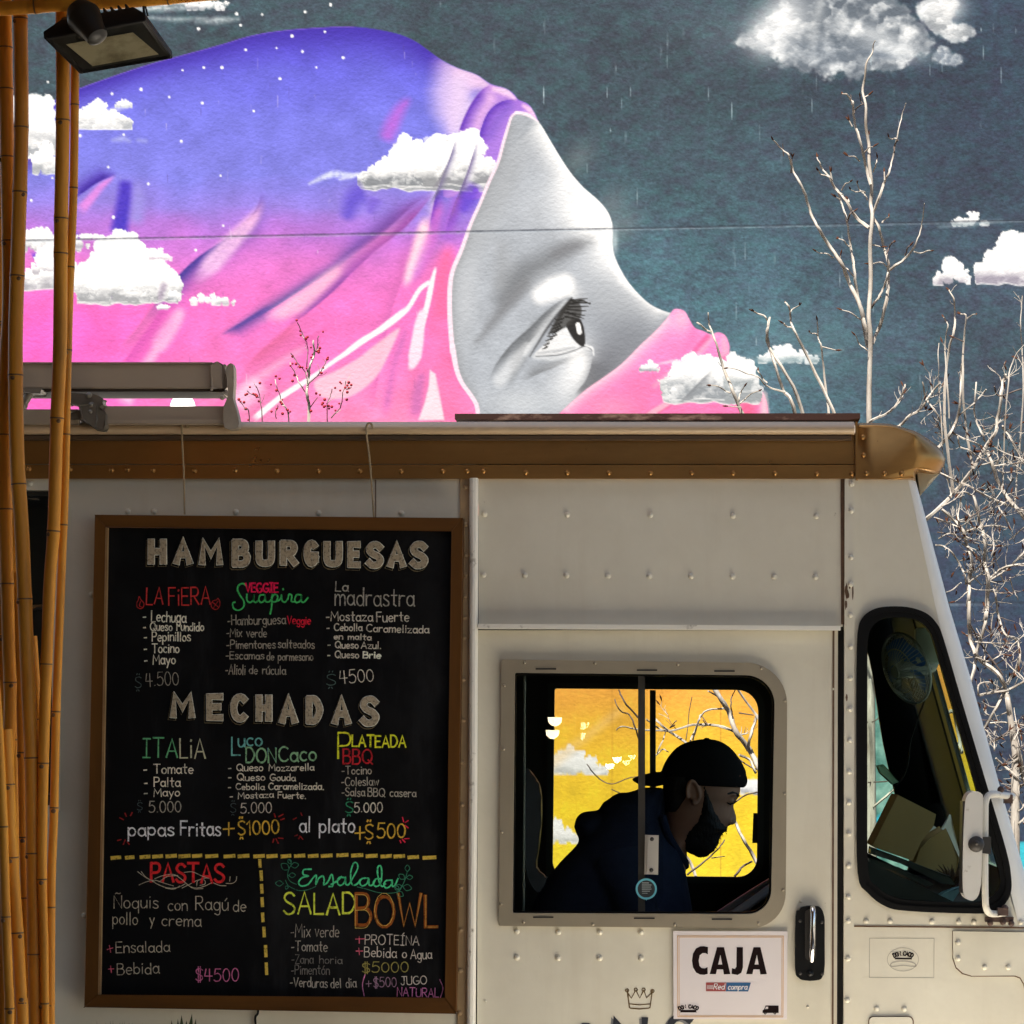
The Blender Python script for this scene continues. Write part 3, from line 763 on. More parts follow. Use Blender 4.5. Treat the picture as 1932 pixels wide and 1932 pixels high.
    p.stroke(smooth(C2([(1122, 668), (1060, 628), (1000, 618)]), 4), [1, 3.5, 3], (252, 232, 242), .95, 1.3)
    p.blob(1160, 455, 6, 26, 0, (220, 232, 236), .6)
    # ---- the scarf in front of the mouth
    sc = C5([(1270, 560), (1285, 542), (1305, 537), (1345, 550), (1370, 592), (1400, 640), (1450, 660), (1490, 678), (1530, 666), (1570, 685), (1592, 740), (1597, 800), (1690, 850), (1770, 985), (1797, 1050), (1806, 1110)])
    so = smooth(sc, 4) + [(1500, 900), (1000, 900)] + smooth(nose, 4)[::-1]
    i2, a2 = p.poly(so, 1.5)
    xx, yy = p.x[i2], p.y[i2]
    k2 = (.93 + .14 * fbm(xx / 40, yy / 40, 4) + .08 * (fbm(xx / 4, yy / 3, 2) - .5))[:, None]
    w = sstep(600, 780, yy)[:, None]
    scol = (np.array([250, 142, 206.]) * (1 - w) + np.array([250, 120, 178.]) * w) * k2 / 255
    p.c[i2] = p.c[i2] * (1 - a2[:, None]) + scol * a2[:, None]
    keep = p.c.copy()
    p.fold(smooth(nose, 4), (252, 206, 224), 14, 1, .85, 2, .05)
    p.fold(smooth(nose, 4), (252, 206, 224), 14, -1, .85, 2, .05)
    p.blob(1285, 600, 22, 26, 0, (252, 190, 216), .8)
    p.stroke(C5([(1400, 620), (1390, 700), (1340, 780)]), [4, 10, 4], (244, 116, 180), .6, 12)
    p.stroke(C5([(1500, 680), (1420, 780), (1300, 860), (1180, 960)]), [7, 7, 5, 3], (252, 176, 206), .7, 6)
    p.stroke(C5([(1470, 690), (1400, 770)]), [5, 4], (240, 84, 150), .7, 4)
    p.stroke(C5([(1560, 700), (1570, 780), (1530, 830)]), [6, 8, 4], (252, 186, 206), .7, 9)
    p.stroke(C5([(1580, 800), (1480, 860)]), [4, 2], (240, 90, 150), .7, 5)
    p.stroke(C5([(1290, 1030), (1170, 1110), (1120, 1150)]), [4, 6, 7], (252, 180, 200), .9, 2.5)
    p.stroke(C5([(1300, 1050), (1200, 1110)]), [1.5, 2], (216, 90, 140), .6, 2)
    p.stroke(C5([(1700, 1000), (1690, 1080), (1700, 1120)]), [6, 14, 12], (250, 90, 130), .6, 10)
    p.stroke(C5([(1780, 1010), (1785, 1110)]), [6, 8], (250, 214, 220), .8, 8)
    p.blob(1150, 770, 50, 26, 0, (250, 160, 190), .5)
    p.cloud(1205, 1245, 702, 22, 61); p.cloud(1246, 1440, 762, 86, 62, top=.35, grey=(156, 162, 166), sh=.85, n=22); p.cloud(1260, 1370, 756, 72, 63, top=.4, grey=(150, 156, 162), sh=.8)
    p.cloud(1365, 1432, 740, 66, 64, top=.4, grey=(162, 170, 174), sh=.6); p.stroke(C5([(1200, 840), (1280, 825), (1370, 825)]), [1, 3, 1], (254, 220, 236), .8, 3)
    p.fold(smooth(C5([(1500, 870), (1420, 950), (1340, 1030), (1300, 1060)]), 4), (128, 132, 138), 9, -1, .75, 1.5, .25)
    m = np.zeros(x.size); m[i2] = a2
    cl = np.maximum(m, ((p.c - keep).max(1) > .15) * (x > 1375) * 1.0)
    p.c = keep * (1 - cl[:, None]) + p.c * cl[:, None]
    # ---- lower wall: what shows through the cab windows
    p.cloud(1030, 1150, 1462, 48, 71, top=.3, grey=(206, 208, 206), sh=.5); p.cloud(1118, 1145, 1464, 10, 72); p.cloud(1055, 1092, 1424, 8, 73)
    p.cloud(1030, 1096, 1592, 40, 74, top=.2, grey=(206, 208, 206), sh=.5); p.cloud(1396, 1440, 1500, 34, 75)
    p.stroke([(1040, 1440), (1100, 1395), (1170, 1340)], [10, 8, 6], (255, 214, 150), .5, 12)
    # turquoise lettering low on the right
    q = [(1912, 1590), (1990, 1584), (1990, 1640), (1925, 1650)]
    i2, a2 = p.poly(q, 3); p.over(i2, a2, (60, 196, 214))
    q = [(1600, 1180), (1640, 1180), (1690, 1420), (1720, 1640), (1715, 1740), (1590, 1740)]
    i2, a2 = p.poly(q, 4, 5); f = fbm(p.x[i2] / 14, p.y[i2] / 22, 4)[:, None]; cc = np.array([[40, 96, 92.]]) * (1 - f) + np.array([[190, 226, 214.]]) * f
    p.c[i2] = p.c[i2] * (1 - a2[:, None]) + cc / 255 * a2[:, None]
    q = [(1632, 1560), (1668, 1530), (1668, 1590), (1632, 1650)]
    i2, a2 = p.poly(q, 3); p.over(i2, a2, (60, 190, 220)); p.blob(1672, 1570, 8, 14, 0, (200, 60, 60), .9)
    # joints between the render coats, groove shade and light edge drawn in; drips, grime
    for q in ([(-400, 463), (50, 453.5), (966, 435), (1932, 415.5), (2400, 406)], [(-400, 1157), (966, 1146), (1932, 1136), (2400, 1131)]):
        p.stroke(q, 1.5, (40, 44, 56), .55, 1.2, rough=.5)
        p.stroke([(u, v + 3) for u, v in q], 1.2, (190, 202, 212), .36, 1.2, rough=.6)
    for vx in (1155, 1360): p.stroke([(vx, 1150), (vx, 2200)], .8, (176, 120, 40), .55, 1.0)
    r = random.Random(9)
    for _ in range(60):
        rx, ry = r.uniform(60, 860), r.uniform(60, 760)
        p.stroke([(rx, ry), (rx + r.uniform(-1, 1), ry + r.uniform(4, 22))], [.8, .2], (236, 220, 240) if r.random() < .6 else (80, 60, 120), r.uniform(.15, .5), .8)
    return np.clip(p.c, 0, 1)

GAIN = 3.9          # the wall under this sun renders about this much brighter than its paint
def wall_point(x, y):
    k = -0.118
    D = 14.0 / (1 - k * (x - PX) / F)
    return (x - PX) * D / F, D - DIST, EYE + (PY - y) * D / F

gx = np.concatenate([np.arange(-900, -300, 60.), np.arange(-300, -20, 5.), np.arange(-20, 1952, 2.1), np.arange(1954, 2330, 5.), np.arange(2340, 2900, 60.)])
gy = np.concatenate([np.arange(-900, -200, 60.), np.arange(-200, -10, 5.), np.arange(-10, 805, 2.1), np.arange(805, 1720, 4.2), np.arange(1720, 2160, 30.)])
GX, GY = np.meshgrid(gx, gy)
X_, Y_, Z_ = wall_point(GX.ravel(), GY.ravel())
Z_ = np.maximum(Z_, -0.1)
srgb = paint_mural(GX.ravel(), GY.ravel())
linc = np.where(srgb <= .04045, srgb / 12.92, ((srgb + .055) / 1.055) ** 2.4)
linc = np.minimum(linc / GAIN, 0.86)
wall = empty("mural_wall", (X_.mean(), Y_.mean(), 0), "tall rendered wall painted with a huge woman in a purple to pink headscarf and clouds", "painted wall")
nx_, ny_ = len(gx), len(gy)
base = np.array(wall.location)
me = bpy.data.meshes.new("painted_face")
nv = nx_ * ny_
co = np.stack([X_, Y_, Z_], 1) - base
ii = (np.arange(ny_ - 1)[:, None] * nx_ + np.arange(nx_ - 1)[None, :]).ravel()
quads = np.stack([ii, ii + nx_, ii + nx_ + 1, ii + 1], 1)
me.vertices.add(nv); me.vertices.foreach_set("co", co.ravel().astype(np.float32))
me.loops.add(quads.size); me.loops.foreach_set("vertex_index", quads.ravel().astype(np.int32))
me.polygons.add(len(quads)); me.polygons.foreach_set("loop_start", (np.arange(len(quads)) * 4).astype(np.int32))
me.update(calc_edges=True)
ca = me.color_attributes.new("paint", 'FLOAT_COLOR', 'POINT')
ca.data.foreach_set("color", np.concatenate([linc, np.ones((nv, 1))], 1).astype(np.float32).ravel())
mm = bpy.data.materials.new("mural_paint"); mm.use_nodes = True
nt = mm.node_tree; b = nt.nodes["Principled BSDF"]
at = nt.nodes.new("ShaderNodeAttribute"); at.attribute_name = "paint"
b.inputs["Roughness"].default_value = .9; b.inputs["Specular IOR Level"].default_value = .15
tc = nt.nodes.new("ShaderNodeTexCoord")
no = nt.nodes.new("ShaderNodeTexNoise"); no.inputs["Scale"].default_value = 48; no.inputs["Detail"].default_value = 4
mp = nt.nodes.new("ShaderNodeMapping"); mp.inputs["Scale"].default_value = (1, 1, 1.25)
nt.links.new(tc.outputs["Object"], mp.inputs[0]); nt.links.new(mp.outputs[0], no.inputs["Vector"])
bp = nt.nodes.new("ShaderNodeBump"); bp.inputs["Strength"].default_value = .22; bp.inputs["Distance"].default_value = .010
nt.links.new(no.outputs[0], bp.inputs["Height"]); nt.links.new(bp.outputs[0], b.inputs["Normal"])
nt.links.new(at.outputs["Color"], b.inputs["Base Color"])
me.materials.append(mm)
wo = bpy.data.objects.new("painted_face", me); COL.objects.link(wo); wo.parent = wall
x0, y0, _ = wall_point(-900., 0.); x1, y1, _ = wall_point(2900., 0.)
zt = float(Z_.max())
wb = MB(); n_ = Vector((-(y1 - y0), x1 - x0, 0)).normalized()
q0 = [Vector((x0, y0, -.1)), Vector((x1, y1, -.1)), Vector((x1, y1, zt)), Vector((x0, y0, zt))]
wb.hexa([q + n_ * .01 for q in q0], [q + n_ * .35 for q in q0])
wb.build("masonry", mat("masonry", (.35, .34, .32), .9, var=.3, bump=.3), wall, sharp=0)
# ------------------------------------------------------------------ the food truck
WHITE = mat("weathered_white_paint", (.76, .725, .60), .42, var=.1, vscale=2.2, vcol=(.64, .60, .48), bump=.03, bscale=14, rvar=.08)
layer(WHITE, (.42, .34, .22), 3.2, (3.0, 3.0, .22), .55, .85, .22)          # run-off streaks
layer(WHITE, (.50, .44, .33), 1.5, (1, 1, 1), .40, .75, .35, bump=.22)      # chalky patches, slight dents
layer(WHITE, (.16, .10, .06), 46, (1, 1, .6), .70, .76, .55)                # specks
WHITE2 = mat("white_trim_paint", (.82, .79, .69), .45, vscale=26, vcol=(.30, .26, .19), thr=(.62, .74), bump=.05, bscale=60)
GOLD = mat("gold_paint", (.50, .27, .085), .30, metal=.8, var=.2, vscale=5, bump=.02, bscale=30, rvar=.08)
layer(GOLD, (.16, .075, .025), 2.4, (.5, 1, 2.0), .45, .75, .6); layer(GOLD, (.10, .05, .02), 60, (1, 1, 1), .68, .75, .5)
RAIL = mat("cream_rail_paint", (.62, .46, .29), .38, var=.16, vscale=10, stretch=(.3, 1, 1))
TANSTRIP = mat("tan_riveted_strip", (.40, .27, .14), .45, var=.25, vscale=16)
RUST_SHADE = mat("rusty_seam_shade", (.16, .09, .05), .85, var=.5, vscale=40)  # for rust and seams, also the shade lines around raised plates
DARKSEAM = mat("dark_seam", (.012, .011, .010), .8)
FRAME = mat("satin_aluminium", (.40, .345, .25), .38, metal=.35, var=.15, vscale=7, stretch=(1, 1, .4))
BLACK = mat("black_rubber", (.005, .005, .005), .6, spec=.12, bump=.05, bscale=80)
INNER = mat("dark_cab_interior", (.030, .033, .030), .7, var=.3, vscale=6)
INNERG = mat("dark_green_cab_frame", (.045, .058, .052), .55, var=.2, vscale=9)
CHROME = mat("chrome", (.82, .82, .80), .12, metal=1.0)
BLACKMETAL = mat("black_enamel", (.010, .010, .010), .3, spec=.3, var=.3, vscale=30)
GREYMETAL = mat("grey_metal", (.26, .235, .19), .5, metal=.3, var=.25, vscale=12)
DARKMETAL = mat("dark_metal", (.05, .045, .04), .5, metal=.4, var=.3, vscale=20)
W_ = 2.1                                 # width of the truck

truck = empty("food_truck", (-0.4, 1.0, 0), "white and gold step van food truck parked side on with riveted panels", "food truck")

# side skin behind the menu board
side = MB()
hatch = rrect(-330, 925, 98, 1520, 4)
side.plate([[(-700, 860), (897, 860), (897, 2330), (-700, 2330)], hatch], 0, .03)
rv = [(57, 912), (241, 965), (291, 965), (445, 966), (601, 968), (757, 968), (173, 1122), (160, 1727), (100, 973)]
side.rivets(rv)
side.pbox(98, 925, 112, 1530, -.012, .0)                     # bent flange beside the hatch
side.build("side_panel", WHITE, truck)
m = MB(); m.plate([[(-700, 880), (860, 880), (860, 881.5), (-700, 881.5)]], -.002, 0)
m.plate([[(708, 905), (709.6, 905), (709.6, 976), (708, 976)]], -.0015, 0); m.build("panel_joint", RUST_SHADE, truck, sharp=0)

# serving hatch: dark opening with something shiny inside
m = MB(); m.pbox(-330, 925, 98, 1520, .40, .44); m.pbox(-330, 1500, 98, 1520, .03, .4); m.pbox(-330, 925, 98, 936, .03, .4)
m.build("serving_hatch", INNER, truck, sharp=0)
m = MB(); m.tube([P(40, 936, .1), P(74, 941, .1)], .006); m.build("hatch_strut", CHROME, truck); m = MB(); m.tube([P(20, 1150, .12), P(90, 1145, .12)], .01); m.build("hatch_strut", CHROME, truck)

# vertical tan strip with rivets and the white tube beside it
m = MB(); m.plate([[(868, 903), (887, 903), (883, 2330), (861, 2330)]], -.006, 0)
m.rivets([(879.4, 920), (879.4, 990), (879.4, 1048), (879, 1085), (878, 1126), (878, 1166), (875.6, 1204), (874.5, 1282), (874, 1359), (872.4, 1439), (872, 1518), (871.5, 1597), (871, 1674), (870, 1754), (869, 1831), (868, 1911)], -.006, 5)
m.build("riveted_strip", TANSTRIP, truck)
m = MB(); m.tube([P(895, 903) + Vector((0, -.012, 0)), P(893, 1500) + Vector((0, -.012, 0)), P(886, 2330) + Vector((0, -.012, 0))], .0115, 10)
m.build("corner_tube", WHITE2, truck)

# panel above the door
m = MB(); m.plate([[(903, 900), (1590, 900), (1590, 1182), (903, 1182)]], .0, .03)
m.rivets([(914, 970), (1070, 971.5), (1227, 972), (1383, 973), (1540, 974)] + [(912 + 78.4 * k, 1085 + .5 * k) for k in range(9)], 0, 5.7, .008)
m.build("upper_panel", WHITE, truck)
m = MB(); m.plate([[(902, 1177), (1586, 1181), (1586, 1189), (902, 1186)]], -.026, .0); m.build("drip_ledge", WHITE2, truck, bevel=.002)

# door with its window opening
WO = dict(tl=(946, 1244), tr=(1485.6, 1251), br=(1482, 1752), bl=(941, 1747))
WI = dict(tl=(971, 1269), tr=(1462.6, 1274), br=(1454.6, 1725), bl=(967, 1723))
outer = rquad(WO["tl"], WO["tr"], WO["br"], WO["bl"], (3, 78, 66, 3), 10)
inner = rquad(WI["tl"], WI["tr"], WI["br"], WI["bl"], (3, 55, 46, 3), 10)
door_open = rquad((960, 1258), (1473, 1263), (1468, 1738), (955, 1735), (3, 62, 54, 3), 10)
m = MB()
m.plate([[(902, 1189), (1581, 1189), (1578, 2330), (899, 2330)], door_open], .006, .036)
m.rivets([(975, 1757), (1053.4, 1759), (1131.5, 1759), (1209.5, 1759.5), (1053, 1808), (975, 1807), (1131.5, 1808), (1209.5, 1808.5)], .006, 5.7, .008)
m.rivets([(915, 1889), (1524, 1900), (1572, 1300), (1511, 1701)], .006, 3, .004)
door = m.build("cab_door", WHITE, truck, bevel=0)
m = MB(); m.plate([[(1571, 1189), (1574.5, 1189), (1572, 2330), (1568.5, 2330)]], .0035, .006); m.build("door_edge_groove", RUST_SHADE, door, sharp=0)
m = MB(); m.plate([outer, inner], -.008, .012)
for k, (a, b) in enumerate((((1013, 1253), (990, 1247)), )): pass
scr = CW([(322, 115), (708, 118), (1163, 124), (1622, 145), (1752, 323), (1749, 833), (1740, 1362), (1605, 1545), (1148, 1552), (697, 1550), (317, 1538), (194, 1438), (199, 1045), (206, 590), (211, 240)])
m.rivets(scr, -.008, 3.0, .004)
wf = m.build("window_frame", FRAME, door, sharp=40)
m = MB()
for a, b in (((382, 148), (495, 148)), ((938, 155), (1050, 155)), ((1363, 160), (1476, 160)), ((368, 1512), (480, 1512)), ((922, 1518), (1036, 1518)), ((1350, 1523), (1462, 1523))):
    (x0, y0), (x1, y1) = CW([a, b]); m.plate([[(x0, y0 - 1.4), (x1, y1 - 1.4), (x1, y1 + 1.4), (x0, y0 + 1.4)]], -.0095, -.008)
m.build("drain_slots", DARKSEAM, door, sharp=0)
m = MB(); m.plate([rquad((962, 1260), (1472, 1265), (1467, 1736), (957, 1733), (3, 60, 52, 3), 10), rquad((974, 1273), (1458, 1278), (1450, 1721), (970, 1719), (3, 52, 42, 3), 10)], .012, .030)
m.build("window_seal", BLACK, door)
# sliding panes
GL = glass("window_glass", (.95, .955, .945), .75, ior=1.35)
m = MB(); m.plate([rquad((969, 1272), (1252, 1276), (1251, 1722), (967, 1721), (2, 34, 34, 2), 8)], .016, .021); pane = m.build("sliding_pane", GL, door, sharp=0)
m = MB(); m.plate([rquad((992, 1274), (1222, 1276), (1220, 1721), (989, 1720), 2)], .026, .030); m.build("rear_pane", GL, door, sharp=0)
m = MB(); m.pbox(1204, 1275, 1217, 1722, .022, .026); m.build("pane_seal", mat("brown_seal", (.05, .042, .035), .5), door)
m = MB(); m.tube([P(990.5, 1276, 0.03), P(988, 1720, 0.03)], .003, 6); m.build("pane_edge", mat("glass_edge", (.08, .10, .09), .2), door)
q = CW([(985, 1062), (1056, 1064), (1053, 1277), (980, 1275)])
m = MB(); m.plate([q], .004, .012); q2 = CW([(1000, 1066), (1040, 1066), (1037, 1274), (995, 1274)]); m.plate([q2], -.004, .004)
latch = m.build("pane_latch", mat("brushed_aluminium", (.66, .62, .55), .35, metal=.6), door, bevel=.001)
m = MB(); m.rivets(CW([(1021, 1083), (1018, 1253)]), -.004, 4, .003); m.build("latch_screw", DARKMETAL, door)
# round sticker on the pane
m = MB(); cx, cy = CW([(990, 1357)])[0]
m.plate([ellipse(cx, cy, 20, 20, 40), ellipse(cx, cy, 16.4, 16.4, 40)], .0135, .0155); m.plate([[(cx - 3, cy + 16), (cx + 3, cy + 16), (cx, cy + 22)]], .013, .0135)
stk = m.build("round_sticker", mat("cyan_sticker", (.12, .42, .52), .5), door, label="round cyan sticker on the sliding pane", sharp=0)
m = MB(); m.plate([ellipse(cx, cy, 16.3, 16.3, 40)], .0142, .0155); m.build("sticker_field", mat("sticker_dark", (.015, .02, .022), .6), door, sharp=0)

# door handle
m = MB(); hp = CR([(168, 530), (195, 480), (225, 452), (345, 450), (385, 510), (392, 600), (392, 900), (380, 980), (350, 1018), (240, 1022), (190, 1000), (165, 930)])
m.plate([smooth(hp, 3, True)], -.012, .006)
hb = MB(); 
handle = m.build("door_handle", BLACKMETAL, truck, bevel=.003)
m = MB(); m.plate([rrect(1519, 1716, 1540, 1812, 8)], -.016, -.012); m.rivets(CR([(203, 560), (370, 570), (203, 965), (372, 970)]), -.012, 3.4, .003); m.build("handle_recess", mat("worn_black", (.03, .026, .022), .4), handle)
m = MB(); m.tube([P(1533, 1712, 0) + Vector((0, -.014, 0)), P(1533, 1716, 0) + Vector((0, -.030, 0)), P(1533, 1722, 0) + Vector((0, -.034, 0)), P(1532, 1788, 0) + Vector((0, -.034, 0)), P(1531, 1799, 0) + Vector((0, -.024, 0)), P(1531, 1812, 0) + Vector((0, -.014, 0))], [.007, .008, .0075, .0075, .0085, .007], 12)
m.build("handle_grip", CHROME, handle)
m = MB(); cx, cy = CR([(280, 965)])[0]; m.dome(P(cx, cy, 0) + Vector((0, -.012, 0)), .0085, .007, 14); m.build("lock_cylinder", BLACKMETAL, handle)

# seam beside the door, riveted pillar strip
m = MB(); m.pbox(1579, 1189, 1596, 2330, .028, .045); m.build("door_gap", DARKSEAM, truck, sharp=0)
m = MB(); m.plate([[(1586, 903), (1594, 903), (1594, 1178), (1587, 1178)]], -.0025, 0); m.build("rust_streak", RUST_SHADE, truck, sharp=0)
m = MB(); m.plate([[(1594, 900), (1612.5, 900), (1610, 2330), (1591, 2330)]], -.012, .03)
m.rivets([(1606, 914), (1606, 964), (1605.5, 1052), (1605, 1103), (1604.5, 1161), (1604, 1221), (1603.6, 1280), (1603, 1338), (1602.6, 1397), (1602, 1456), (1601.6, 1514), (1601, 1573), (1600.6, 1633), (1600.3, 1692), (1600, 1737), (1599, 1808), (1598, 1886)], -.012, 5.4, .007)
m.build("pillar_strip", WHITE, truck, bevel=.0015)
m = MB(); r_ = random.Random(3)
for x, y, w, h in ((1597, 1116, 3, 16), (1600, 1122, 2.5, 9), (1609, 1118, 1.3, 15), (1596, 1140, 2.5, 10), (1603, 1107, 1.4, 6), (1597.5, 1316, 2, 7)):
    m.plate([[(x + w * math.cos(t) * r_.uniform(.6, 1.2), y + h * math.sin(t) * r_.uniform(.7, 1.2)) for t in [k * .6283 for k in range(10)]]], -.0126, -.012)
m.build("chipped_paint", RUST_SHADE, truck, sharp=0)

# quarter panel with its slanted pillar, rounded into the front
XE = [(880, 1724), (908, 1731), (1144, 1794), (1278, 1834), (1485, 1890), (1620, 1929), (1750, 1966)]
def xe(y):
    for (y0, x0), (y1, x1) in zip(XE, XE[1:]):
        if y <= y1: return x0 + (x1 - x0) * (y - y0) / (y1 - y0)
    return x1
def rc(y): return 17 + 26 * min(1, max(0, (y - 900) / 500))
yl = [895, 908, 1000, 1144, 1278, 1485, 1620, 1750]
right = [(xe(y) - rc(y), y) for y in yl]
qwo = smooth(CQ([(118, 480), (125, 240), (150, 160), (205, 115), (280, 97), (400, 99), (500, 130), (560, 185), (600, 270), (700, 610), (840, 1080), (950, 1450), (978, 1600), (975, 1690), (935, 1760), (860, 1800), (700, 1803), (400, 1790), (280, 1765), (180, 1690), (125, 1580), (118, 1100)]), 4, True)
m = MB(); m.plate([[(1612, 895)] + right + [(2060, 1752), (2060, 2330), (1608, 2330)], qwo], -.004, .026)
m.rivets([(1634, 1737.5), (1679, 1737.5), (1758, 1738.5), (1808.6, 1739), (1837, 1739.5), (1926, 1740), (1653.7, 1902.6), (1705.5, 1903)], -.004, 5.5, .007)
m.build("quarter_panel", WHITE, truck)
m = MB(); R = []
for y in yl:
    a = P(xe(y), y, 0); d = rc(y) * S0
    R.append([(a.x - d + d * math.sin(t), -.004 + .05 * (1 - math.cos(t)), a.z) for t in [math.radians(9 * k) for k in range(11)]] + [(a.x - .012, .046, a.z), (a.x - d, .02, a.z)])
m.rings(R); m.build("windscreen_pillar", mat("lit_white_paint", (.82, .80, .72), .35, var=.08, vscale=5), truck, sharp=50)  # lighter than the body white: light on the front corner put into colour
# rubber gasket and glass of the quarter window
qwi = smooth(CQ([(178, 480), (180, 300), (195, 225), (235, 180), (290, 158), (400, 158), (470, 180), (520, 230), (550, 300), (640, 610), (770, 1060), (880, 1450), (915, 1590), (915, 1650), (880, 1700), (820, 1735), (700, 1742), (420, 1730), (310, 1705), (230, 1650), (183, 1560), (178, 1100)]), 4, True)
qmid = smooth(CQ([(150, 480), (153, 270), (170, 195), (220, 148), (285, 128), (400, 129), (485, 155), (540, 208), (575, 285), (670, 610), (805, 1070), (915, 1450), (946, 1595), (945, 1670), (908, 1730), (840, 1768), (700, 1772), (410, 1760), (295, 1735), (205, 1670), (154, 1570), (150, 1100)]), 4, True)
m = MB(); m.plate([qwo, qmid], -.016, -.003); m.plate([qmid, qwi], -.011, .03); gasket = m.build("window_gasket", BLACK, truck, sharp=30)
m = MB(); m.plate([qmid], .004, .009); m.build("quarter_glass", glass("green_tinted_glass", (.88, .95, .91), .8, ior=1.22), truck, sharp=0)

# raised plates and fine marks under the quarter window
m = MB(); m.plate([[(1610, 1746), (2060, 1750), (2060, 1753), (1610, 1749)]], -.006, -.004); m.build("belt_seam", RUST_SHADE, truck, sharp=0)
pts = CR([(1384, 642), (2600, 660), (2600, 1300), (1960, 1300), (1945, 1100), (1932, 1045), (1905, 1000), (1865, 985), (1530, 985), (1460, 965), (1410, 920), (1386, 850)])
cen = (sum(p_[0] for p_ in pts) / len(pts), sum(p_[1] for p_ in pts) / len(pts))
m = MB(); m.plate([[(u - 1.6, v + (1.8 if v > 1765 else -1.2)) for u, v in pts]], -.0046, -.004); m.build('plate_edge_shade', RUST_SHADE, truck, sharp=0)  # shadow line around the plate edge, laid in as a dark backing
m = MB(); m.plate([pts], -.010, -.003); m.rivets(CR([(1420, 727), (1420, 850), (1625, 916), (1807, 918)]), -.010, 5.4, .007); m.build("wing_plate", WHITE, truck, bevel=.002)
m = MB(); m.plate([rrect(1638, 1917, 1724, 2012, 10)], -.0046, -.004); m.build('hatch_edge_shade', RUST_SHADE, truck, sharp=0)  # shade outline of the hatch, laid in as a dark backing
m = MB(); m.plate([rrect(1640, 1919, 1722, 2010, 9)], -.012, -.003); m.build("access_hatch", WHITE, truck, bevel=.003)
CLEAR = mat("sticker_outline", (.40, .37, .31), .5)
m = MB()
a, b, c, d = CR([(738, 694), (1240, 696), (1238, 1003), (736, 1002)])
m.plate([[a, b, c, d], [(a[0] + 1, a[1] + 1), (b[0] - 1, b[1] + 1), (c[0] - 1, c[1] - 1), (d[0] + 1, d[1] - 1)]], -.0046, -.004)
cx, cy = CR([(997, 860)])[0]
m.plate([ellipse(cx, cy, 30, 22.5, 44), ellipse(cx, cy, 29, 21.5, 44)], -.0046, -.004)
m.plate([smooth(CR([(897, 900), (920, 878), (1000, 868), (1075, 880), (1100, 900), (1098, 915), (1070, 918), (1000, 908), (925, 918), (900, 912)]), 3, True), smooth(CR([(905, 902), (925, 886), (1000, 876), (1070, 887), (1092, 902), (1070, 912), (1000, 902), (925, 911)]), 3, True)], -.0046, -.004)
m.build("sticker_outline", CLEAR, truck, sharp=0)

# roof: gold band, rail, shadow strip under the rail, roof skin
m = MB()
x0, x1 = P(-700, 0).x, P(1612, 0).x
def extr(prof, xa, xb):
    """profile [(Y, y_photo)] swept along the truck"""
    a = [(xa, Y, P(0, y).z) for Y, y in prof]; b = [(xb, Y, P(0, y).z) for Y, y in prof]
    n = len(prof)
    return a + b, [(i, (i + 1) % n, n + (i + 1) % n, n + i) for i in range(n)] + [tuple(range(n)), tuple(reversed(range(n, 2 * n)))]
m.add(*extr([(-.010, 815), (-.010, 876), (.02, 876), (.02, 815)], x0, x1)); m.add(*extr([(-.016, 878), (-.016, 904), (.02, 904), (.02, 877)], x0, x1))
m.rivets([(57, 886), (134.5, 886.6), (213, 888), (243, 887), (291, 888), (369, 889), (446, 889), (524, 889.5), (602, 890), (680, 890), (758, 890.5), (836, 890), (882, 890), (913, 890), (992.5, 892.6), (1070.6, 893), (1149, 893), (1227, 893.5), (1305, 893.5), (1383, 894), (1462, 894), (1541, 895), (1607, 895)], -.016, 5.4, .007)
m.build("gold_band", GOLD, truck, sharp=30)
prof = [(-.044 * math.sin(math.radians(a)) - .004 if a < 100 else -.044, 815 - 18 * math.cos(math.radians(a))) for a in range(0, 101, 10)]
m = MB(); pr = [(.10, 794.5), (.02, 795)] + [(.02 - .066 * math.sin(math.radians(a)), 812 - 17 * math.cos(math.radians(a))) for a in range(10, 121, 10)] + [(-.02, 822), (-.008, 820), (.02, 818)]
m.add(*extr(pr, x0, P(1611, 0).x)); m.build("roof_rail", RAIL, truck, sharp=40)
m = MB(); m.add(*extr([(-.008, 816), (-.026, 824), (-.026, 831), (-.008, 833)], x0, P(1606, 0).x)); m.build("gutter_shadow", mat("gutter_shadow_brown", (.10, .06, .03), .6, var=.3), truck, sharp=0)  # dark strip carrying the shadow of the rail overhang in its colour
m = MB(); m.box(x0, P(1660, 0).x, .08, W_ - .08, P(0, 812).z, P(0, 797).z); m.build("roof", mat("roof_skin", (.50, .48, .43), .6, var=.3), truck, sharp=0)
m = MB(); m.plate([[(858, 780.5), (1623, 779.5), (1623, 789), (1600, 792), (1300, 791.5), (1000, 792), (858, 790.5)]], .30, .95, ref=.30); m.build("roof_board", mat("peeling_brown_board", (.012, .006, .005), .9, spec=.03, vcol=(.05, .032, .025), vscale=8, thr=(.55, .66), stretch=(1, 1, 2.5)), truck, sharp=0)

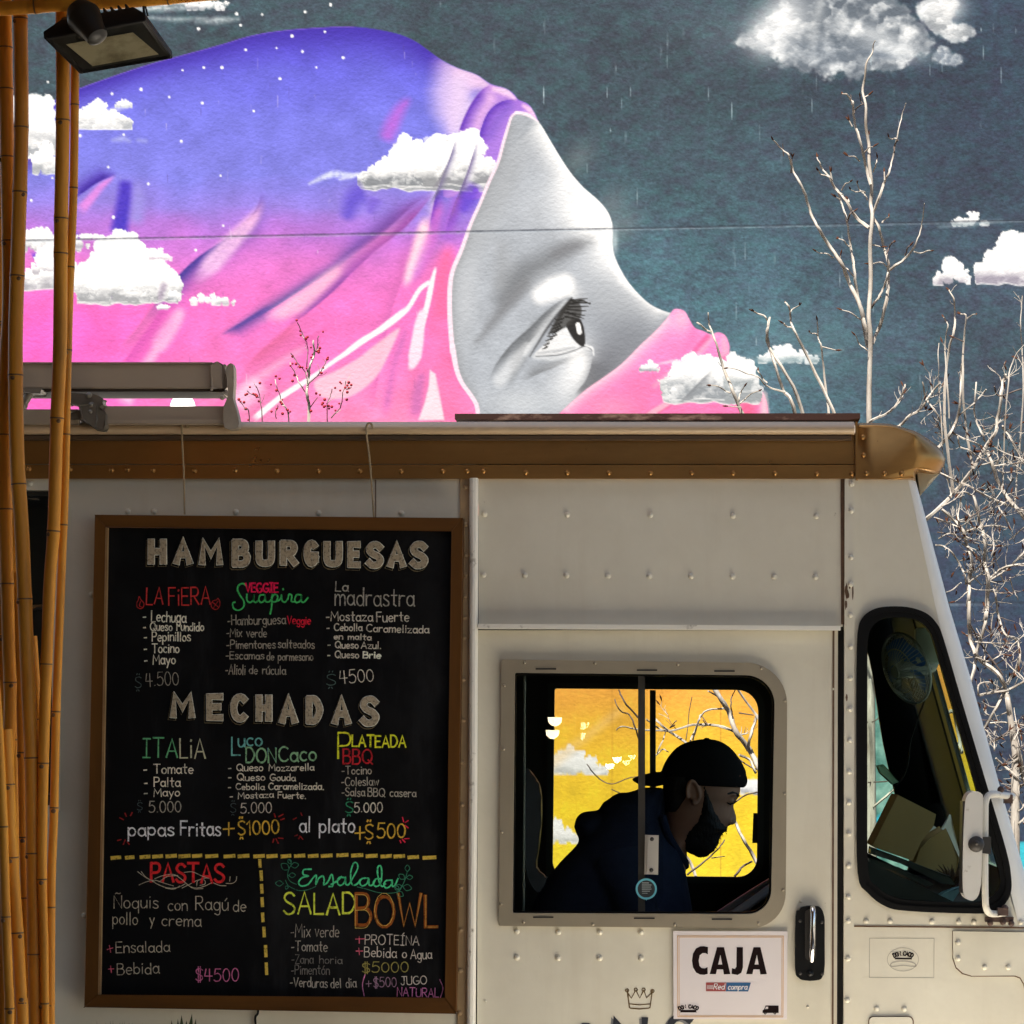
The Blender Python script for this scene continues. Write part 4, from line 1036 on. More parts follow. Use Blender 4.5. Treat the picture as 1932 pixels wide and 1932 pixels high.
# moulded gold corner cap and the visor over the windscreen
m = MB(); cap = [(1614, 796), (1622, 793.5)] + smooth(CC([(640, 297), (760, 306), (880, 338), (950, 362)]), 3) + [(1724, 815), (1726, 860), (1731, 907), (1614, 903)]
m.plate([[(1614, 796), (1618, 795), (1618, 906), (1614, 904)]], -.0255, .0)
m.rivets(CC([(507, 450), (513, 607), (540, 768), (698, 768), (850, 768)]), -.0225, 5.4, .007)
corner = m.build("cap_flange", GOLD, truck, sharp=45)
vp = [(1616, 905), (1616, 860), (1616, 810), (1617, 797)] + smooth(CC([(470, 296), (640, 297), (760, 306), (880, 338), (980, 366), (1050, 402), (1130, 452), (1200, 508), (1240, 560), (1257, 610), (1250, 660), (1228, 700), (1205, 738), (1130, 748), (1040, 735), (1000, 745), (988, 780), (990, 828)]), 3) + [(1690, 905.5), (1650, 905)]
m = MB(); R = []
def sm_(a, b, t): t = max(0, min(1, (t - a) / (b - a))); return t * t * (3 - 2 * t)
for Y in (-.0225, -.0215, -.019, -.014, -.006, .006, .020, .036, .055, .075, .09, W_ - .09, W_ - .055, W_ - .02, W_ + .006, W_ + .019, W_ + .0225):
    e = min(Y + .0225, W_ + .0225 - Y); s = math.sqrt(max(0, 1 - (1 - min(1, e / .11)) ** 2))
    ring = []
    for u, v in vp:
        wu = sm_(1690, 1782, u); wt = sm_(818, 800, v)
        nu = u - wu * (1 - s) * (u - 1700) * .72
        nv = v + wt * (1 - s) * 13 + wu * (1 - s) * (868 - v) * .35
        ring.append((P(nu, 0).x, Y, P(0, nv).z))
    R.append(ring)
m.rings(R); m.build("corner_cap", GOLD, truck, sharp=65)
m = MB()
q0 = [P(*u, 0) for u in CC([(1000, 700), (1205, 738), (1120, 800), (1030, 945)])]
m.hexa([Vector((q.x, .06, q.z)) for q in q0], [Vector((q.x, W_ - .06, q.z)) for q in q0]); m.build("visor_soffit", mat("pale_soffit", (.46, .40, .27), .5), truck, sharp=0)

# front: windscreen frame with two openings, glass, body below
def fbar(Ya, Yb, y0=905, y1=1750, th=.07):
    mb = MB(); a, b = P(xe(y0), y0, 0), P(xe(y1), y1, 0)
    mb.hexa([(a.x - th, Ya, a.z), (a.x - .002, Ya, a.z), (b.x - .002, Ya, b.z), (b.x - th, Ya, b.z)], [(a.x - th, Yb, a.z), (a.x - .002, Yb, a.z), (b.x - .002, Yb, b.z), (b.x - th, Yb, b.z)])
    return mb
fbar(.047, .085, th=.016).build("front_post", INNERG, truck, sharp=0); fbar(.97, 1.10, th=.016).build("front_post", INNERG, truck, sharp=0); fbar(1.93, 2.06, th=.02).build("front_post", INNERG, truck, sharp=0)
fb = MB()
for (ya, yb) in ((895, 1225), (1655, 1760)):
    a, b = P(xe(ya), ya, 0), P(xe(yb), yb, 0)
    for Ya, Yb in ((.085, .97), (1.10, 1.93)): fb.hexa([(a.x - .016, Ya, a.z), (a.x - .002, Ya, a.z), (b.x - .002, Ya, b.z), (b.x - .016, Ya, b.z)], [(a.x - .016, Yb, a.z), (a.x - .002, Yb, a.z), (b.x - .002, Yb, b.z), (b.x - .016, Yb, b.z)])
fb.build("front_rail", INNERG, truck, sharp=0)
for Ya, Yb in ((.085, .97),): fbar(Ya, Yb, 1225, 1655, .008).build("windscreen", glass("windscreen_glass", (.92, .97, .93), .8, ior=1.05), truck, sharp=0)
m = MB(); hx0, hx1 = P(1700, 0).x, P(2056, 0).x
m.box(P(1935, 0).x, hx1, .03, W_ - .03, .35, P(0, 1752).z); m.build("bonnet", WHITE, truck, sharp=0)
fbar(1.11, 1.92, 1000, 1700, .02).add([], []).build("dark_panel", mat("dark_panel_green", (.012, .024, .019), .7, var=.3, vscale=9, stretch=(1, 4, .3)), truck, sharp=0)  # added panel that turns the far half of the windscreen dark
# cab and kitchen interior
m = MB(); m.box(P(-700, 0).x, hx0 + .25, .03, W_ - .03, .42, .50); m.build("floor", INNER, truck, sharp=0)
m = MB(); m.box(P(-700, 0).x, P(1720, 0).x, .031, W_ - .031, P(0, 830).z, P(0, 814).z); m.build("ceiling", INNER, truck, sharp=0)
far_hole = rquad((1046, 1299), (1431, 1302), (1428, 1655), (1042, 1652), (4, 40, 36, 26), 8)
fq = [(1560 + (u - 1620) * .785, 1405 + (v - 1405) * .785) for u, v in qwi]
m = MB(); outl = [(760 - 300, 980), (xe(905) * .785 + 284.9 - 6, 1010), (xe(1750) * .785 + 284.9, 1676), (1830, 1676), (1830, 2080), (460, 2080)]
outl = [(-300, 920), (1632, 1005), (1826, 1690), (1850, 1700), (1850, 2080), (-300, 2080)]
fqp = smooth([(1559, 1300), (1563, 1245), (1585, 1214), (1615, 1214), (1640, 1240), (1666, 1400), (1700, 1545), (1716, 1610), (1708, 1648), (1670, 1656), (1600, 1652), (1566, 1620), (1559, 1560)], 4, True)
strip = [(1723, 1325), (1739, 1327), (1786, 1512), (1757, 1518)]
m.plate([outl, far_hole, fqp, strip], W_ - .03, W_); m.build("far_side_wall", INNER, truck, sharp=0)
m = MB(); hi2 = rquad((1052, 1305), (1425, 1308), (1422, 1649), (1048, 1646), (3, 36, 32, 24), 8); ho2 = rquad((1034, 1288), (1443, 1291), (1440, 1667), (1030, 1664), (4, 46, 42, 8), 8)
m.plate([ho2, far_hole], W_ - .05, W_ - .03); m.pbox(1226, 1302, 1237, 1652, W_ - .045, W_ - .01); m.build("far_window_frame", INNERG, truck, sharp=40)
m = MB(); q = CW([(1578, 940), (1600, 940), (1600, 1105), (1572, 1105)]); m.plate([q], W_ - .065, W_ - .05); m.build("far_window_latch", BLACKMETAL, truck, sharp=0)
m = MB(); m.plate([far_hole], W_ - .02, W_ - .016); m.plate([fqp], W_ - .02, W_ - .016); m.plate([strip], W_ - .02, W_ - .016); m.build("far_glass", glass("far_glass", (.985, .99, .985), .5), truck, sharp=0)
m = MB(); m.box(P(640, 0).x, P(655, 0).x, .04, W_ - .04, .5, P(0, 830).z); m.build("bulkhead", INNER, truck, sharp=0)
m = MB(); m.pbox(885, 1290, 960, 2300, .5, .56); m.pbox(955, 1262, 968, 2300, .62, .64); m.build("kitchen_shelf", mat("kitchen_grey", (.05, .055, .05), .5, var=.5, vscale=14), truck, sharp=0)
# dashboard
m = MB(); a = [P(1560, 1760, 0), P(1500, 1690, 0), P(1560, 1640, 0), P(1640, 1635, 0), P(1800, 1712, 0), P(1935, 1726, 0), P(1935, 1960, 0), P(1560, 1960, 0)]
m.add([(q.x, .04, q.z) for q in a] + [(q.x, W_ - .05, q.z) for q in a], [tuple(range(8)), tuple(range(15, 7, -1))] + [(i, (i + 1) % 8, 8 + (i + 1) % 8, 8 + i) for i in range(8)])
m.build("dashboard", mat("black_dashboard", (.014, .015, .015), .6), truck, bevel=.012)
# steering wheel, seen nearly edge on
sw = MB(); Yc = .62
c0 = P(1365, 1730, Yc); ax = (P(1455, 1636, Yc) - P(1302, 1738, Yc)).normalized(); ay = Vector((0, 1, 0))
ring = [c0 + (ax * math.cos(t) + ay * math.sin(t)) * .205 for t in [2 * math.pi * k / 40 for k in range(41)]]
sw.tube(ring, .013, 10, cap=False); hubn = ax.cross(ay)
for t in (0, 2.1, 4.2): sw.tube([c0 - hubn * .02, c0 + (ax * math.cos(t) + ay * math.sin(t)) * .205], [.016, .010])
if hubn.z > 0: hubn = -hubn
sw.tube([c0, c0 + hubn * .35 + Vector((.12, 0, -.1))], .03); sw.build("steering_wheel", mat("wheel_plastic", (.22, .23, .24), .45), truck)
# seat: tall pale back, base on a post
sb = MB(); pr = CW([(330, 700), (375, 745), (405, 810), (412, 950), (400, 1100), (385, 1240), (436, 1300), (405, 1370), (360, 1340), (330, 1240), (318, 1000), (318, 800)])
sb.plate([smooth(pr, 3, True)], .36, .43, ref=.36); sb.build("seat_back", mat("grey_vinyl", (.050, .062, .068), .45, var=.3, vscale=16, bump=.1), truck, bevel=.012)
sb = MB(); a, b = P(1010, 1780, .55), P(1330, 1830, .55); sb.box(a.x, b.x, .42, .98, b.z - .05, a.z - .02); sb.tube([(a.x * .5 + b.x * .5, .7, .5), (a.x * .5 + b.x * .5, .7, b.z)], .06); sb.build("seat", mat("black_vinyl", (.02, .02, .02), .5), truck, bevel=.02)
# wheels and skirt, below the picture
m = MB(); m.plate([[(-700, 2330), (2060, 2330), (2060, 2345), (-700, 2345)]], .02, .05); m.build("sill", WHITE, truck, sharp=0)
for wx in (-1.6, .62):
    for Y in (.02, W_ - .27):
        t = MB(); t.tube([(wx, Y, .36), (wx, Y + .06, .36), (wx, Y + .19, .36), (wx, Y + .25, .36)], [.31, .36, .36, .31], 32); wh = t.build("wheel", BLACK, truck)
        t = MB(); t.tube([(wx, Y - .004 if Y < 1 else Y + .254, .36), (wx, Y + .10, .36)], [.20, .16], 24); t.build("rim", GREYMETAL, wh)
# ------------------------------------------------------------------ mirror
TUBE = mat("cream_enamel_tube", (.62, .59, .51), .4, vcol=(.22, .12, .06), vscale=30, thr=(.62, .72))
m = MB(); mp_ = CQ([(985, 1152), (930, 1146), (880, 1140), (850, 1150), (836, 1185), (833, 1240), (832, 1500), (833, 1700), (838, 1770), (856, 1800), (890, 1806), (945, 1800)])
yo = [.03, -.05, -.10, -.115, -.12, -.12, -.12, -.12, -.115, -.09, -.05, -.03]
m.tube(smooth([tuple(P(u, v, d)) for (u, v), d in zip(mp_, yo)], 4), .0088, 10); mirror = m.build("side_mirror", TUBE, truck)
m = MB(); mh = smooth(CQ([(728, 1160), (750, 1130), (785, 1125), (815, 1140), (822, 1180), (818, 1400), (812, 1600), (800, 1690), (775, 1728), (740, 1728), (715, 1700), (708, 1600), (712, 1400), (720, 1220)]), 3, True)
m.plate([mh], -.20, -.10); m.build("mirror_shell", mat("white_enamel", (.66, .64, .58), .35, vcol=(.3, .26, .2), vscale=22, thr=(.66, .75)), mirror, bevel=.008, sharp=45)
m = MB(); mg = CQ([(708, 1180), (722, 1180), (716, 1690), (702, 1690)]); m.plate([mg], -.19, -.11); m.build("mirror_glass", mat("mirror_edge", (.05, .05, .05), .3), mirror, sharp=0)
m = MB(); cx, cy = CQ([(783, 1418)])[0]; m.dome(P(cx, cy, -.20), 15 * S0, .014, 16); m.dome(P(cx + 1, cy - 2, -.213), 4.5 * S0, .006, 10)
q = CQ([(812, 1382), (862, 1382), (860, 1470), (808, 1468)]); m.plate([q], -.136, -.106); m.build("mirror_clamp", DARKMETAL, mirror, bevel=.002)
m = MB()
for pts, Y in ((CQ([(835, 1825), (990, 1825), (988, 1850), (835, 1850)]), -.03), (CQ([(905, 1775), (960, 1775), (960, 1815), (905, 1815)]), -.06), (CQ([(940, 1145), (985, 1145), (985, 1190), (940, 1190)]), -.02)): m.plate([pts], Y, -.002)
m.rivets(CQ([(855, 1852), (925, 1848), (972, 1856)]), -.03, 6, .01); m.dome(P(*CQ([(932, 1768)])[0]) + Vector((0, -.05, 0)), .009, .012); m.dome(P(*CQ([(905, 1112)])[0]) + Vector((0, -.07, 0)), .009, .008)
m.build("mirror_bracket", mat("rusty_bracket", (.10, .055, .04), .7, var=.5, vscale=40), mirror, bevel=.001)

# ------------------------------------------------------------------ folded awning on the roof edge
AW = mat("beige_awning_metal", (.40, .33, .25), .45, var=.15, vscale=6, stretch=(.2, 1, 1))
m = MB(); m.pbox(-700, 686, 399, 733, -.07, .10); m.pbox(-700, 683, 402, 687, -.074, .104); awn = m.build("awning_cassette", AW, truck, bevel=.006)
m = MB(); m.pbox(-700, 733, 424, 739, -.062, .09); m.build("valance", mat("dark_valance", (.055, .035, .025), .8), awn, sharp=0)
m = MB(); q = CD([(1552, 170), (1612, 175), (1618, 325), (1552, 335)]); m.plate([q], -.082, .1); q = CD([(1520, 165), (1590, 145), (1645, 165), (1660, 230), (1655, 320), (1620, 355), (1560, 350), (1612, 330), (1612, 180)]); m.plate([q], -.06, .08); m.build("end_cap", AW, awn, bevel=.004)
m = MB(); q = CD([(1655, 215), (1665, 165), (1690, 150), (1710, 175), (1712, 300), (1705, 400), (1728, 480), (1750, 590), (1722, 625), (1640, 615), (1640, 460), (1672, 380)])
m.plate([smooth(q, 2, True)], -.09, -.045); m.dome(P(*CD([(1668, 430)])[0]) + Vector((0, -.09, 0)), 5 * S0, .006); m.build("folding_arm", mat("worn_cast_metal", (.42, .36, .28), .5, var=.35, vscale=18), awn, bevel=.005, sharp=45)
m = MB(); m.pbox(196, 766, 424, 794, -.07, -.02); m.pbox(196, 789, 424, 800, -.075, -.015); m.pbox(-700, 772, 150, 801, -.055, .0); m.build("lead_rail", AW, awn, bevel=.003)
m = MB(); q = CD([(500, 372), (620, 380), (700, 385), (745, 410), (750, 450), (730, 470), (765, 520), (770, 600), (750, 630), (690, 622), (600, 570), (580, 460), (500, 440)])
m.plate([q], -.11, -.06); q = CD([(580, 455), (700, 450), (712, 560), (690, 610), (600, 560)]); m.plate([q], -.118, -.11); m.rivets(CD([(715, 420), (735, 490), (730, 540)]), -.11, 6, .012)
q = CD([(500, 510), (580, 500), (580, 550), (500, 555)]); m.plate([q], -.09, -.04); m.build("elbow_joint", mat("grey_cast_metal", (.20, .18, .145), .45, metal=.3, var=.3, vscale=20), awn, bevel=.003)
m = MB(); q = CD([(170, 335), (300, 335), (290, 365), (180, 365)]); m.plate([q], -.1, -.03); m.tube([P(*CD([(220, 365)])[0], -.08), P(*CD([(222, 480)])[0]) + Vector((0, -.08, 0))], [.011, .009], 12); m.dome(P(*CD([(222, 475)])[0]) + Vector((0, -.08, 0)), .012, .016, 12, (0, 0, -1)); m.build("wall_bracket", GREYMETAL, awn, bevel=.002)
m = MB(); vx = P(345, 795, .5)
m.tube([(vx.x, .5, P(0, 800, .5).z + t) for t in (-.03, .0, .03, .06, .085, .10)], [.042, .043, .040, .031, .018, .004], 18); m.build("roof_vent", mat("white_plastic", (.8, .78, .76), .4), truck)
# ------------------------------------------------------------------ hand lettering
def A(cx, cy, rx, ry, a0=0, a1=360, n=14):
    return [(cx + rx * math.cos(math.radians(a0 + (a1 - a0) * k / n)), cy + ry * math.sin(math.radians(a0 + (a1 - a0) * k / n))) for k in range(n + 1)]
def SM(*p): return smooth(list(p), 5)
def bowl(r=.2, h=.3, cx=.22): return A(cx, h, r, .3, 40, 400)
ST = {}
def G(ch, w, *st): ST[ch] = (w, [list(s) for s in st])
Pb = SM((0, 1), (.38, .98), (.5, .76), (.38, .52), (0, .48))
G('A', .62, [(0, 0), (.31, 1), (.62, 0)], [(.12, .34), (.5, .34)])
G('B', .54, [(0, 0), (0, 1)], SM((0, 1), (.36, .98), (.46, .78), (.34, .56), (0, .53)), SM((0, .53), (.4, .52), (.54, .28), (.4, .02), (0, 0)))
G('C', .58, A(.34, .5, .34, .5, 48, 312)); G('D', .6, [(0, 0), (0, 1)], SM((0, 1), (.36, .96), (.6, .5), (.36, .04), (0, 0)))
G('E', .48, [(.48, 1), (0, 1), (0, 0), (.48, 0)], [(0, .52), (.4, .52)]); G('F', .46, [(.46, 1), (0, 1), (0, 0)], [(0, .53), (.38, .53)])
G('G', .66, A(.36, .5, .36, .5, 48, 335), [(.36, .42), (.68, .42), (.68, .16)]); G('H', .54, [(0, 0), (0, 1)], [(.54, 0), (.54, 1)], [(0, .5), (.54, .5)])
G('I', .4, [(.2, 0), (.2, 1)], [(0, 1), (.4, 1)], [(0, 0), (.4, 0)]); G('J', .5, SM((.36, 1), (.36, .3), (.28, .04), (.08, .04), (0, .2)), [(.12, 1), (.58, 1)])
G('L', .44, [(0, 1), (0, 0), (.44, 0)]); G('M', .74, [(0, 0), (.06, 1), (.37, .36), (.68, 1), (.74, 0)]); G('N', .54, [(0, 0), (0, 1), (.54, 0), (.54, 1)])
G('Ñ', .54, [(0, 0), (0, 1), (.54, 0), (.54, 1)], SM((.1, 1.16), (.2, 1.22), (.34, 1.16), (.46, 1.22)))
G('O', .7, A(.35, .5, .35, .5)); G('P', .5, [(0, 0), (0, 1)], Pb); G('Q', .72, A(.35, .5, .35, .5), [(.42, .25), (.74, -.05)])
G('R', .54, [(0, 0), (0, 1)], Pb, [(.2, .48), (.54, 0)]); G('S', .52, SM((.5, .86), (.36, .99), (.14, .96), (.03, .76), (.16, .57), (.4, .44), (.52, .25), (.4, .04), (.16, .01), (0, .15)))
G('T', .6, [(0, 1), (.6, 1)], [(.3, 1), (.3, 0)]); G('U', .56, SM((0, 1), (0, .3), (.08, .06), (.28, 0), (.48, .06), (.56, .3), (.56, 1))); G('V', .58, [(0, 1), (.29, 0), (.58, 1)])
G('W', .84, [(0, 1), (.2, 0), (.42, .7), (.62, 0), (.84, 1)]); G('Z', .5, [(0, 1), (.5, 1), (0, 0), (.5, 0)]); G('Í', .4, [(.2, 0), (.2, 1)], [(0, 1), (.4, 1)], [(0, 0), (.4, 0)], [(.2, 1.1), (.34, 1.28)]); G('Á', .62, [(0, 0), (.31, 1), (.62, 0)], [(.12, .34), (.5, .34)], [(.3, 1.1), (.44, 1.26)])
G('a', .46, A(.22, .3, .22, .29, 40, 400), [(.44, .6), (.44, .1), (.5, 0)]); G('b', .44, [(0, 1), (0, 0)], A(.22, .29, .22, .29)); G('c', .4, A(.23, .3, .23, .3, 50, 310)); G('d', .46, A(.22, .29, .22, .29), [(.44, 1), (.44, 0)])
G('e', .44, [(.02, .3), (.43, .33)], A(.23, .3, .22, .3, 8, 310)); G('f', .34, SM((.36, .95), (.22, 1), (.14, .85), (.14, 0)), [(0, .55), (.32, .55)]); G('g', .46, A(.22, .3, .22, .29), SM((.44, .6), (.44, -.15), (.3, -.34), (.06, -.24)))
G('h', .42, [(0, 1), (0, 0)], SM((0, .38), (.16, .58), (.36, .54), (.42, .35), (.42, 0))); G('i', .12, [(.06, .58), (.06, 0)], [(.05, .8), (.07, .86)]); G('í', .16, [(.06, .58), (.06, 0)], [(.05, .76), (.18, .94)]); G('l', .14, [(.06, 1), (.06, 0)])
G('m', .64, [(0, .6), (0, 0)], SM((0, .4), (.14, .58), (.28, .54), (.32, .35), (.32, 0)), SM((.32, .4), (.46, .58), (.6, .54), (.64, .35), (.64, 0))); G('n', .42, [(0, .6), (0, 0)], SM((0, .38), (.16, .58), (.36, .54), (.42, .35), (.42, 0)))
G('o', .44, A(.22, .3, .22, .29)); G('ó', .44, A(.22, .3, .22, .29), [(.2, .72), (.34, .92)]); G('p', .46, [(0, .6), (0, -.36)], A(.22, .3, .22, .29)); G('q', .46, A(.22, .3, .22, .29), [(.44, .6), (.44, -.36)]); G('r', .34, [(0, .6), (0, 0)], SM((0, .36), (.12, .56), (.34, .56)))
G('s', .36, SM((.35, .52), (.22, .6), (.06, .56), (.04, .42), (.18, .32), (.34, .2), (.32, .04), (.14, 0), (0, .08))); G('t', .36, [(.17, .95), (.17, .08), (.3, 0)], [(0, .62), (.36, .62)]); G('u', .42, SM((0, .6), (0, .2), (.1, .01), (.28, .03), (.42, .25)), [(.42, .6), (.42, 0)])
G('ú', .42, SM((0, .6), (0, .2), (.1, .01), (.28, .03), (.42, .25)), [(.42, .6), (.42, 0)], [(.2, .74), (.34, .94)]); G('v', .42, [(0, .6), (.2, 0), (.42, .6)]); G('w', .6, [(0, .6), (.14, 0), (.3, .5), (.44, 0), (.6, .6)]); G('x', .42, [(0, .6), (.42, 0)], [(.42, .6), (0, 0)])
G('y', .44, [(0, .6), (.22, .06)], [(.44, .6), (.1, -.36)]); G('z', .42, [(0, .58), (.42, .58), (0, 0), (.42, 0)])
G('0', .5, A(.25, .5, .25, .5)); G('1', .26, [(0, .78), (.2, 1), (.2, 0)]); G('4', .54, [(.36, 0), (.36, 1)], [(.1, 1), (0, .42), (.56, .42)]); G('5', .5, [(.48, 1), (.1, 1), (.04, .56)], SM((.04, .56), (.3, .64), (.5, .4), (.4, .06), (.14, 0), (0, .1)))
G('$', .5, SM((.5, .84), (.32, .96), (.06, .88), (.05, .64), (.25, .5), (.46, .36), (.46, .12), (.2, .02), (0, .14)), [(.19, 1.12), (.19, -.12)], [(.33, 1.12), (.33, -.12)])
G('§', .46, SM((.46, .9), (.3, 1), (.06, .9), (.06, .66), (.25, .5), (.44, .34), (.42, .1), (.18, .0), (0, .12)), [(.12, 1.2), (.16, 1.3)], [(.3, 1.2), (.32, 1.3)], [(.1, -.3), (.16, -.18)], [(.3, -.3), (.26, -.18)])
G('+', .5, [(0, .42), (.5, .46)], [(.25, .76), (.25, .1)]); G('-', .3, [(0, .36), (.28, .38)]); G('.', .12, [(.03, .02), (.08, .04)]); G('(', .2, SM((.2, 1.2), (.02, .5), (.14, -.3))); G(')', .2, SM((0, 1.2), (.2, .5), (.02, -.3))); G(' ', .34)

CHALK = {}
def chalk(rgb, s=1.0):
    k = (rgb, s)
    if k in CHALK: return CHALK[k]
    c = tuple(min(.85, v * s * 1.75) for v in lin(rgb))
    m = mat("chalk_%d_%d_%d" % rgb + ("_%d" % int(s * 100)), c, .95, vscale=150, vcol=tuple(v * .28 for v in c), thr=(.50, .70), detail=3, spec=.1)
    CHALK[k] = m
    return m

def ribbon(mb, pts, w, Y, ref=None, w1=None):
    """flat chalk line of width w (photo units) through photo points"""
    q = [np.array(p, float) for p in pts]
    q = [q[0]] + [b for a, b in zip(q, q[1:]) if np.linalg.norm(b - a) > 1e-4]
    n = len(q)
    if n < 2: return
    d0 = q[1] - q[0]; d1 = q[-1] - q[-2]
    q[0] = q[0] - d0 / np.linalg.norm(d0) * w * .35; q[-1] = q[-1] + d1 / np.linalg.norm(d1) * w * .35
    Lv, Rv = [], []
    for i in range(n):
        a = q[i] - q[i - 1] if i else q[1] - q[0]
        b = q[i + 1] - q[i] if i < n - 1 else q[-1] - q[-2]
        a = a / (np.linalg.norm(a) + 1e-9); b = b / (np.linalg.norm(b) + 1e-9)
        t = a + b
        if np.linalg.norm(t) < .15: t = b
        t /= np.linalg.norm(t)
        nn = np.array([-t[1], t[0]]); k = 1 / max(.8, float(nn @ np.array([-b[1], b[0]])))
        ww = w / 2 * k * (rnd.uniform(.76, 1.18) if w < 5 else rnd.uniform(.96, 1.04))
        Lv.append(q[i] + nn * ww); Rv.append(q[i] - nn * ww)
    ribbon.k = (ribbon.k + 1) % 24
    Yy = Y - ribbon.k * 4e-5
    rf = Y if ref is None else ref
    vv = [P(u[0], u[1], rf) for u in Lv] + [P(u[0], u[1], rf) for u in Rv]
    vv = [(v.x, Yy, v.z) for v in vv]
    mb.add(vv, [(i, i + 1, n + i + 1, n + i) for i in range(n - 1)])
ribbon.k = 0

def text(mb, s, x0, y0, x1, y1, h, w, Y, jit=.034, shear=0.0, track=.16, ref=None, fill=None):
    """writes s from baseline point (x0, y0) to (x1, y1), capital height h, stroke w"""
    adv = []
    X = 0
    for ch in s:
        gw, st = ST[ch]
        adv.append(X); X += gw + track
    X -= track
    L = math.hypot(x1 - x0, y1 - y0); sx = L / X
    ux, uy = (x1 - x0) / L, (y1 - y0) / L
    for ch, a in zip(s, adv):
        gw, st = ST[ch]
        dy = rnd.uniform(-jit, jit) * 1.2; ds = 1 + rnd.uniform(-jit, jit) * 1.5
        for q in st:
            pts = []
            for (u, v) in q:
                u2 = (a + u) * sx + shear * v * h
                v2 = (v * ds + dy) * h
                pts.append((x0 + ux * u2 + uy * v2, y0 + uy * u2 - v2))
            ribbon(mb, pts, w, Y, ref)
# ------------------------------------------------------------------ the menu board
YB = -.052
RB = -.058
board = empty("menu_board", P(515, 1905, 0) + Vector((0, -.03, 0)), "black chalkboard menu in a brown wooden frame hanging on the truck side", "menu board")
tl, tr, br, bl = CA([(75, 50)])[0], CB([(1748, 78)])[0], CF([(1836, 1610)])[0], CE([(60, 1553)])[0]
itl, itr, ibr, ibl = CA([(160, 153)])[0], CB([(1655, 185)])[0], CF([(1738, 1470)])[0], CE([(186, 1440)])[0]
WOOD = mat("brown_frame_wood", (.125, .050, .008), .5, vcol=(.060, .023, .004), vscale=9, stretch=(1, 1, .12), thr=(.35, .7), bump=.05, bscale=40, spec=.2)
WOODH = mat("brown_frame_wood_across", (.125, .050, .008), .5, vcol=(.060, .023, .004), vscale=9, stretch=(.12, 1, 1), thr=(.35, .7), bump=.05, bscale=40, spec=.2)
frame_parts = ((tl, tr, itr, itl, WOODH), (tr, br, ibr, itr, WOOD), (br, bl, ibl, ibr, WOODH), (bl, tl, itl, ibl, WOOD))
for a, b, c, d, mt in frame_parts:
    def sh(p, q, k=.35): return (p[0] + (q[0] - p[0]) / max(1, math.dist(p, q)) * k, p[1] + (q[1] - p[1]) / max(1, math.dist(p, q)) * k)
    m = MB(); m.plate([[sh(a, b), sh(b, a), sh(c, d), sh(d, c)]], -.072, -.018, ref=RB); m.build("frame_rail", mt, board, bevel=.003)
m = MB(); lip = 4.5
m.plate([[itl, (itl[0] + lip, itl[1] + 1), (ibl[0] + lip, ibl[1] - 1), ibl]], -.066, -.052, ref=RB); m.build("frame_lip", mat("pale_wood_edge", (.34, .21, .09), .6, var=.3, vscale=30), board, sharp=0)  # lighter strip along one inner edge of the frame
m = MB(); e = 3
m.plate([[(itl[0] - e, itl[1] - e), (itr[0] + e, itr[1] - e), (ibr[0] + e, ibr[1] + e), (ibl[0] - e, ibl[1] + e)]], YB, -.03, ref=RB)
slate = mat("black_chalkboard", (.0026, .0026, .003), .8, vcol=(.012, .012, .0125), vscale=3.5, thr=(.50, .85), spec=.12, detail=9)
m.build("slate", slate, board, sharp=0)
YL = YB - .0012
def write(name, items, colour, w, label=None, s=1.0):
    """items: (crop, text, x0, y0, x1, y1, cap height)"""
    for cr, s_, x0, y0, x1, y1, h in items:
        mb = MB()
        (a, b), (c, d) = cr([(x0, y0), (x1, y1)]); k = abs(cr([(1, 0)])[0][0] - cr([(0, 0)])[0][0])
        text(mb, s_, a, b, c, d, h * k, w, YL, ref=RB)
        mb.build(name, chalk(colour, s), board, label=label, sharp=0, recalc=False)
def scribble(name, strokes, colour, w, label=None, s=1.0):
    mb = MB()
    for cr, pts in strokes: ribbon(mb, smooth(cr(pts), 4) if len(pts) > 2 else cr(pts), w, YL, RB)
    return mb.build(name, chalk(colour, s), board, label=label, sharp=0, recalc=False)

def block(name, items, label):
    """block capitals filled with grey chalk, bright edge, and a shadow line to the lower left"""
    fill, rim, shd = MB(), MB(), MB()
    global YL
    Y0 = YL
    for cr, ch, x0, y0, x1, h in items:
        (a, b), (c, d) = cr([(x0, y0), (x1, y0)]); k = abs(cr([(1, 0)])[0][0] - cr([(0, 0)])[0][0])
        W = 14
        ins = W / 2 + .3
        text(shd, ch, a + ins - 2.6, b - ins + 3.4, c - ins - 2.6, b - ins + 3.4, h * k - 2 * ins, W + 1.8, Y0 + .0008, jit=.0, ref=RB)
        text(shd_in, ch, a + ins - 2.6, b - ins + 3.4, c - ins - 2.6, b - ins + 3.4, h * k - 2 * ins, W - .8, Y0 - .0004, jit=.0, ref=RB)
        text(rim, ch, a + ins, b - ins, c - ins, b - ins, h * k - 2 * ins, W, Y0 - .0016, jit=.0, ref=RB)
        text(fill, ch, a + ins, b - ins, c - ins, b - ins, h * k - 2 * ins, W - 2.4, Y0 - .0028, jit=.0, ref=RB)
    o = rim.build(name, chalk((216, 202, 172), 1.0), board, label=label, sharp=0, recalc=False)
    fill.build("chalk_fill", chalk((150, 138, 116), .8), o, sharp=0, recalc=False)
    shd.build("shadow_line", chalk((120, 108, 78), .6), o, sharp=0, recalc=False)
    shd_in.build("shadow_gap", slate, o, sharp=0, recalc=False)
shd_in = MB()
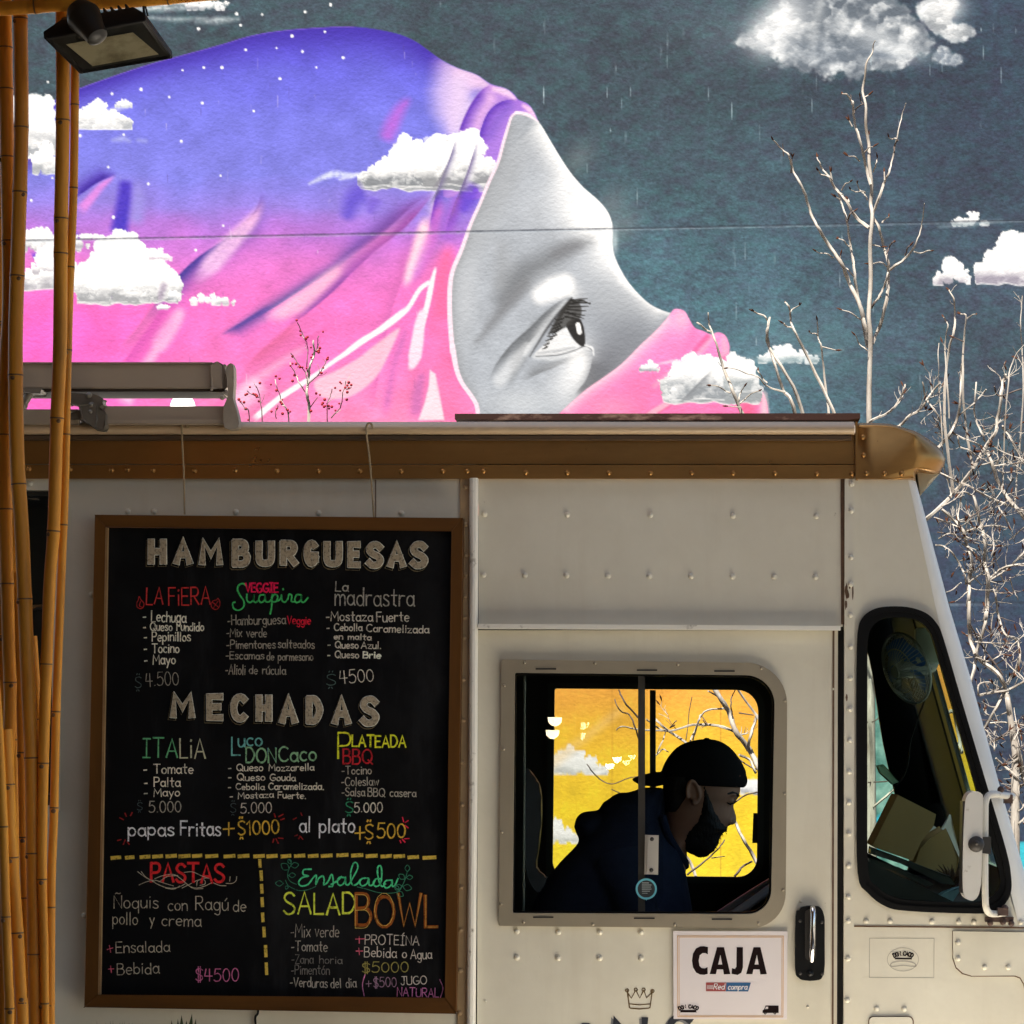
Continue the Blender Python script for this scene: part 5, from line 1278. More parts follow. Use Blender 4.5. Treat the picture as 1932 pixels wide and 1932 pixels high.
block("heading", [(CA, 'H', 520, 490, 695, 250), (CA, 'A', 745, 490, 925, 255), (CA, 'M', 970, 495, 1190, 250), (CA, 'B', 1258, 508, 1432, 258), (CA, 'U', 1468, 502, 1645, 245), (CA, 'R', 1682, 500, 1852, 242),
    (CB, 'G', 345, 503, 485, 245), (CB, 'U', 520, 506, 695, 245), (CB, 'E', 725, 514, 862, 245), (CB, 'S', 888, 520, 1058, 250), (CB, 'A', 1080, 516, 1255, 250), (CB, 'S', 1275, 522, 1448, 255)], "grey outlined chalk heading HAMBURGUESAS")
shd_in = MB()
block("heading", [(CA, 'M', 715, 1840, 945, 245), (CA, 'E', 1030, 1858, 1200, 252), (CA, 'C', 1245, 1870, 1410, 262), (CA, 'H', 1468, 1870, 1622, 260), (CA, 'A', 1675, 1885, 1850, 270),
    (CB, 'A', 125, 1888, 302, 270), (CB, 'D', 362, 1888, 525, 262), (CB, 'A', 592, 1896, 772, 275), (CB, 'S', 835, 1908, 1018, 280)], "grey outlined chalk heading MECHADAS")
WH, GR, RED, GRN = (190, 182, 164), (128, 122, 110), (176, 44, 44), (66, 160, 92)
# first burger
write("dish_name", [(CA, 'LA', 510, 825, 655, 830, 140), (CA, 'FiERA', 708, 832, 1072, 828, 150)], (160, 46, 44), 2.6, "red chalk dish name LA FIERA")
scribble("flame_doodle", [(CA, [(450, 760), (465, 790), (490, 820), (480, 858), (455, 866), (430, 850), (428, 815), (440, 790), (445, 760)]), (CA, [(460, 800), (450, 840), (475, 855)]),
    (CA, [(1140, 775), (1155, 800), (1155, 840), (1130, 872), (1095, 865), (1080, 835), (1095, 800), (1125, 790), (1140, 775)]), (CA, [(1090, 810), (1120, 830), (1140, 850)]), (CA, [(1100, 860), (1140, 800)])], (150, 40, 40), 1.6, s=.8)
write("ingredient", [(CA, '- Lechuga', 482, 975, 858, 985, 92), (CA, '- Queso Fundido', 485, 1058, 1015, 1060, 72), (CA, '- Pepinillos', 492, 1150, 898, 1150, 82), (CA, '- Tocino', 492, 1252, 798, 1252, 80), (CA, '- Mayo', 497, 1355, 765, 1352, 82)], WH, 2.3)
write("price", [(CA, '§', 412, 1560, 465, 1560, 95)], (86, 98, 96), 1.5, s=.6); write("price", [(CA, '4.500', 508, 1550, 795, 1535, 115)], (130, 124, 112), 1.5)
# second burger
scribble("dish_name", [(CA, [(1390, 665), (1360, 645), (1325, 660), (1312, 700), (1335, 750), (1368, 800), (1365, 850), (1325, 880), (1280, 865), (1270, 820), (1290, 808)]),
    (CA, [(1395, 740), (1395, 790), (1420, 812), (1450, 790), (1455, 740), (1452, 790), (1470, 812), (1500, 790)]), (CA, [(1545, 745), (1510, 750), (1500, 790), (1520, 812), (1550, 790), (1555, 745), (1560, 800), (1590, 805), (1612, 780), (1618, 740), (1612, 850), (1600, 912)]),
    (CA, [(1612, 770), (1640, 740), (1665, 760), (1655, 800), (1625, 808)]), (CA, [(1665, 800), (1690, 780), (1700, 745), (1705, 795), (1730, 808), (1755, 780), (1765, 740), (1790, 752), (1785, 800), (1815, 805)]), (CA, [(1712, 690), (1714, 700)]),
    (CA, [(1870, 745), (1835, 745), (1815, 780), (1830, 812), (1865, 795), (1875, 745), (1872, 795), (1895, 810), (1932, 770)])], (58, 158, 84), 3.1, "green chalk script Sucupira")
write("dish_tag", [(CA, 'VEGGIE', 1385, 722, 1668, 718, 78)], (214, 26, 66), 3.6, "small crimson word VEGGIE")
write("ingredient", [(CA, '-Hamburguesa', 1228, 1010, 1735, 1000, 82), (CA, '-Mix verde', 1218, 1115, 1568, 1115, 75), (CA, '-Pimentones', 1218, 1215, 1645, 1215, 72), (CB, 'salteados', 125, 1210, 442, 1215, 72), (CA, '-Escamas', 1212, 1308, 1545, 1310, 66), (CB, 'de parmesano', 25, 1318, 430, 1322, 68), (CA, '-Alioli', 1208, 1440, 1380, 1445, 85), (CA, 'de rúcula', 1415, 1438, 1735, 1445, 75)], GR, 1.9)
write("dish_tag", [(CB, 'Veggie', 205, 1000, 408, 1005, 70)], (200, 30, 50), 2.0)
# third burger
write("dish_name", [(CB, 'La', 628, 710, 738, 716, 85), (CB, 'madrastra', 625, 838, 1318, 842, 155)], (134, 130, 120), 2.5, "grey chalk dish name La madrastra")
write("ingredient", [(CB, '-Mostaza', 548, 975, 955, 975, 80), (CB, 'Fuerte', 992, 985, 1275, 978, 85), (CB, '- Cebolla', 553, 1060, 862, 1060, 62), (CB, 'Caramelizada', 902, 1068, 1448, 1082, 66), (CB, 'en malta', 615, 1132, 942, 1142, 50), (CB, '- Queso', 562, 1212, 828, 1215, 58), (CB, 'Azul.', 855, 1215, 1028, 1220, 58), (CB, '- Queso', 560, 1298, 832, 1300, 58)], (164, 158, 144), 2.2)
write("ingredient", [(CB, 'Brie', 872, 1300, 1025, 1302, 55)], (220, 206, 168), 2.8)
write("price", [(CB, '§', 550, 1538, 628, 1538, 100)], (84, 104, 100), 1.6, s=.6); write("price", [(CB, '4500', 670, 1530, 965, 1502, 110)], (176, 170, 156), 1.7)
# shredded beef
write("dish_name", [(CI, 'ITA', 558, 318, 860, 322, 165)], (84, 144, 100), 2.8, "green and white chalk dish name ITALIA"); write("dish_name", [(CI, 'LiA', 885, 322, 1105, 320, 172)], (160, 158, 132), 2.8)
write("ingredient", [(CI, '- Tomate', 565, 462, 1000, 458, 82), (CI, '- Palta', 570, 575, 885, 575, 78), (CI, '- Mayo', 570, 662, 880, 662, 72)], (186, 178, 160), 2.1)
for cr, a in ((CI, ('§', 508, 785, 552, 785, 70)), (CI, ('§', 1328, 805, 1375, 805, 80))): write("price", [(cr,) + a], (72, 84, 86), 1.4, s=.6)
write("price", [(CI, '5.000', 612, 805, 892, 800, 95)], (140, 134, 122), 1.8); write("price", [(CI, '5.000', 1418, 808, 1688, 808, 90)], (160, 152, 140), 1.8)
write("dish_name", [(CI, 'L', 1340, 298, 1412, 298, 158), (CI, 'uco', 1398, 222, 1605, 218, 115)], (92, 148, 142), 3.0, "blue green chalk dish name LUCO DON CACO")
write("dish_name", [(CI, 'DON', 1465, 362, 1728, 362, 130), (CJ, 'Caco', 285, 355, 612, 352, 132)], (112, 148, 112), 3.4); write("dish_name", [(CJ, 'N', 192, 362, 262, 358, 125)], (98, 150, 172), 1.6, s=.8)
write("ingredient", [(CI, '- Queso', 1310, 438, 1612, 438, 60), (CJ, 'Mozzarella', 198, 438, 592, 434, 58), (CI, '- Queso', 1310, 522, 1630, 522, 58), (CJ, 'Gouda', 208, 525, 430, 525, 58), (CI, '- Cebolla', 1310, 602, 1625, 602, 52), (CJ, 'Caramelizada.', 196, 602, 680, 602, 58), (CI, '- Mostaza', 1325, 685, 1705, 672, 52), (CJ, 'Fuerte.', 278, 678, 522, 682, 54)], (172, 166, 150), 2.0)
write("dish_name", [(CJ, 'P', 806, 325, 915, 325, 230), (CJ, 'LATEADA', 930, 225, 1400, 228, 100)], (206, 208, 42), 3.4, "bright yellow chalk dish name PLATEADA")
write("dish_name", [(CJ, 'BBQ', 850, 372, 1105, 375, 125)], (150, 34, 40), 3.2, "dark red chalk word BBQ")
write("ingredient", [(CJ, '-Tocino', 840, 468, 1098, 465, 70), (CJ, '-Coleslaw', 838, 570, 1162, 565, 75), (CJ, '-Salsa', 840, 660, 1040, 660, 72), (CJ, 'BBQ casera', 1068, 662, 1490, 668, 70)], (140, 134, 122), 1.9)
write("price", [(CJ, '§', 872, 805, 935, 805, 95)], (46, 116, 84), 2.2); write("price", [(CJ, '5.000', 948, 802, 1195, 802, 85)], (172, 166, 152), 2.0)
# extras
write("extra_line", [(CI, 'papas', 430, 1005, 828, 1008, 118), (CI, 'Fritas', 890, 1005, 1240, 1005, 125), (CJ, 'al plato', 468, 975, 950, 982, 125)], (216, 208, 190), 3.0, "large white chalk line of side dishes")
write("extra_price", [(CI, '+', 1265, 1020, 1360, 1020, 165), (CI, '§1000', 1398, 1005, 1755, 990, 118), (CJ, '+', 955, 1050, 1040, 1050, 160), (CJ, '§', 1045, 1042, 1112, 1042, 135), (CJ, '500', 1150, 1025, 1395, 1025, 125)], (176, 142, 52), 2.8, "mustard chalk prices 1000 and 500")
scribble("burst_marks", [(CI, [(355, 850), (388, 868)]), (CI, [(400, 810), (412, 838)]), (CI, [(462, 805), (448, 832)]), (CI, [(335, 1050), (365, 1042)]), (CI, [(385, 1085), (402, 1045)]), (CI, [(438, 1085), (420, 1062)]), (CI, [(1712, 815), (1722, 845)]), (CI, [(1790, 820), (1752, 840)]), (CI, [(1800, 858), (1770, 868)]),
    (CI, [(1700, 1068), (1708, 1038)]), (CI, [(1748, 1075), (1728, 1035)]), (CI, [(1790, 1032), (1748, 1028)]), (CJ, [(412, 865), (440, 850)]), (CJ, [(478, 808), (488, 830)]), (CJ, [(425, 1010), (448, 1002)]), (CJ, [(460, 1035), (470, 1010)]), (CJ, [(495, 1040), (478, 1018)])], (140, 38, 38), 2.2, s=.8)
scribble("burst_marks", [(CJ, [(1372, 848), (1382, 885)]), (CJ, [(1422, 875), (1395, 892)]), (CJ, [(1395, 918), (1422, 938)]), (CJ, [(1350, 1050), (1358, 1070)]), (CJ, [(1372, 1040), (1395, 1065)]), (CJ, [(1392, 1035), (1430, 1032)])], (200, 36, 62), 2.4)
# dashed dividers
mb = MB()
ydash = [(285, 355, 1201), (412, 472, 1199), (540, 612, 1194), (650, 722, 1190), (768, 845, 1187), (882, 965, 1187), (1000, 1068, 1185), (1118, 1208, 1187), (1278, 1358, 1188), (1402, 1482, 1187), (1540, 1618, 1188), (1655, 1730, 1187), (1780, 1850, 1187)]
for a, b, y in ydash: q = CI([(a, y + 3), (b, y - 3)]); ribbon(mb, q, 7, YL, RB)
for a, b, y in [(-20, 15, 1187), (72, 150, 1187), (188, 262, 1187), (312, 382, 1187), (430, 505, 1184), (552, 622, 1185), (665, 745, 1183), (802, 885, 1178), (932, 1015, 1180), (1060, 1142, 1185), (1190, 1268, 1188), (1305, 1382, 1188), (1428, 1505, 1196), (1560, 1658, 1200)]:
    if a > 0: ribbon(mb, CJ([(a, y + 3), (b, y - 2)]), 7, YL, RB)
for x, a, b in ((1722, 152, 215), (1735, 262, 340), (1740, 392, 462), (1745, 518, 590), (1750, 665, 735), (1762, 800, 880), (1778, 975, 1070), (1785, 1142, 1240)): ribbon(mb, CE([(x, a), (x + 4, b)]), 6, YL, RB)
mb.build("dashed_divider", chalk((172, 148, 62)), board, label="mustard dashed lines dividing the board", sharp=0, recalc=False)
# pasta
write("dish_name", [(CE, 'PASTAS', 685, 362, 1380, 362, 175)], (176, 38, 40), 5.0, "red chalk heading PASTAS")
scribble("spaghetti_doodle", [(CE, [(555, 262), (620, 310), (690, 350), (760, 390), (850, 420), (940, 415), (1010, 380)]), (CE, [(570, 390), (640, 360), (720, 345), (800, 370), (900, 400)]), (CE, [(590, 262), (640, 320), (720, 360)]),
    (CE, [(720, 330), (800, 300), (900, 290), (980, 340), (1050, 400), (1120, 420), (1200, 400), (1260, 370)]), (CE, [(760, 360), (840, 310), (940, 300)]), (CE, [(1000, 270), (1080, 265), (1160, 300), (1240, 330)]), (CE, [(980, 420), (1060, 380), (1140, 340), (1240, 320)]),
    (CE, [(1120, 400), (1130, 350), (1190, 340), (1200, 380), (1150, 395)]), (CE, [(1280, 370), (1340, 395), (1400, 398)]), (CE, [(1400, 375), (1460, 375), (1495, 350), (1502, 310)]), (CE, [(1440, 310), (1435, 355)]), (CE, [(820, 420), (900, 430), (960, 400)]), (CE, [(1000, 360), (1090, 425), (1180, 425)])], (150, 142, 124), 1.3)
write("ingredient", [(CE, 'Ñoquis', 330, 612, 752, 612, 120), (CE, 'con', 848, 632, 1030, 632, 110), (CE, 'Ragú', 1112, 632, 1420, 632, 125), (CE, 'de', 1470, 640, 1590, 640, 105), (CE, 'pollo', 318, 770, 555, 770, 118), (CE, 'y', 672, 770, 715, 770, 108), (CE, 'crema', 788, 778, 1160, 785, 110), (CE, 'Ensalada', 350, 1042, 862, 1030, 105), (CE, 'Bebida', 362, 1245, 760, 1238, 108)], (150, 142, 126), 1.7)
scribble("plus_mark", [(CE, [(265, 1008), (318, 992)]), (CE, [(285, 968), (298, 1035)]), (CE, [(275, 1195), (328, 1192)]), (CE, [(298, 1165), (305, 1228)]), (CF, [(875, 908), (968, 905)]), (CF, [(910, 882), (910, 948)]), (CF, [(880, 1022), (945, 1022)]), (CF, [(905, 992), (912, 1058)])], (180, 82, 102), 1.6)
write("price", [(CE, '$4500', 1112, 1310, 1520, 1310, 118)], (170, 92, 128), 1.8, "pink chalk price 4500")
# salad
scribble("dish_name", [(CF, [(450, 240), (380, 245), (375, 290), (425, 305), (365, 320), (330, 365), (355, 400), (420, 385), (470, 320), (500, 300), (495, 385), (520, 330), (560, 305), (575, 340), (570, 390), (610, 360), (645, 290), (660, 340), (655, 400), (620, 405)]),
    (CF, [(640, 385), (700, 350), (740, 310)]), (CF, [(770, 320), (720, 320), (700, 365), (725, 395), (765, 370), (780, 315), (780, 380), (810, 385), (850, 320), (895, 230), (885, 180), (855, 185), (830, 260), (830, 350), (850, 392), (890, 380), (920, 340)]),
    (CF, [(990, 325), (935, 330), (915, 370), (940, 400), (985, 375), (1000, 325), (1005, 390), (1035, 390), (1060, 350)]), (CF, [(1110, 330), (1065, 335), (1045, 375), (1070, 405), (1110, 380), (1125, 300), (1118, 215), (1090, 215), (1085, 280), (1105, 370), (1130, 405), (1160, 380)]),
    (CF, [(1215, 345), (1165, 350), (1145, 390), (1170, 420), (1210, 395), (1225, 345), (1225, 400), (1250, 395), (1280, 330)])], (70, 176, 120), 3.0, "green chalk script Ensalada")
lf = []
def leaf(cx, cy, dx, dy, w=.35):
    nx, ny = -dy * w, dx * w
    return (CF, [(cx, cy), (cx + dx * .5 + nx, cy + dy * .5 + ny), (cx + dx, cy + dy), (cx + dx * .5 - nx, cy + dy * .5 - ny), (cx, cy)])
lf += [(CF, [(310, 385), (250, 355), (225, 300), (240, 230), (262, 190), (240, 145)]), (CF, [(495, 405), (420, 435), (340, 445), (270, 420), (225, 390), (205, 345)]), leaf(240, 245, -75, -55), leaf(255, 210, 75, -15), leaf(255, 190, -20, -45), leaf(235, 300, 65, -5), leaf(185, 375, -75, 0), leaf(225, 395, -15, 35)]
lf += [(CF, [(890, 408), (980, 430), (1080, 460), (1180, 470), (1280, 455), (1320, 400), (1350, 330), (1370, 260)]), leaf(1370, 265, 0, -65), leaf(1345, 335, -55, -45), leaf(1360, 320, 60, -5), leaf(1320, 400, -65, 15), leaf(1325, 405, 85, 20), leaf(1270, 455, 60, 40), leaf(1290, 440, -40, -40)]
scribble("leaf_doodle", lf, (56, 118, 92), 1.3, s=.8)
write("dish_name", [(CF, 'SALAD', 190, 668, 872, 668, 200)], (178, 204, 62), 4.0, "lime chalk word SALAD")
write("dish_name", [(CF, 'BOWL', 880, 785, 1655, 785, 300)], (122, 66, 26), 6.0, "tall brown chalk word BOWL"); 
mb = MB(); (a, b), (c, d) = CF([(872, 792), (1662, 792)]); text(mb, 'BOWL', a, b, c, d, 316 * .1975, 1.0, YL - .0012, ref=RB); mb.build("highlight_line", chalk((176, 150, 74)), board, sharp=0, recalc=False)
write("ingredient", [(CF, '-Mix', 258, 888, 442, 890, 120), (CF, 'verde', 488, 885, 715, 888, 110), (CF, '-Tomate', 262, 1022, 605, 1025, 95), (CF, '-Verduras', 250, 1362, 605, 1372, 92), (CF, 'del dia', 640, 1378, 882, 1366, 92)], (138, 132, 122), 1.7)
write("ingredient", [(CF, '-Zana', 265, 1140, 470, 1142, 85), (CF, 'horia', 530, 1142, 745, 1145, 75), (CF, '-Pimentón', 262, 1245, 625, 1245, 88)], (104, 100, 96), 1.6, s=.8)
write("ingredient", [(CF, 'PROTEÍNA', 965, 955, 1480, 968, 92), (CF, 'Bebida', 958, 1078, 1265, 1085, 95), (CF, 'o', 1322, 1085, 1362, 1085, 85), (CF, 'Agua', 1402, 1095, 1602, 1095, 95), (CF, 'JUGO', 1310, 1345, 1555, 1335, 82)], (164, 156, 146), 1.7)
write("price", [(CF, '$5000', 940, 1225, 1378, 1222, 95)], (122, 114, 62), 1.8); write("price", [(CF, '+', 975, 1370, 1025, 1370, 85), (CF, '$500', 1048, 1368, 1265, 1362, 90)], (128, 100, 118), 1.5)
write("ingredient", [(CF, '(', 938, 1415, 965, 1415, 130), (CF, 'NATURAL', 1272, 1452, 1668, 1462, 82), (CF, ')', 1680, 1440, 1710, 1440, 120)], (190, 112, 152), 1.8)
# the two strings it hangs from
ROPE = mat("jute_string", (.42, .32, .18), .9, var=.4, vscale=200)
for a, b in ((CD([(1355, 622), (1360, 760), (1368, 960), (1374, 1266)]), 0), (CH([(1168, 945), (1170, 1020)]) + [(702, 880), (709, 978)], 1)):
    m = MB(); pp = [P(u, v, 0) + Vector((0, d, 0)) for (u, v), d in zip(a, (-.052, -.05, -.045, -.045))]; m.tube(smooth([tuple(q) for q in pp], 4), .0026, 6)
    t = a[0]; m.tube(smooth([tuple(P(t[0], t[1], 0) + Vector((0, -.05, 0))), tuple(P(t[0] + 4, t[1] - 5, 0) + Vector((0, -.052, 0))), tuple(P(t[0] + 9, t[1] - 4, 0) + Vector((0, -.05, 0))), tuple(P(t[0] + 11, t[1] + 3, 0) + Vector((0, -.045, 0)))], 4), .003, 6)
    m.build("hanging_string", ROPE, board)
m = MB(); m.tube(smooth([tuple(P(u, v, 0) + Vector((0, -.006, 0))) for u, v in [(488, 1900), (487, 1912), (482, 1922), (486, 1960), (480, 2010)]], 4), .003, 6); setbase(tag(m.build("cord", BLACK), "thin black cord trailing below the menu board frame", "cord"), P(480, 2010, 0))

# ------------------------------------------------------------------ CAJA sign
INK = mat("sign_ink", (.012, .006, .006), .8, spec=.08)
sign = empty("cashier_sign", P(1378, 1922, 0) + Vector((0, -.002, 0)), "white paper sign reading CAJA taped to the cab door below the window", "sign")
q = CG([(873, 285), (1710, 287), (1706, 932), (876, 928)])
YS = -.004
m = MB(); m.plate([q], YS, .0055, ref=0); m.build("sheet", mat("sign_paper", (.74, .68, .67), .5, var=.04, vscale=4), sign, sharp=0)
m = MB(); 
def fr(a, b, c, d, w): return [CG([(a, b), (c, b + 1), (c - 3, d), (a + 2, d - 2)]), CG([(a + w, b + w), (c - w, b + 1 + w), (c - 3 - w, d - w), (a + 2 + w, d - 2 - w)])]
m.plate(fr(903, 318, 1682, 916, 5), YS - .0005, YS, ref=0); m.plate(fr(915, 328, 1671, 906, 3), YS - .0005, YS, ref=0); m.build("sign_border", mat("sign_orange", (.62, .36, .14), .6), sign, sharp=0)
def arcpoly(cx, cy, rx, ry, a0, a1, n=18): return [(cx + rx * math.cos(math.radians(a0 + (a1 - a0) * k / n)), cy + ry * math.sin(math.radians(a0 + (a1 - a0) * k / n))) for k in range(n + 1)]
m = MB()
Cc = [(1128, 402)] + [(1100, 396), (1070, 397), (1040, 412), (1018, 450), (1011, 500), (1018, 550), (1040, 588), (1070, 603), (1100, 605), (1126, 598), (1125, 548), (1105, 558), (1082, 556), (1066, 540), (1060, 500), (1068, 462), (1088, 446), (1108, 446), (1127, 456)]
m.plate([CG(Cc)], YS - .0006, YS, ref=0)
for x in (0, 267): m.plate([CG([(1140 + x, 600), (1194 + x, 403), (1245 + x, 403), (1292 + x, 600), (1244 + x, 602), (1238 + x, 566), (1194 + x, 565), (1186 + x, 600)]), CG([(1202 + x, 530), (1232 + x, 530), (1219 + x, 458)])], YS - .0006, YS, ref=0)
m.plate([CG([(1338, 403), (1384, 403), (1384, 550), (1372, 590), (1345, 606), (1300, 598), (1304, 556), (1325, 562), (1336, 545)])], YS - .0006, YS, ref=0)
m.build("sign_word", INK, sign, label="bold black word CAJA", sharp=0)
m = MB(); m.plate([CG([(1113, 661), (1262, 661), (1257, 726), (1113, 725)])], YS - .0006, YS, ref=0); m.build("card_logo", mat("logo_red", (.33, .055, .05), .5), sign, label="red half of the card payment logo", sharp=0)
m = MB(); m.plate([CG([(1263, 661), (1442, 662), (1422, 727), (1258, 726)])], YS - .0006, YS, ref=0); m.build("card_logo", mat("logo_blue", (.02, .10, .24), .5), sign, label="blue half of the card payment logo", sharp=0)
mb = MB()
for s_, x0, x1, y, h in (("Red", 1168, 1246, 710, 40), ("compra", 1274, 1412, 712, 40)):
    (a, b), (c, d) = CG([(x0, y), (x1, y)]); text(mb, s_, a, b, c, d, h * .2576, 1.5, YS - .0012, jit=0, shear=.22, ref=0)
for k in range(5): ribbon(mb, CG([(1120, 682 + 6 * k), (1164, 682 + 6 * k)]), .7, YS - .0012, 0)
mb.build("logo_word", mat("logo_white", (.72, .70, .70), .5), sign, sharp=0, recalc=False)
def arcword(mb, s_, cx, cy, r, a0, a1, h, w, Y, hs=None):
    n = len(s_)
    for i, ch in enumerate(s_):
        if ch == ' ': continue
        t = math.radians(a0 + (a1 - a0) * i / (n - 1)); gw, st = ST[ch]
        hh = h if hs is None else hs[i]
        bx, by = cx + r * math.sin(t), cy - r * math.cos(t)
        cw = h * .62
        for q in st: ribbon(mb, [(bx + ((u / gw - .5) * cw) * math.cos(t) + v * hh * math.sin(t), by + ((u / gw - .5) * cw) * math.sin(t) - v * hh * math.cos(t)) for u, v in q], w, Y, 0)
mb = MB(); (cx, cy), = CG([(985, 1000)]); arcword(mb, "DON CACO", cx, cy, 39, -23, 23, 6.4, 2.0, YS - .0008)
mb.build("sign_word", INK, sign, label="tiny arched words DON CACO", sharp=0, recalc=False)
m = MB(); m.plate([CG([(922, 862), (1045, 862), (1040, 871), (1046, 880), (921, 880), (927, 871)])], YS - .0006, YS, ref=0); 
m.plate([CG([(1550, 830), (1645, 830), (1645, 884), (1527, 884), (1527, 866), (1538, 858)]), CG([(1553, 838), (1568, 838), (1568, 854), (1545, 856)])], YS - .0006, YS, ref=0)
for wx in (1547, 1617):
    (a, b), = CG([(wx, 884)]); m.plate([ellipse(a, b, 2.6, 2.6, 16), ellipse(a, b, 1.2, 1.2, 16)], YS - .0013, YS - .0006, ref=0)
m.build("sign_emblem", INK, sign, label="small black ribbon and delivery van emblem", sharp=0)

# ------------------------------------------------------------------ lettering painted on the truck
mb = MB(); Yd = .0052
for pts in ([(536, 722), (552, 845), (560, 852), (625, 857), (690, 853), (703, 846), (720, 722)], [(540, 740), (566, 778), (597, 722)], [(601, 722), (628, 778), (655, 722)], [(659, 722), (678, 775), (716, 738)], [(548, 820), (628, 827), (706, 820)]):
    ribbon(mb, CG(pts), 2.3, Yd, 0)
for u, v in ((535, 722), (599, 716), (656, 716), (721, 726)):
    (a, b), = CG([(u, v)]); ribbon(mb, ellipse(a, b, 3.0, 3.0, 14) + [(a + 3.0, b)], 1.9, Yd, 0)
mb.build("painted_crown", mat("olive_brown_ink", (.115, .065, .015), .5), truck, label="small outlined crown painted on the door", sharp=0, recalc=False)
mb, ms = MB(), MB()
for ch, x0, x1, yb, tilt in (('O', 1083, 1121, 1996, -.10), ('N', 1159, 1215, 1984, -.05), ('C', 1262, 1303, 1978, .02), ('A', 1336, 1376, 1990, .06), ('C', 1402, 1440, 2000, .1), ('O', 1468, 1506, 2010, .14), ('D', 1020, 1060, 2012, -.15)):
    for b_, dx, dy, w in ((ms, -4.5, 3, 13), (mb, 0, 0, 13)):
        gw, st = ST[ch]; cxm_ = (x0 + x1) / 2
        if x0 > 1300: continue
        for q in st: ribbon(b_, [(x0 + u / gw * (x1 - x0) + dx + tilt * v * -30, yb - v * 60 + dy) for u, v in q], w, Yd + (.0004 if b_ is ms else -.0004), 0)
ms.build("letter_shadow", mat("letter_grey", (.20, .20, .20), .6), truck, sharp=0, recalc=False)
mb.build("painted_letters", mat("letter_navy", (.018, .022, .032), .5), truck, label="big navy shop name letters cut off at the bottom edge", sharp=0, recalc=False)
mb = MB(); (cx, cy), = CR([(998, 985)]); arcword(mb, "DON CACO", cx, cy, 38.5, -23, 23, 7.2, 2.3, -.0052); ribbon(mb, CR([(938, 852), (1060, 852)]), 3.2, -.0052, 0); ribbon(mb, CR([(975, 828), (1022, 828)]), .6, -.0052, 0)
mb.build("oval_emblem", INK, truck, label="small oval shop emblem on the panel below the quarter window", sharp=0, recalc=False)

mb = MB(); cx, cy = CW([(990, 1357)])[0]
for k, (a_, b_) in enumerate(((-8, 4), (-8, 9), (-8, 8), (-8, 9), (-8, 6), (-8, 2))): ribbon(mb, [(cx + a_, cy - 11 + k * 3.9), (cx + b_, cy - 11 + k * 3.9)], 1.7 if k < 5 else 1.0, .0134, 0)
mb.build("sticker_lines", mat("sticker_print", (.30, .33, .32), .6), door, sharp=0, recalc=False)
# smudges of wiped chalk on the slate
layer(slate, (.032, .032, .033), 1.6, (1, 1, .55), .50, .82, .8); layer(slate, (.022, .022, .024), 5, (2.5, 1, .5), .55, .8, .7)
# ------------------------------------------------------------------ the man at the wheel
YH = .70
SKIN = mat("skin", (.46, .255, .165), .5, var=.12, vscale=30, bump=.04, bscale=120)
HAIR = mat("black_hair", (.010, .008, .007), .7, var=.4, vscale=120, bump=.6, bscale=160, stretch=(1, 1, .35))
CLOTH = mat("navy_fleece", (.020, .030, .060), .95, var=.3, vscale=30, bump=.25, bscale=140, spec=.2)
CAPM = mat("black_cotton", (.010, .010, .011), .9, bump=.2, bscale=220, spec=.2)
man = empty("person", P(1180, 1850, YH), "bearded man in a backwards black cap and navy hoodie looking down behind the cab window", "person")
def lv(levels, seg=28, n=2.15, nose=None, jit=0.0, dip=None):
    """horizontal slices (v, u_back, u_front, half width) measured in the window crop"""
    R = []
    for li, (v, ub, uf, w) in enumerate(levels):
        (xb, y), (xf, _) = CW([(ub, v), (uf, v)])
        a, b = P(xb, y, YH), P(xf, y, YH)
        cx, hx = (a.x + b.x) / 2, (b.x - a.x) / 2
        ring = []
        for k in range(seg):
            t = 2 * math.pi * k / seg
            c, s = math.cos(t), math.sin(t)
            ex = 2 / n
            X = cx + hx * math.copysign(abs(c) ** ex, c); Yy = w * math.copysign(abs(s) ** ex, s); Z = a.z
            if nose and c > 0:
                nb = np.interp(v, [q[0] for q in nose], [q[1] for q in nose])
                X += nb * .3435 * (DIST + YH) / F * math.exp(-(Yy / .0125) ** 2)
            if dip: Z += dip(li, X, Yy, cx, hx, w)
            if jit: X += rnd.uniform(-jit, jit); Yy += rnd.uniform(-jit, jit); Z += rnd.uniform(-jit, jit)
            ring.append((X, YH + Yy, Z))
        R.append(ring)
    return R
def catm(levels, sub=3): return [tuple(q) for q in smooth(levels, sub)]
nose = [(850, 0), (885, 2), (905, 4), (930, 15), (955, 27), (978, 37), (992, 37), (1004, 21), (1014, 5), (1022, 0), (1034, 6), (1046, 6), (1060, 0)]
head = [(590, 1180, 1430, .040), (620, 1140, 1462, .058), (660, 1115, 1492, .068), (720, 1094, 1508, .075), (780, 1090, 1508, .077), (815, 1090, 1506, .076), (845, 1091, 1500, .075), (862, 1092, 1490, .074), (880, 1092, 1474, .073), (905, 1094, 1465, .072), (940, 1095, 1460, .071),
        (980, 1096, 1452, .068), (1005, 1098, 1436, .065), (1030, 1099, 1425, .061), (1060, 1100, 1400, .057), (1085, 1098, 1345, .054), (1105, 1094, 1262, .054), (1140, 1080, 1218, .057), (1200, 1050, 1212, .064), (1300, 1000, 1205, .09)]
mb = MB(); mb.rings(lv(catm(head, 3), 36, 2.1, nose))
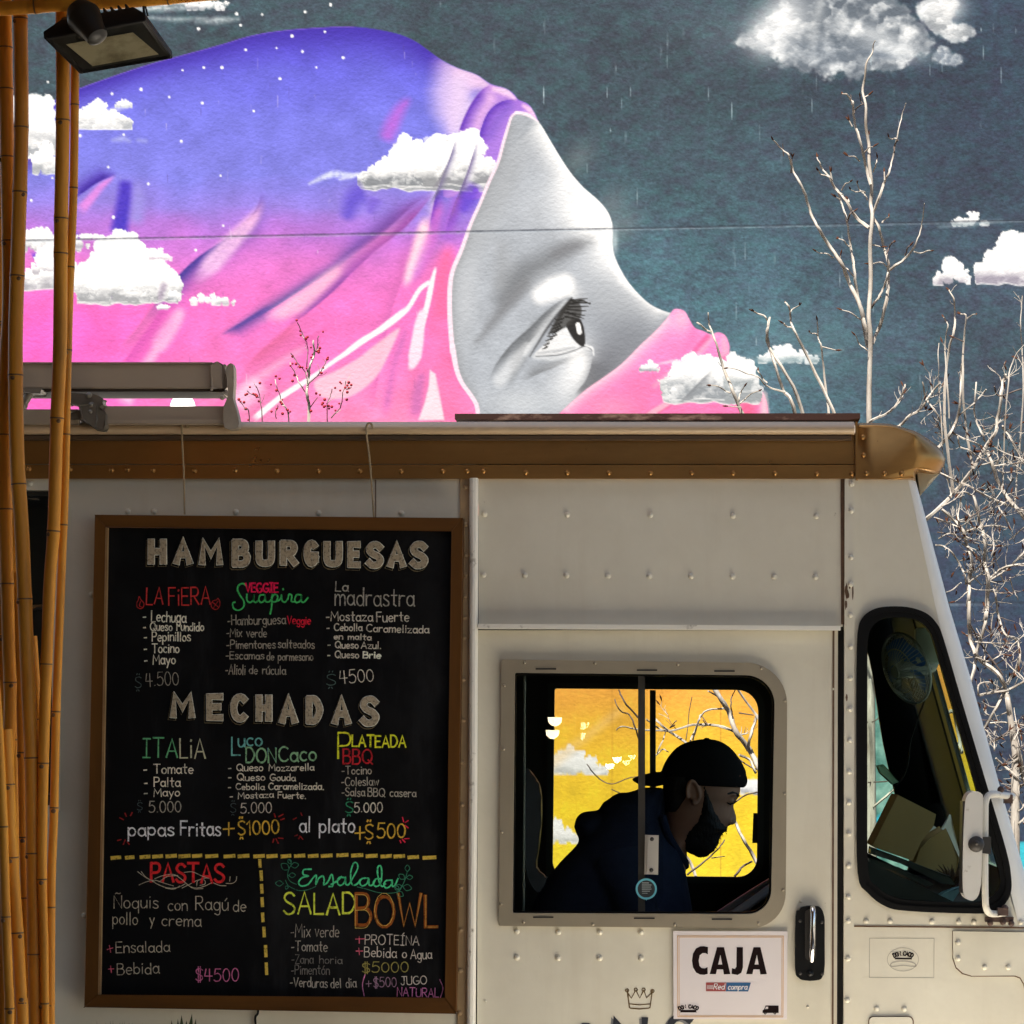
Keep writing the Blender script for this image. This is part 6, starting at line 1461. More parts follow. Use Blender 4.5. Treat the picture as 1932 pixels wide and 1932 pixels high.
for s in (-1, 1):   # ears: rim, lobe and bowl
    (ex, ey), = CW([(1247, 822)]); c = P(ex, ey, YH) + Vector((0, s * .0765, 0))
    rim = [c + Vector((.0165 * math.cos(t) * (1 - .18 * math.sin(t)) - .003 * math.sin(t), s * (.006 + .006 * (math.cos(t) < .2)), .031 * math.sin(t))) for t in [math.radians(a) for a in range(-110, 221, 15)]]
    mb.tube(rim, [.0035] + [.0052] * (len(rim) - 2) + [.0035], 8); mb.ball(c + Vector((-.001, s * .002, 0)), .0135, .005, .027); mb.ball(c + Vector((.004, s * .006, -.028)), .008, .005, .009)
    # brow ridge, closed lid, nostril wing, cheek
    (bx, by), = CW([(1452, 838)]); mb.ball(P(bx, by, YH) + Vector((.001, s * .036, 0)), .018, .018, .006)
    (bx, by), = CW([(1446, 872)]); mb.ball(P(bx, by, YH) + Vector((-.002, s * .033, 0)), .015, .013, .009)
    (bx, by), = CW([(1452, 990)]); mb.ball(P(bx, by, YH) + Vector((.002, s * .0135, 0)), .0115, .0075, .0085)
body = mb.build("head_and_neck", SKIN, man, sharp=80)
def remeshed(o, size, it=6):
    r = o.modifiers.new("r", 'REMESH'); r.mode = 'VOXEL'; r.voxel_size = size
    s = o.modifiers.new("s", 'SMOOTH'); s.iterations = it; s.factor = .5
    dg = bpy.context.evaluated_depsgraph_get()
    me = bpy.data.meshes.new_from_object(o.evaluated_get(dg))
    o.modifiers.clear(); old = o.data; mt = old.materials[0]
    me.name = old.name; o.data = me
    if not me.materials: me.materials.append(mt)
    me.shade_smooth()
    return o
remeshed(body, .0032, 5)
for s in (-1, 1):
    mb = MB(); pp = CW([(1425, 832), (1452, 826), (1478, 836), (1490, 846)]); dd = (.056, .047, .034, .024)
    mb.tube([P(u, v, YH) + Vector((.004, s * d, 0)) for (u, v), d in zip(pp, dd)], [.003, .0048, .0048, .003], 7); mb.build("eyebrow", HAIR, man)
    mb = MB(); pp = CW([(1425, 880), (1445, 890), (1465, 884), (1478, 874)]); dd = (.049, .045, .037, .030)
    mb.tube([P(u, v, YH) + Vector((.0035, s * d, 0)) for (u, v), d in zip(pp, dd)], [.0012, .0024, .0024, .0014], 6); mb.build("eyelashes", HAIR, man)
# beard
bd = [(770, 1290, 1332, .0770), (800, 1288, 1337, .0775), (840, 1286, 1348, .0785), (880, 1284, 1362, .0800), (920, 1272, 1380, .0805), (955, 1255, 1398, .080), (985, 1235, 1412, .079), (1008, 1215, 1424, .078), (1024, 1204, 1434, .077), (1040, 1192, 1428, .075), (1052, 1186, 1408, .074), (1070, 1178, 1396, .071), (1095, 1172, 1388, .068), (1120, 1182, 1378, .061), (1145, 1206, 1362, .051), (1163, 1236, 1342, .038), (1176, 1262, 1322, .022), (1182, 1282, 1306, .008)]
mb = MB(); mb.rings(lv(catm(bd, 3), 40, 2.3, jit=.0019))
r_ = random.Random(4)
for _ in range(700):   # short tufts so that the outline is not clean
    t = r_.uniform(0, 1); i = r_.randrange(2, len(bd) - 4); v, ub, uf, w = bd[i]
    a = r_.uniform(0, 2 * math.pi); u = (ub + uf) / 2 + (uf - ub) / 2 * math.cos(a)
    (x, y), = CW([(u, v + r_.uniform(-12, 10))]); p0 = P(x, y, YH) + Vector((0, w * math.sin(a), 0))
    d = Vector((math.cos(a) * .5 + .25, math.sin(a) * .6, -1.1)).normalized() * r_.uniform(.003, .008)
    mb.tube([p0, p0 + d], [.0011, .0002], 4, cap=False)
mb.build("beard", HAIR, man, sharp=80)
mb = MB(); mb.rings(lv(catm([(740, 1086, 1300, .077), (790, 1082, 1296, .0785), (830, 1083, 1270, .0785), (865, 1086, 1232, .077), (900, 1090, 1200, .072), (930, 1094, 1170, .064)], 3), 30, 2.2, jit=.0008)); mb.build("hair", HAIR, man, sharp=80)
# cap turned backwards
def capdip(li, X, Yy, cx, hx, w): return (0.006 * ((X - cx) / hx) * -1 if li > 20 else 0)
mb = MB(); mb.rings(lv(catm([(534, 1300, 1340, .004), (539, 1262, 1372, .018), (552, 1210, 1408, .036), (575, 1165, 1444, .056), (605, 1132, 1474, .068), (645, 1102, 1504, .0775), (685, 1082, 1526, .0815), (720, 1070, 1540, .0835), (752, 1066, 1546, .084), (778, 1068, 1538, .083), (788, 1080, 1524, .080)], 3), 40, 2.1, dip=capdip))
(bx, by), = CW([(1322, 536)]); mb.ball(P(bx, by, YH), .009, .009, .005)
cap = mb.build("cap", CAPM, man, sharp=60)
mb = MB(); rows = []
for i in range(9):
    s_ = i / 8; rr = []
    for j in range(13):
        t = -1 + j / 6
        back = 1 - (1 - s_) * 1.0
        L = 168 * math.sqrt(max(0, 1 - (abs(t) * .98) ** 2.4)) * s_
        u = 1082 - L + 26 * t * t * (1 - s_); v = 712 + 34 * s_ * (L / 168 if s_ else 0) + 62 * t * t + 4 * s_
        (x, y), = CW([(u, v)]); q = P(x, y, YH); rr.append(Vector((q.x, YH + t * .079, q.z)))
    rows.append(rr)
vv = [q for r in rows for q in r] + [q - Vector((0, 0, .004)) for r in rows for q in r]
n_ = 9 * 13; ff = []
for i in range(8):
    for j in range(12):
        a = i * 13 + j; ff += [(a, a + 1, a + 14, a + 13), (n_ + a, n_ + a + 13, n_ + a + 14, n_ + a + 1)]
for j in range(12): ff += [(j, n_ + j, n_ + j + 1, j + 1), (104 + j, 105 + j, n_ + 105 + j, n_ + 104 + j)]
for i in range(8): ff += [(i * 13, i * 13 + 13, n_ + i * 13 + 13, n_ + i * 13), (i * 13 + 12, n_ + i * 13 + 12, n_ + i * 13 + 25, i * 13 + 25)]
mb.add(vv, ff); mb.build("cap_brim", CAPM, cap, sharp=50)
mb = MB(); pp = CW([(1478, 792), (1506, 784), (1522, 772), (1518, 740), (1500, 735), (1484, 748), (1478, 770)])
for s in (-1,):
    mb.tube([P(u, v, YH) + Vector((.0, s * d, 0)) for (u, v), d in zip(pp, (.052, .036, .024, .030, .046, .053, .055))], .0035, 6)
mb.build("cap_strap", mat("rust_strap", (.07, .025, .014), .8), cap)
# hoodie
ho = [(800, 965, 1092, .052), (815, 930, 1096, .066), (838, 850, 1098, .088), (868, 800, 1098, .106), (885, 762, 1098, .118), (935, 742, 1098, .130), (985, 700, 1102, .142), (1040, 660, 1110, .156), (1090, 628, 1130, .170), (1140, 585, 1180, .190), (1200, 525, 1194, .208), (1280, 460, 1210, .222), (1380, 395, 1228, .226), (1500, 345, 1246, .222), (1650, 325, 1240, .21), (1800, 330, 1210, .20), (1900, 340, 1190, .19)]
mb = MB(); mb.rings(lv(catm(ho, 3), 34, 2.3))
for u, v, rx, ry, rz in ((668, 1010, .038, .11, .041), (700, 985, .030, .10, .030), (790, 905, .025, .10, .020), (860, 870, .035, .095, .022)):
    (x, y), = CW([(u, v)]); mb.ball(P(x, y, YH), rx, ry, rz, 18, 12)
for s in (-1, 1):   # sleeves reach forward to the wheel
    sh = [CW([(840, 1190)])[0], CW([(905, 1330)])[0], CW([(985, 1520)])[0], CW([(1120, 1600)])[0], CW([(1250, 1620)])[0]]
    mb.tube(smooth([tuple(P(x, y, YH) + Vector((0, s * d, 0))) for (x, y), d in zip(sh, (.17, .215, .225, .20, .17))], 4), [.078, .074, .070, .066, .062, .060, .058, .056, .056, .055, .054, .052, .048, .046, .045, .042, .040][:17], 14)
hood = mb.build("hoodie", CLOTH, man); remeshed(hood, .0095, 5)
tx = hood.data
mb = MB(); mb.tube(smooth([tuple(P(*CW([(u, v)])[0], YH) + Vector((0, d, 0))) for u, v, d in ((1080, 950, -.095), (1110, 1050, -.085), (1160, 1140, -.07), (1195, 1200, -.035), (1205, 1230, 0), (1195, 1200, .035), (1160, 1140, .07), (1110, 1050, .085))], 4), .011, 8); mb.build("hood_edge", CLOTH, man)
mb = MB()
for s in (-1, 1):   # hands closing on the wheel, below the sill
    c = P(*CW([(1262, 1612)])[0], YH) + Vector((0, s * .165, 0)); mb.ball(c + Vector((.03, 0, -.006)), .045, .036, .020, 14, 10)
    for k in range(4): b0 = c + Vector((.062, (k - 1.5) * .017, .0)); mb.tube([b0, b0 + Vector((.03, 0, .006)), b0 + Vector((.045, 0, -.015)), b0 + Vector((.03, 0, -.034))], [.0095, .009, .0085, .0075 - .0005 * abs(k - 1.5)], 8)
    b0 = c + Vector((.03, -s * .034, 0)); mb.tube([b0, b0 + Vector((.025, -s * .012, -.008)), b0 + Vector((.05, -s * .006, -.018))], [.011, .010, .008], 8)
hands = mb.build("hands", SKIN, man); remeshed(hands, .004, 2)

# ------------------------------------------------------------------ things lying in the cab
FB, FG = mat("blue_fan_plastic", (.02, .09, .30), .35), mat("fan_grey", (.14, .165, .155), .45)
YF = .42
(fx, fy), = CQ([(395, 440)])
fc = P(fx, fy, YF); fn = Vector((-.75, -.5, -.28)).normalized(); fu = fn.orthogonal().normalized(); fv = fn.cross(fu)
fan = empty("electric_fan", fc + Vector((.05, .02, .10)), "blue caged fan hanging from the cab ceiling behind the quarter window", "fan")
def circ(r, off=0, n=36): return [fc + fn * off + (fu * math.cos(t) + fv * math.sin(t)) * r for t in [2 * math.pi * k / n for k in range(n + 1)]]
RF = .098
mb = MB(); mb.tube(circ(RF, 0), .0042, 7, cap=False); mb.tube(circ(RF * .62, .026), .0018, 5, cap=False)
for k in range(44):
    t = 2 * math.pi * k / 44; d = fu * math.cos(t) + fv * math.sin(t)
    mb.tube([fc + fn * .040 + d * .020, fc + fn * .036 + d * RF * .55, fc + d * RF, fc - fn * .030 + d * RF * .7, fc - fn * .045 + d * .03], .0011, 4, cap=False)
mb.build("fan_guard", FG, fan)
mb = MB()
for k in range(5):
    t0 = 2 * math.pi * k / 5; rows = []
    for i in range(6):
        r = .018 + .066 * i / 5; wd = .40 + .22 * math.sin(math.pi * i / 5)
        rows.append([fc + (fu * math.cos(t0 + a) + fv * math.sin(t0 + a)) * r + fn * (a * .022) for a in (-wd, 0, wd)])
    b = len(mb.v); mb.add([q for r in rows for q in r], [(i * 3 + j, i * 3 + j + 1, i * 3 + j + 4, i * 3 + j + 3) for i in range(5) for j in range(2)])
mb.build("fan_blades", FB, fan)
mb = MB(); mb.tube([fc + fn * .042, fc + fn * .02, fc - fn * .03, fc - fn * .08, fc - fn * .10], [.016, .022, .036, .036, .022], 16); mb.build("fan_motor", FG, fan)
(bx, by), = CQ([(500, 330)])
mb = MB(); mb.tube([fc - fn * .07, fc - fn * .06 + Vector((.03, .01, .06)), P(bx - 10, by - 90, YF)], .011, 8); q = P(bx, by, YF - .03); mb.box(q.x - .026, q.x + .034, YF - .05, YF + .02, q.z - .038, q.z + .055); mb.build("fan_bracket", mat("grey_green_plastic", (.24, .29, .26), .5), fan, bevel=.008)
mb = MB(); mb.tube(smooth([tuple(P(u, v, YF)) for u, v in CQ([(510, 580), (480, 660), (440, 770), (415, 860), (405, 960), (380, 1040), (345, 1090)])], 4), .0026, 6); mb.build("fan_cord", BLACK, fan)
CARD = mat("brown_cardboard", (.46, .31, .13), .85, var=.2, vscale=7, stretch=(1, 1, .3)); 
def slab(name, label, cat, q, Ya, Yb, material, group=None, at=None, ex=None):
    m = MB(); m.plate([CQ(q)], Ya, Yb, ref=Ya); o = m.build(name, material, None, bevel=.003)
    tag(o, label, cat, group); lo = min(v[2] for v in m.v); cx = sum(v[0] for v in m.v) / len(m.v); return setbase(o, (cx, (Ya + Yb) / 2, lo))
slab("cardboard_box", "larger tilted brown cardboard box on the dashboard behind the quarter window", "box", [(348, 1145), (560, 1252), (545, 1320), (480, 1400), (430, 1510), (225, 1440), (205, 1430)], .30, .58, CARD, "cardboard boxes on the dashboard")
slab("cardboard_box", "smaller brown cardboard box leaning in the corner beside the dried plant", "box", [(612, 1338), (690, 1500), (650, 1640), (600, 1620), (445, 1520), (470, 1445), (520, 1390)], .40, .62, CARD, "cardboard boxes on the dashboard")
slab("paper_bag", "crumpled white paper stuffed behind the cardboard boxes", "paper", [(530, 1310), (560, 1330), (590, 1340), (640, 1262), (652, 1300), (690, 1480), (700, 1520), (640, 1400), (600, 1350), (520, 1380)], .66, .70, mat("white_paper", (.72, .74, .70), .8, bump=.4, bscale=30))
slab("leaflet", "pale blue folded leaflet lying at the foot of the quarter window", "leaflet", [(565, 1715), (600, 1690), (655, 1670), (700, 1660), (650, 1740), (600, 1735)], .16, .19, mat("blue_paper", (.28, .50, .60), .6, var=.4, vscale=40, stretch=(1, 1, .2)))
slab("green_marker", "green plastic device hanging beside the fan cord in the cab", "device", [(235, 985), (265, 980), (330, 1040), (345, 1070), (318, 1082), (250, 1020)], .9, .93, mat("green_plastic", (.22, .38, .24), .4))
mb = MB(); mb.plate([CQ([(200, 1440), (640, 1600), (660, 1640), (600, 1640), (380, 1530), (195, 1470)])], .16, .24); mb.plate([CQ([(190, 1500), (360, 1550), (540, 1640), (510, 1650), (340, 1575), (200, 1520)])], .13, .15)
mb.build("dash_tray", mat("tray_plastic", (.035, .04, .037), .35), truck, bevel=.003)
mb = MB(); (bx, by), = CQ([(650, 1655)]); p0 = P(bx, by, .30); r_ = random.Random(8)
for _ in range(46):
    d = Vector((r_.uniform(-.6, .8), r_.uniform(-.6, .6), r_.uniform(.3, 1))).normalized(); L = r_.uniform(.035, .075)
    mb.tube([p0, p0 + d * L * .6 + Vector((0, 0, .004)), p0 + d * L - Vector((0, 0, .004))], [.0022, .003, .0006], 5)
setbase(tag(mb.build("dried_plant", mat("dried_brown_leaves", (.12, .055, .025), .8, var=.4, vscale=60)), "spiky dried brown plant on the dashboard by the mirror", "plant"), p0)

# ------------------------------------------------------------------ bamboo post of the pergola
def bamboo_mat():
    m = mat("bamboo", (.85, .38, .045), .38, vcol=(.50, .17, .016), vscale=13, stretch=(1, 1, .16), thr=(.32, .78), bump=.06, bscale=60, spec=.22, rvar=.08)
    return m
BAM = bamboo_mat(); layer(BAM, (.10, .04, .012), 6, (2.5, 2.5, .35), .56, .78, .7); layer(BAM, (.05, .025, .01), 55, (1, 1, .5), .69, .76, .7)
NODE = mat("bamboo_node", (.15, .075, .025), .6)
rb = random.Random(12)
def cane(path, w, Y, label, top=None, nodes=None, name="bamboo_cane", group="canes of the bamboo post", seg=14):
    pts = smooth([tuple(P(x, y, Y)) for x, y in path], 14)
    pts = [Vector(q) for q in pts]; L = [0]
    for a, b in zip(pts, pts[1:]): L.append(L[-1] + (b - a).length)
    k = (DIST + Y) / F; ws = [w] if not isinstance(w, (list, tuple)) else list(w)
    yv = [path[0][1], path[-1][1]]
    rad = [np.interp(l / L[-1], np.linspace(0, 1, len(ws)), ws) / 2 * k for l in L]
    # nodes every 22-34 cm: swell, groove
    nd = []
    if nodes: 
        for yn in nodes:
            z = EYE + (PY - yn) * k
            i = min(range(len(pts)), key=lambda i: abs(pts[i].z - z)); nd.append(L[i])
    else:
        s = rb.uniform(.03, .2)
        while s < L[-1]: nd.append(s); s += rb.uniform(.20, .33)
    S = sorted(set([round(l, 4) for l in L] + [round(n + d, 4) for n in nd for d in (-.016, -.008, -.004, -.0015, .0015, .004, .009, .018) if 0 < n + d < L[-1]]))
    P2, R2 = [], []
    xs = [q.x for q in pts]; zs = [q.z for q in pts]; ysx = [q.y for q in pts]
    wob = rb.uniform(0, 6)
    for s in S:
        q = Vector((np.interp(s, L, xs) + .0022 * math.sin(s * 3.1 + wob), np.interp(s, L, ysx) + .003 * math.sin(s * 2.3 + wob), np.interp(s, L, zs)))
        r = np.interp(s, L, rad); d = min([abs(s - n) for n in nd] + [9])
        r *= 1 + .07 * math.exp(-(d / .007) ** 2) - .10 * math.exp(-(d / .0016) ** 2) - .02 * math.exp(-((d - .06) / .05) ** 2)
        P2.append(q); R2.append(r)
    mb = MB(); mb.tube(P2, R2, seg)
    c = mb.build(name, BAM, None, sharp=50)
    tag(c, label, "bamboo cane", group)
    nb = MB()
    for n in nd:
        i = min(range(len(S)), key=lambda i: abs(S[i] - n)); j = min(i + 1, len(S) - 1); i0 = max(i - 1, 0)
        t = (P2[j] - P2[i0]).normalized(); q = P2[i]
        nb.tube([q - t * .0016, q + t * .0016], [R2[i] * 1.045 + .0002] * 2, seg, cap=False)
        if rb.random() < .6:
            a = rb.uniform(-2.6, -.5); nb.ball(q + Vector((math.cos(a), math.sin(a), 0)) * R2[i] * .93 + t * .007, .0055, .004, .005, 8, 6)
    base = P2[0] if P2[0].z < P2[-1].z else P2[-1]
    setbase(c, base)
    o = nb.build("cane_node", NODE, c, sharp=50, recalc=False)
    return c
cane([(9, -120), (9, 0), (20, 515), (13, 700), (9, 900), (14, 1200), (17, 1330), (10, 1600), (4, 2700)], [27, 27, 22, 24], -1.16, "tall straight bamboo cane standing outermost, farthest from the menu board", nodes=[85, 175, 315, 470, 820, 960, 1108, 1290])
cane([(36, -120), (36, 35), (38, 240), (33, 480), (30, 650), (34, 853), (42, 980), (47, 1085), (56, 1327), (60, 1430), (62, 1610), (64, 1800), (66, 1932), (72, 2700)], [27, 28, 27, 25], -1.20, "thickest bright bamboo cane in the middle of the post", nodes=[40, 242, 360, 520, 703, 918, 1138, 1427, 1612, 1803])
cane([(119, -120), (118, 50), (117, 240), (113, 412), (111, 650), (106, 789), (104, 879), (101, 1002), (94, 1111), (87, 1327), (84, 1440), (82, 1546), (81, 1659), (84, 1797), (85, 1922), (92, 2700)], [26, 27, 22, 15, 15], -1.21, "bamboo cane directly behind the floodlight, leaning away from the menu board", nodes=[225, 405, 480, 789, 1002, 1250, 1439, 1660, 1883])
cane([(146, -120), (144, 90), (140, 340), (132, 515), (127, 650), (123, 800), (120, 930), (114, 1085), (106, 1327), (103, 1524), (99, 1640), (98, 1712), (97, 1890), (97, 1932), (104, 2700)], [17, 15, 17, 15], -1.19, "thin bamboo cane of the post standing nearest the menu board", nodes=[201, 351, 500, 658, 818, 990, 1340, 1523, 1711, 1898])
cane([(13, 1376), (18, 1480), (24, 1618), (33, 1760), (39, 1890), (42, 1960), (58, 2700)], [25, 23, 22], -1.25, "short bamboo cane with its sawn top showing", nodes=[1480, 1618, 1757, 1892])
cane([(-14, 1250), (-4, 1400), (4, 1560), (10, 1730), (16, 1860), (19, 1950), (34, 2700)], [18, 18], -1.28, "slanting bamboo cane passing in front of the sawn one at the foot of the post", nodes=[1561, 1734, 1908])
cane([(30, 1080), (37, 1327), (42, 1580), (48, 1760), (52, 2000), (56, 2700)], [17, 15], -1.09, "dark bamboo cane deep inside the post", nodes=[1417, 1573, 1700])
cane([(62, 1200), (76, 1400), (78, 1600), (76, 1800), (74, 2000), (76, 2700)], [15, 12], -1.10, "slim bamboo cane hidden between the brighter ones", nodes=[1350, 1500, 1640, 1790])
cane([(25, 560), (30, 800), (24, 1100), (22, 1300), (26, 1600), (30, 2000), (34, 2700)], [20, 18], -1.06, "shaded bamboo cane at the back of the post", nodes=[760, 940, 1180, 1400])
cane([(-1, -120), (1, 300), (0, 700), (3, 1200), (6, 2700)], [22, 20], -1.07, "added bamboo cane filling the bright gap behind the outermost one", nodes=[60, 260, 420, 600, 790, 1000, 1200])  # added cane, hides the bright mural between the outer canes
cane([(-30, 14), (15, 16), (120, 8), (240, 2), (345, -8), (520, -24)], [28, 27, 27], -1.26, "horizontal bamboo beam tied across the top of the post", name="bamboo_beam", group="beams of the pergola")
# ------------------------------------------------------------------ floodlight clamped to the post
fl = empty("floodlight", P(118, 80, -1.25), "black square floodlight with motion sensor fixed to the bamboo post", "floodlight")
A_, B_, C_, D_ = P(*C1([(240, 212)])[0], -1.40), P(*C1([(800, 112)])[0], -1.40), P(*C1([(950, 322)])[0], -1.27), P(*C1([(440, 408)])[0], -1.27)
nrm = (B_ - A_).cross(D_ - A_).normalized()
if nrm.y < 0: nrm = -nrm      # points back into the housing
ctr = (A_ + B_ + C_ + D_) / 4
BLK = mat("floodlight_black", (.010, .010, .011), .4, var=.2, vscale=20)
def inset(k, off): return [ctr + (q - ctr) * k + nrm * off for q in (A_, B_, C_, D_)]
m = MB(); m.add(inset(1, 0) + inset(1, .018) + inset(.72, .055), [(3, 2, 6, 7), (0, 4, 5, 1), (1, 5, 6, 2), (0, 3, 7, 4), (4, 8, 9, 5), (5, 9, 10, 6), (6, 10, 11, 7), (7, 11, 8, 4), (8, 11, 10, 9)])
m.add(inset(1, 0) + inset(.93, -.001) + inset(.91, .004), [(0, 1, 5, 4), (1, 2, 6, 5), (2, 3, 7, 6), (3, 0, 4, 7), (4, 5, 9, 8), (5, 6, 10, 9), (6, 7, 11, 10), (7, 4, 8, 11), (8, 9, 10, 11)])
for k in range(9): 
    t = -.8 + k * .2; u = (B_ - A_) * .5; w = (D_ - A_) * .36; q = ctr + u * t * .72; m.hexa([q - w + nrm * .05, q + w + nrm * .05, q + w + u * .03 + nrm * .05, q - w + u * .03 + nrm * .05], [q - w + nrm * .068, q + w + nrm * .068, q + w + u * .03 + nrm * .068, q - w + u * .03 + nrm * .068])
m.build("housing", BLK, fl, bevel=.002)
m = MB()
def lp(ku, kv, off): return ctr + ((B_ - A_) / 2) * ku + ((D_ - A_) / 2) * kv + nrm * off
m.add([lp(-.70, -.52, .002), lp(.62, -.52, .002), lp(.70, .74, .002), lp(-.62, .74, .002)], [(0, 1, 2, 3)]); m.build("reflector", mat("pale_reflector", (.52, .47, .33), .35, metal=.25, vcol=(.26, .23, .15), vscale=10, thr=(.45, .6)), fl, sharp=0)
m = MB(); m.add([lp(-.92, -.92, -.002), lp(.92, -.92, -.002), lp(.92, .92, -.002), lp(-.92, .92, -.002)], [(0, 1, 2, 3)]); m.build("front_glass", glass("floodlight_glass", (.82, .82, .78), .8), fl, sharp=0)
m = MB(); s0, s1 = P(*C1([(455, 85)])[0], -1.42), P(*C1([(535, 205)])[0], -1.44)
m.tube([s0 + (s0 - s1) * .35, s0, s0 + (s1 - s0) * .1, s0 + (s1 - s0) * .7, s1, s1 + (s1 - s0) * .1], [.025, .036, .037, .026, .023, .012], 18); m.tube([s0, lp(-.2, -.9, .02)], .012, 10); m.build("motion_sensor", mat("sensor_dark", (.022, .021, .018), .4), fl)
m = MB(); m.tube(smooth([tuple(P(*C1([q])[0], -1.27)) for q in ((640, 108), (660, 78), (700, 68), (760, 82), (800, 105))], 5), .0022, 7); m.build("cable", mat("white_cable", (.55, .53, .46), .5), fl)
m = MB(); m.tube([P(*C1([q])[0], -1.26) for q in ((780, -60), (790, 60), (800, 130))], .003, 6); m.tube([P(*C1([q])[0], -1.26) for q in ((806, -60), (800, 40), (812, 90))], .002, 6); m.build("tie_wire", BLK, fl)
m = MB(); m.tube([P(118, 40, -1.21), lp(0, -.9, .03)], .009, 8); m.tube([P(105, 60, -1.225), P(132, 60, -1.225)], .018, 10); m.build("mount", BLK, fl)

# ------------------------------------------------------------------ bare trees between the truck and the wall
BARK = mat("pale_grey_bark", (.185, .165, .14), .8, vcol=(.085, .066, .048), vscale=30, stretch=(1, 1, .3), thr=(.42, .72), bump=.25, bscale=70)
TWIG = mat("brown_twig", (.032, .018, .012), .8, var=.4, vscale=50)
BUD = mat("rust_brown_bud", (.040, .014, .006), .9, spec=.1, var=.4, vscale=80)
rt = random.Random(21)
class Tree:
    def __init__(self, Y, label, at, trunk=None, group=None, name="bare_tree"):
        self.multi = trunk != 'few'; self.Y, self.br, self.tw, self.bd = Y, MB(), MB(), MB()
        self.root = empty(name, P(at[0], at[1], Y), label, "tree", group); self.root.location.z = 0; self.trunk = trunk
    def limb(self, pts, w0, w1, twigs=0, y0=0.0, y1=0.0, buds=0, thin=False, tl=40):
        q = smooth(pts, 5); n = len(q); k = (DIST + self.Y) / F
        ph = rt.uniform(0, 6)
        pp = [P(x, y, self.Y) + Vector((rt.uniform(-1, 1) * .0016, y0 + (y1 - y0) * i / n + .02 * math.sin(i * .7 + ph), 0)) for i, (x, y) in enumerate(q)]
        rr = [max(.0016, (w0 + (w1 - w0) * i / (n - 1)) / 2 * k * (1 + .08 * math.sin(i * 1.7 + ph))) for i in range(n)]
        (self.tw if thin else self.br).tube(pp, rr, 7 if w0 > 8 else 5)
        for _ in range(twigs):
            i = rt.randrange(max(1, n // 6), n - 1); self.twig(pp[i], pp[min(i + 1, n - 1)] - pp[i - 1], rt.uniform(.4, 1.15) * tl * k, rr[i] * .42, 1)
        if buds: self.bud(pp[-1], pp[-1] - pp[-2])
        return pp
    def twig(self, p, d, L, r, lvl):
        d = d.normalized(); a = rt.choice((-1, 1)) * rt.uniform(.5, 1.15)
        ax = Vector((rt.uniform(-.3, .3), 1, rt.uniform(-.3, .3))).normalized()
        d = (Matrix.Rotation(a, 3, ax) @ d + Vector((0, 0, .25))).normalized()
        pts, rr = [p], [max(.0013, r)]
        m = 6
        for i in range(m):
            d = (d + Vector((rt.uniform(-.28, .28), rt.uniform(-.2, .2), rt.uniform(-.14, .3)))).normalized()
            pts.append(pts[-1] + d * L / m); rr.append(max(.0008, r * (1 - .85 * (i + 1) / m)))
            if lvl < 3 and L > .05 and rt.random() < .45: self.twig(pts[-1], d, L * rt.uniform(.35, .6), rr[-1] * .8, lvl + 1)
        (self.br if r > .0032 else self.tw if rt.random() < .2 else self.br).tube(pts, rr, 5)
        if rt.random() < .2: self.bud(pts[-1], d)
    def bud(self, p, d):
        d = d.normalized()
        for _ in range(rt.choice((1, 1, 2)) if self.multi else 1):
            e = (d + Vector((rt.uniform(-.5, .5), rt.uniform(-.5, .5), rt.uniform(-.2, .5)))).normalized()
            self.bd.tube([p - d * .003, p + e * .008, p + e * .022], [.0018, .0036, .0008], 5)
    def done(self):
        self.br.build("branches", BARK, self.root, sharp=60, recalc=False)
        if self.tw.v: self.tw.build("twigs", TWIG, self.root, sharp=60, recalc=False)
        if self.bd.v: self.bd.build("buds", BUD, self.root, sharp=60, recalc=False)
T = Tree(3.6, "tall slim bare tree rising straight behind the truck roof", (1642, 2000), group="bare trees behind the truck")
L = lambda pts, w0, w1, **k: T.limb(C3(pts), w0, w1, **k)
tr_ = MB(); kk = (DIST + 3.6) / F
tp = smooth(C3([(1080, 5600), (1090, 4000), (1086, 2600), (1085, 1932), (1083, 1700), (1090, 1400), (1094, 1180), (1093, 1080), (1085, 900), (1074, 760), (1060, 600), (1050, 480), (1064, 370), (1098, 280), (1114, 225)]), 5)
tr_.tube([P(x, y, 3.6) + Vector((.003 * math.sin(i * .9), .01 * math.sin(i * .6), 0)) for i, (x, y) in enumerate(tp)], [float(np.interp(y, [70, 130, 260, 480, 700, 900, 1900], [1.6, 4.0, 6.0, 8.0, 9.5, 12, 30])) / 2 * kk for x, y in tp], 9)
tr_.build("trunk", BARK, T.root, sharp=60, recalc=False)
L([(1078, 1900), (1035, 1700), (970, 1540), (920, 1440), (840, 1320), (780, 1230), (730, 1090), (670, 970), (640, 890), (610, 850), (550, 803)], 9, 2, buds=1, y0=.02, y1=-.1)
L([(612, 855), (604, 790)], 2, 1, thin=True); L([(655, 945), (655, 890), (660, 860)], 3, 2.5, buds=1, thin=True)
L([(1082, 1255), (1000, 1170), (930, 1060), (880, 990), (840, 920), (815, 880), (800, 830)], 7, 2, buds=1, y1=.1); L([(880, 990), (830, 960), (800, 940)], 3, 2, buds=1); L([(878, 985), (872, 940)], 3.5, 3, buds=1)
L([(1074, 1860), (1045, 1720), (1012, 1560), (995, 1400), (970, 1230), (938, 1090), (915, 1020)], 7, 3, y1=.12); L([(960, 1215), (975, 1180), (1000, 1155)], 4, 3, buds=1, thin=True); L([(970, 1110), (965, 1090)], 3, 3, buds=1)
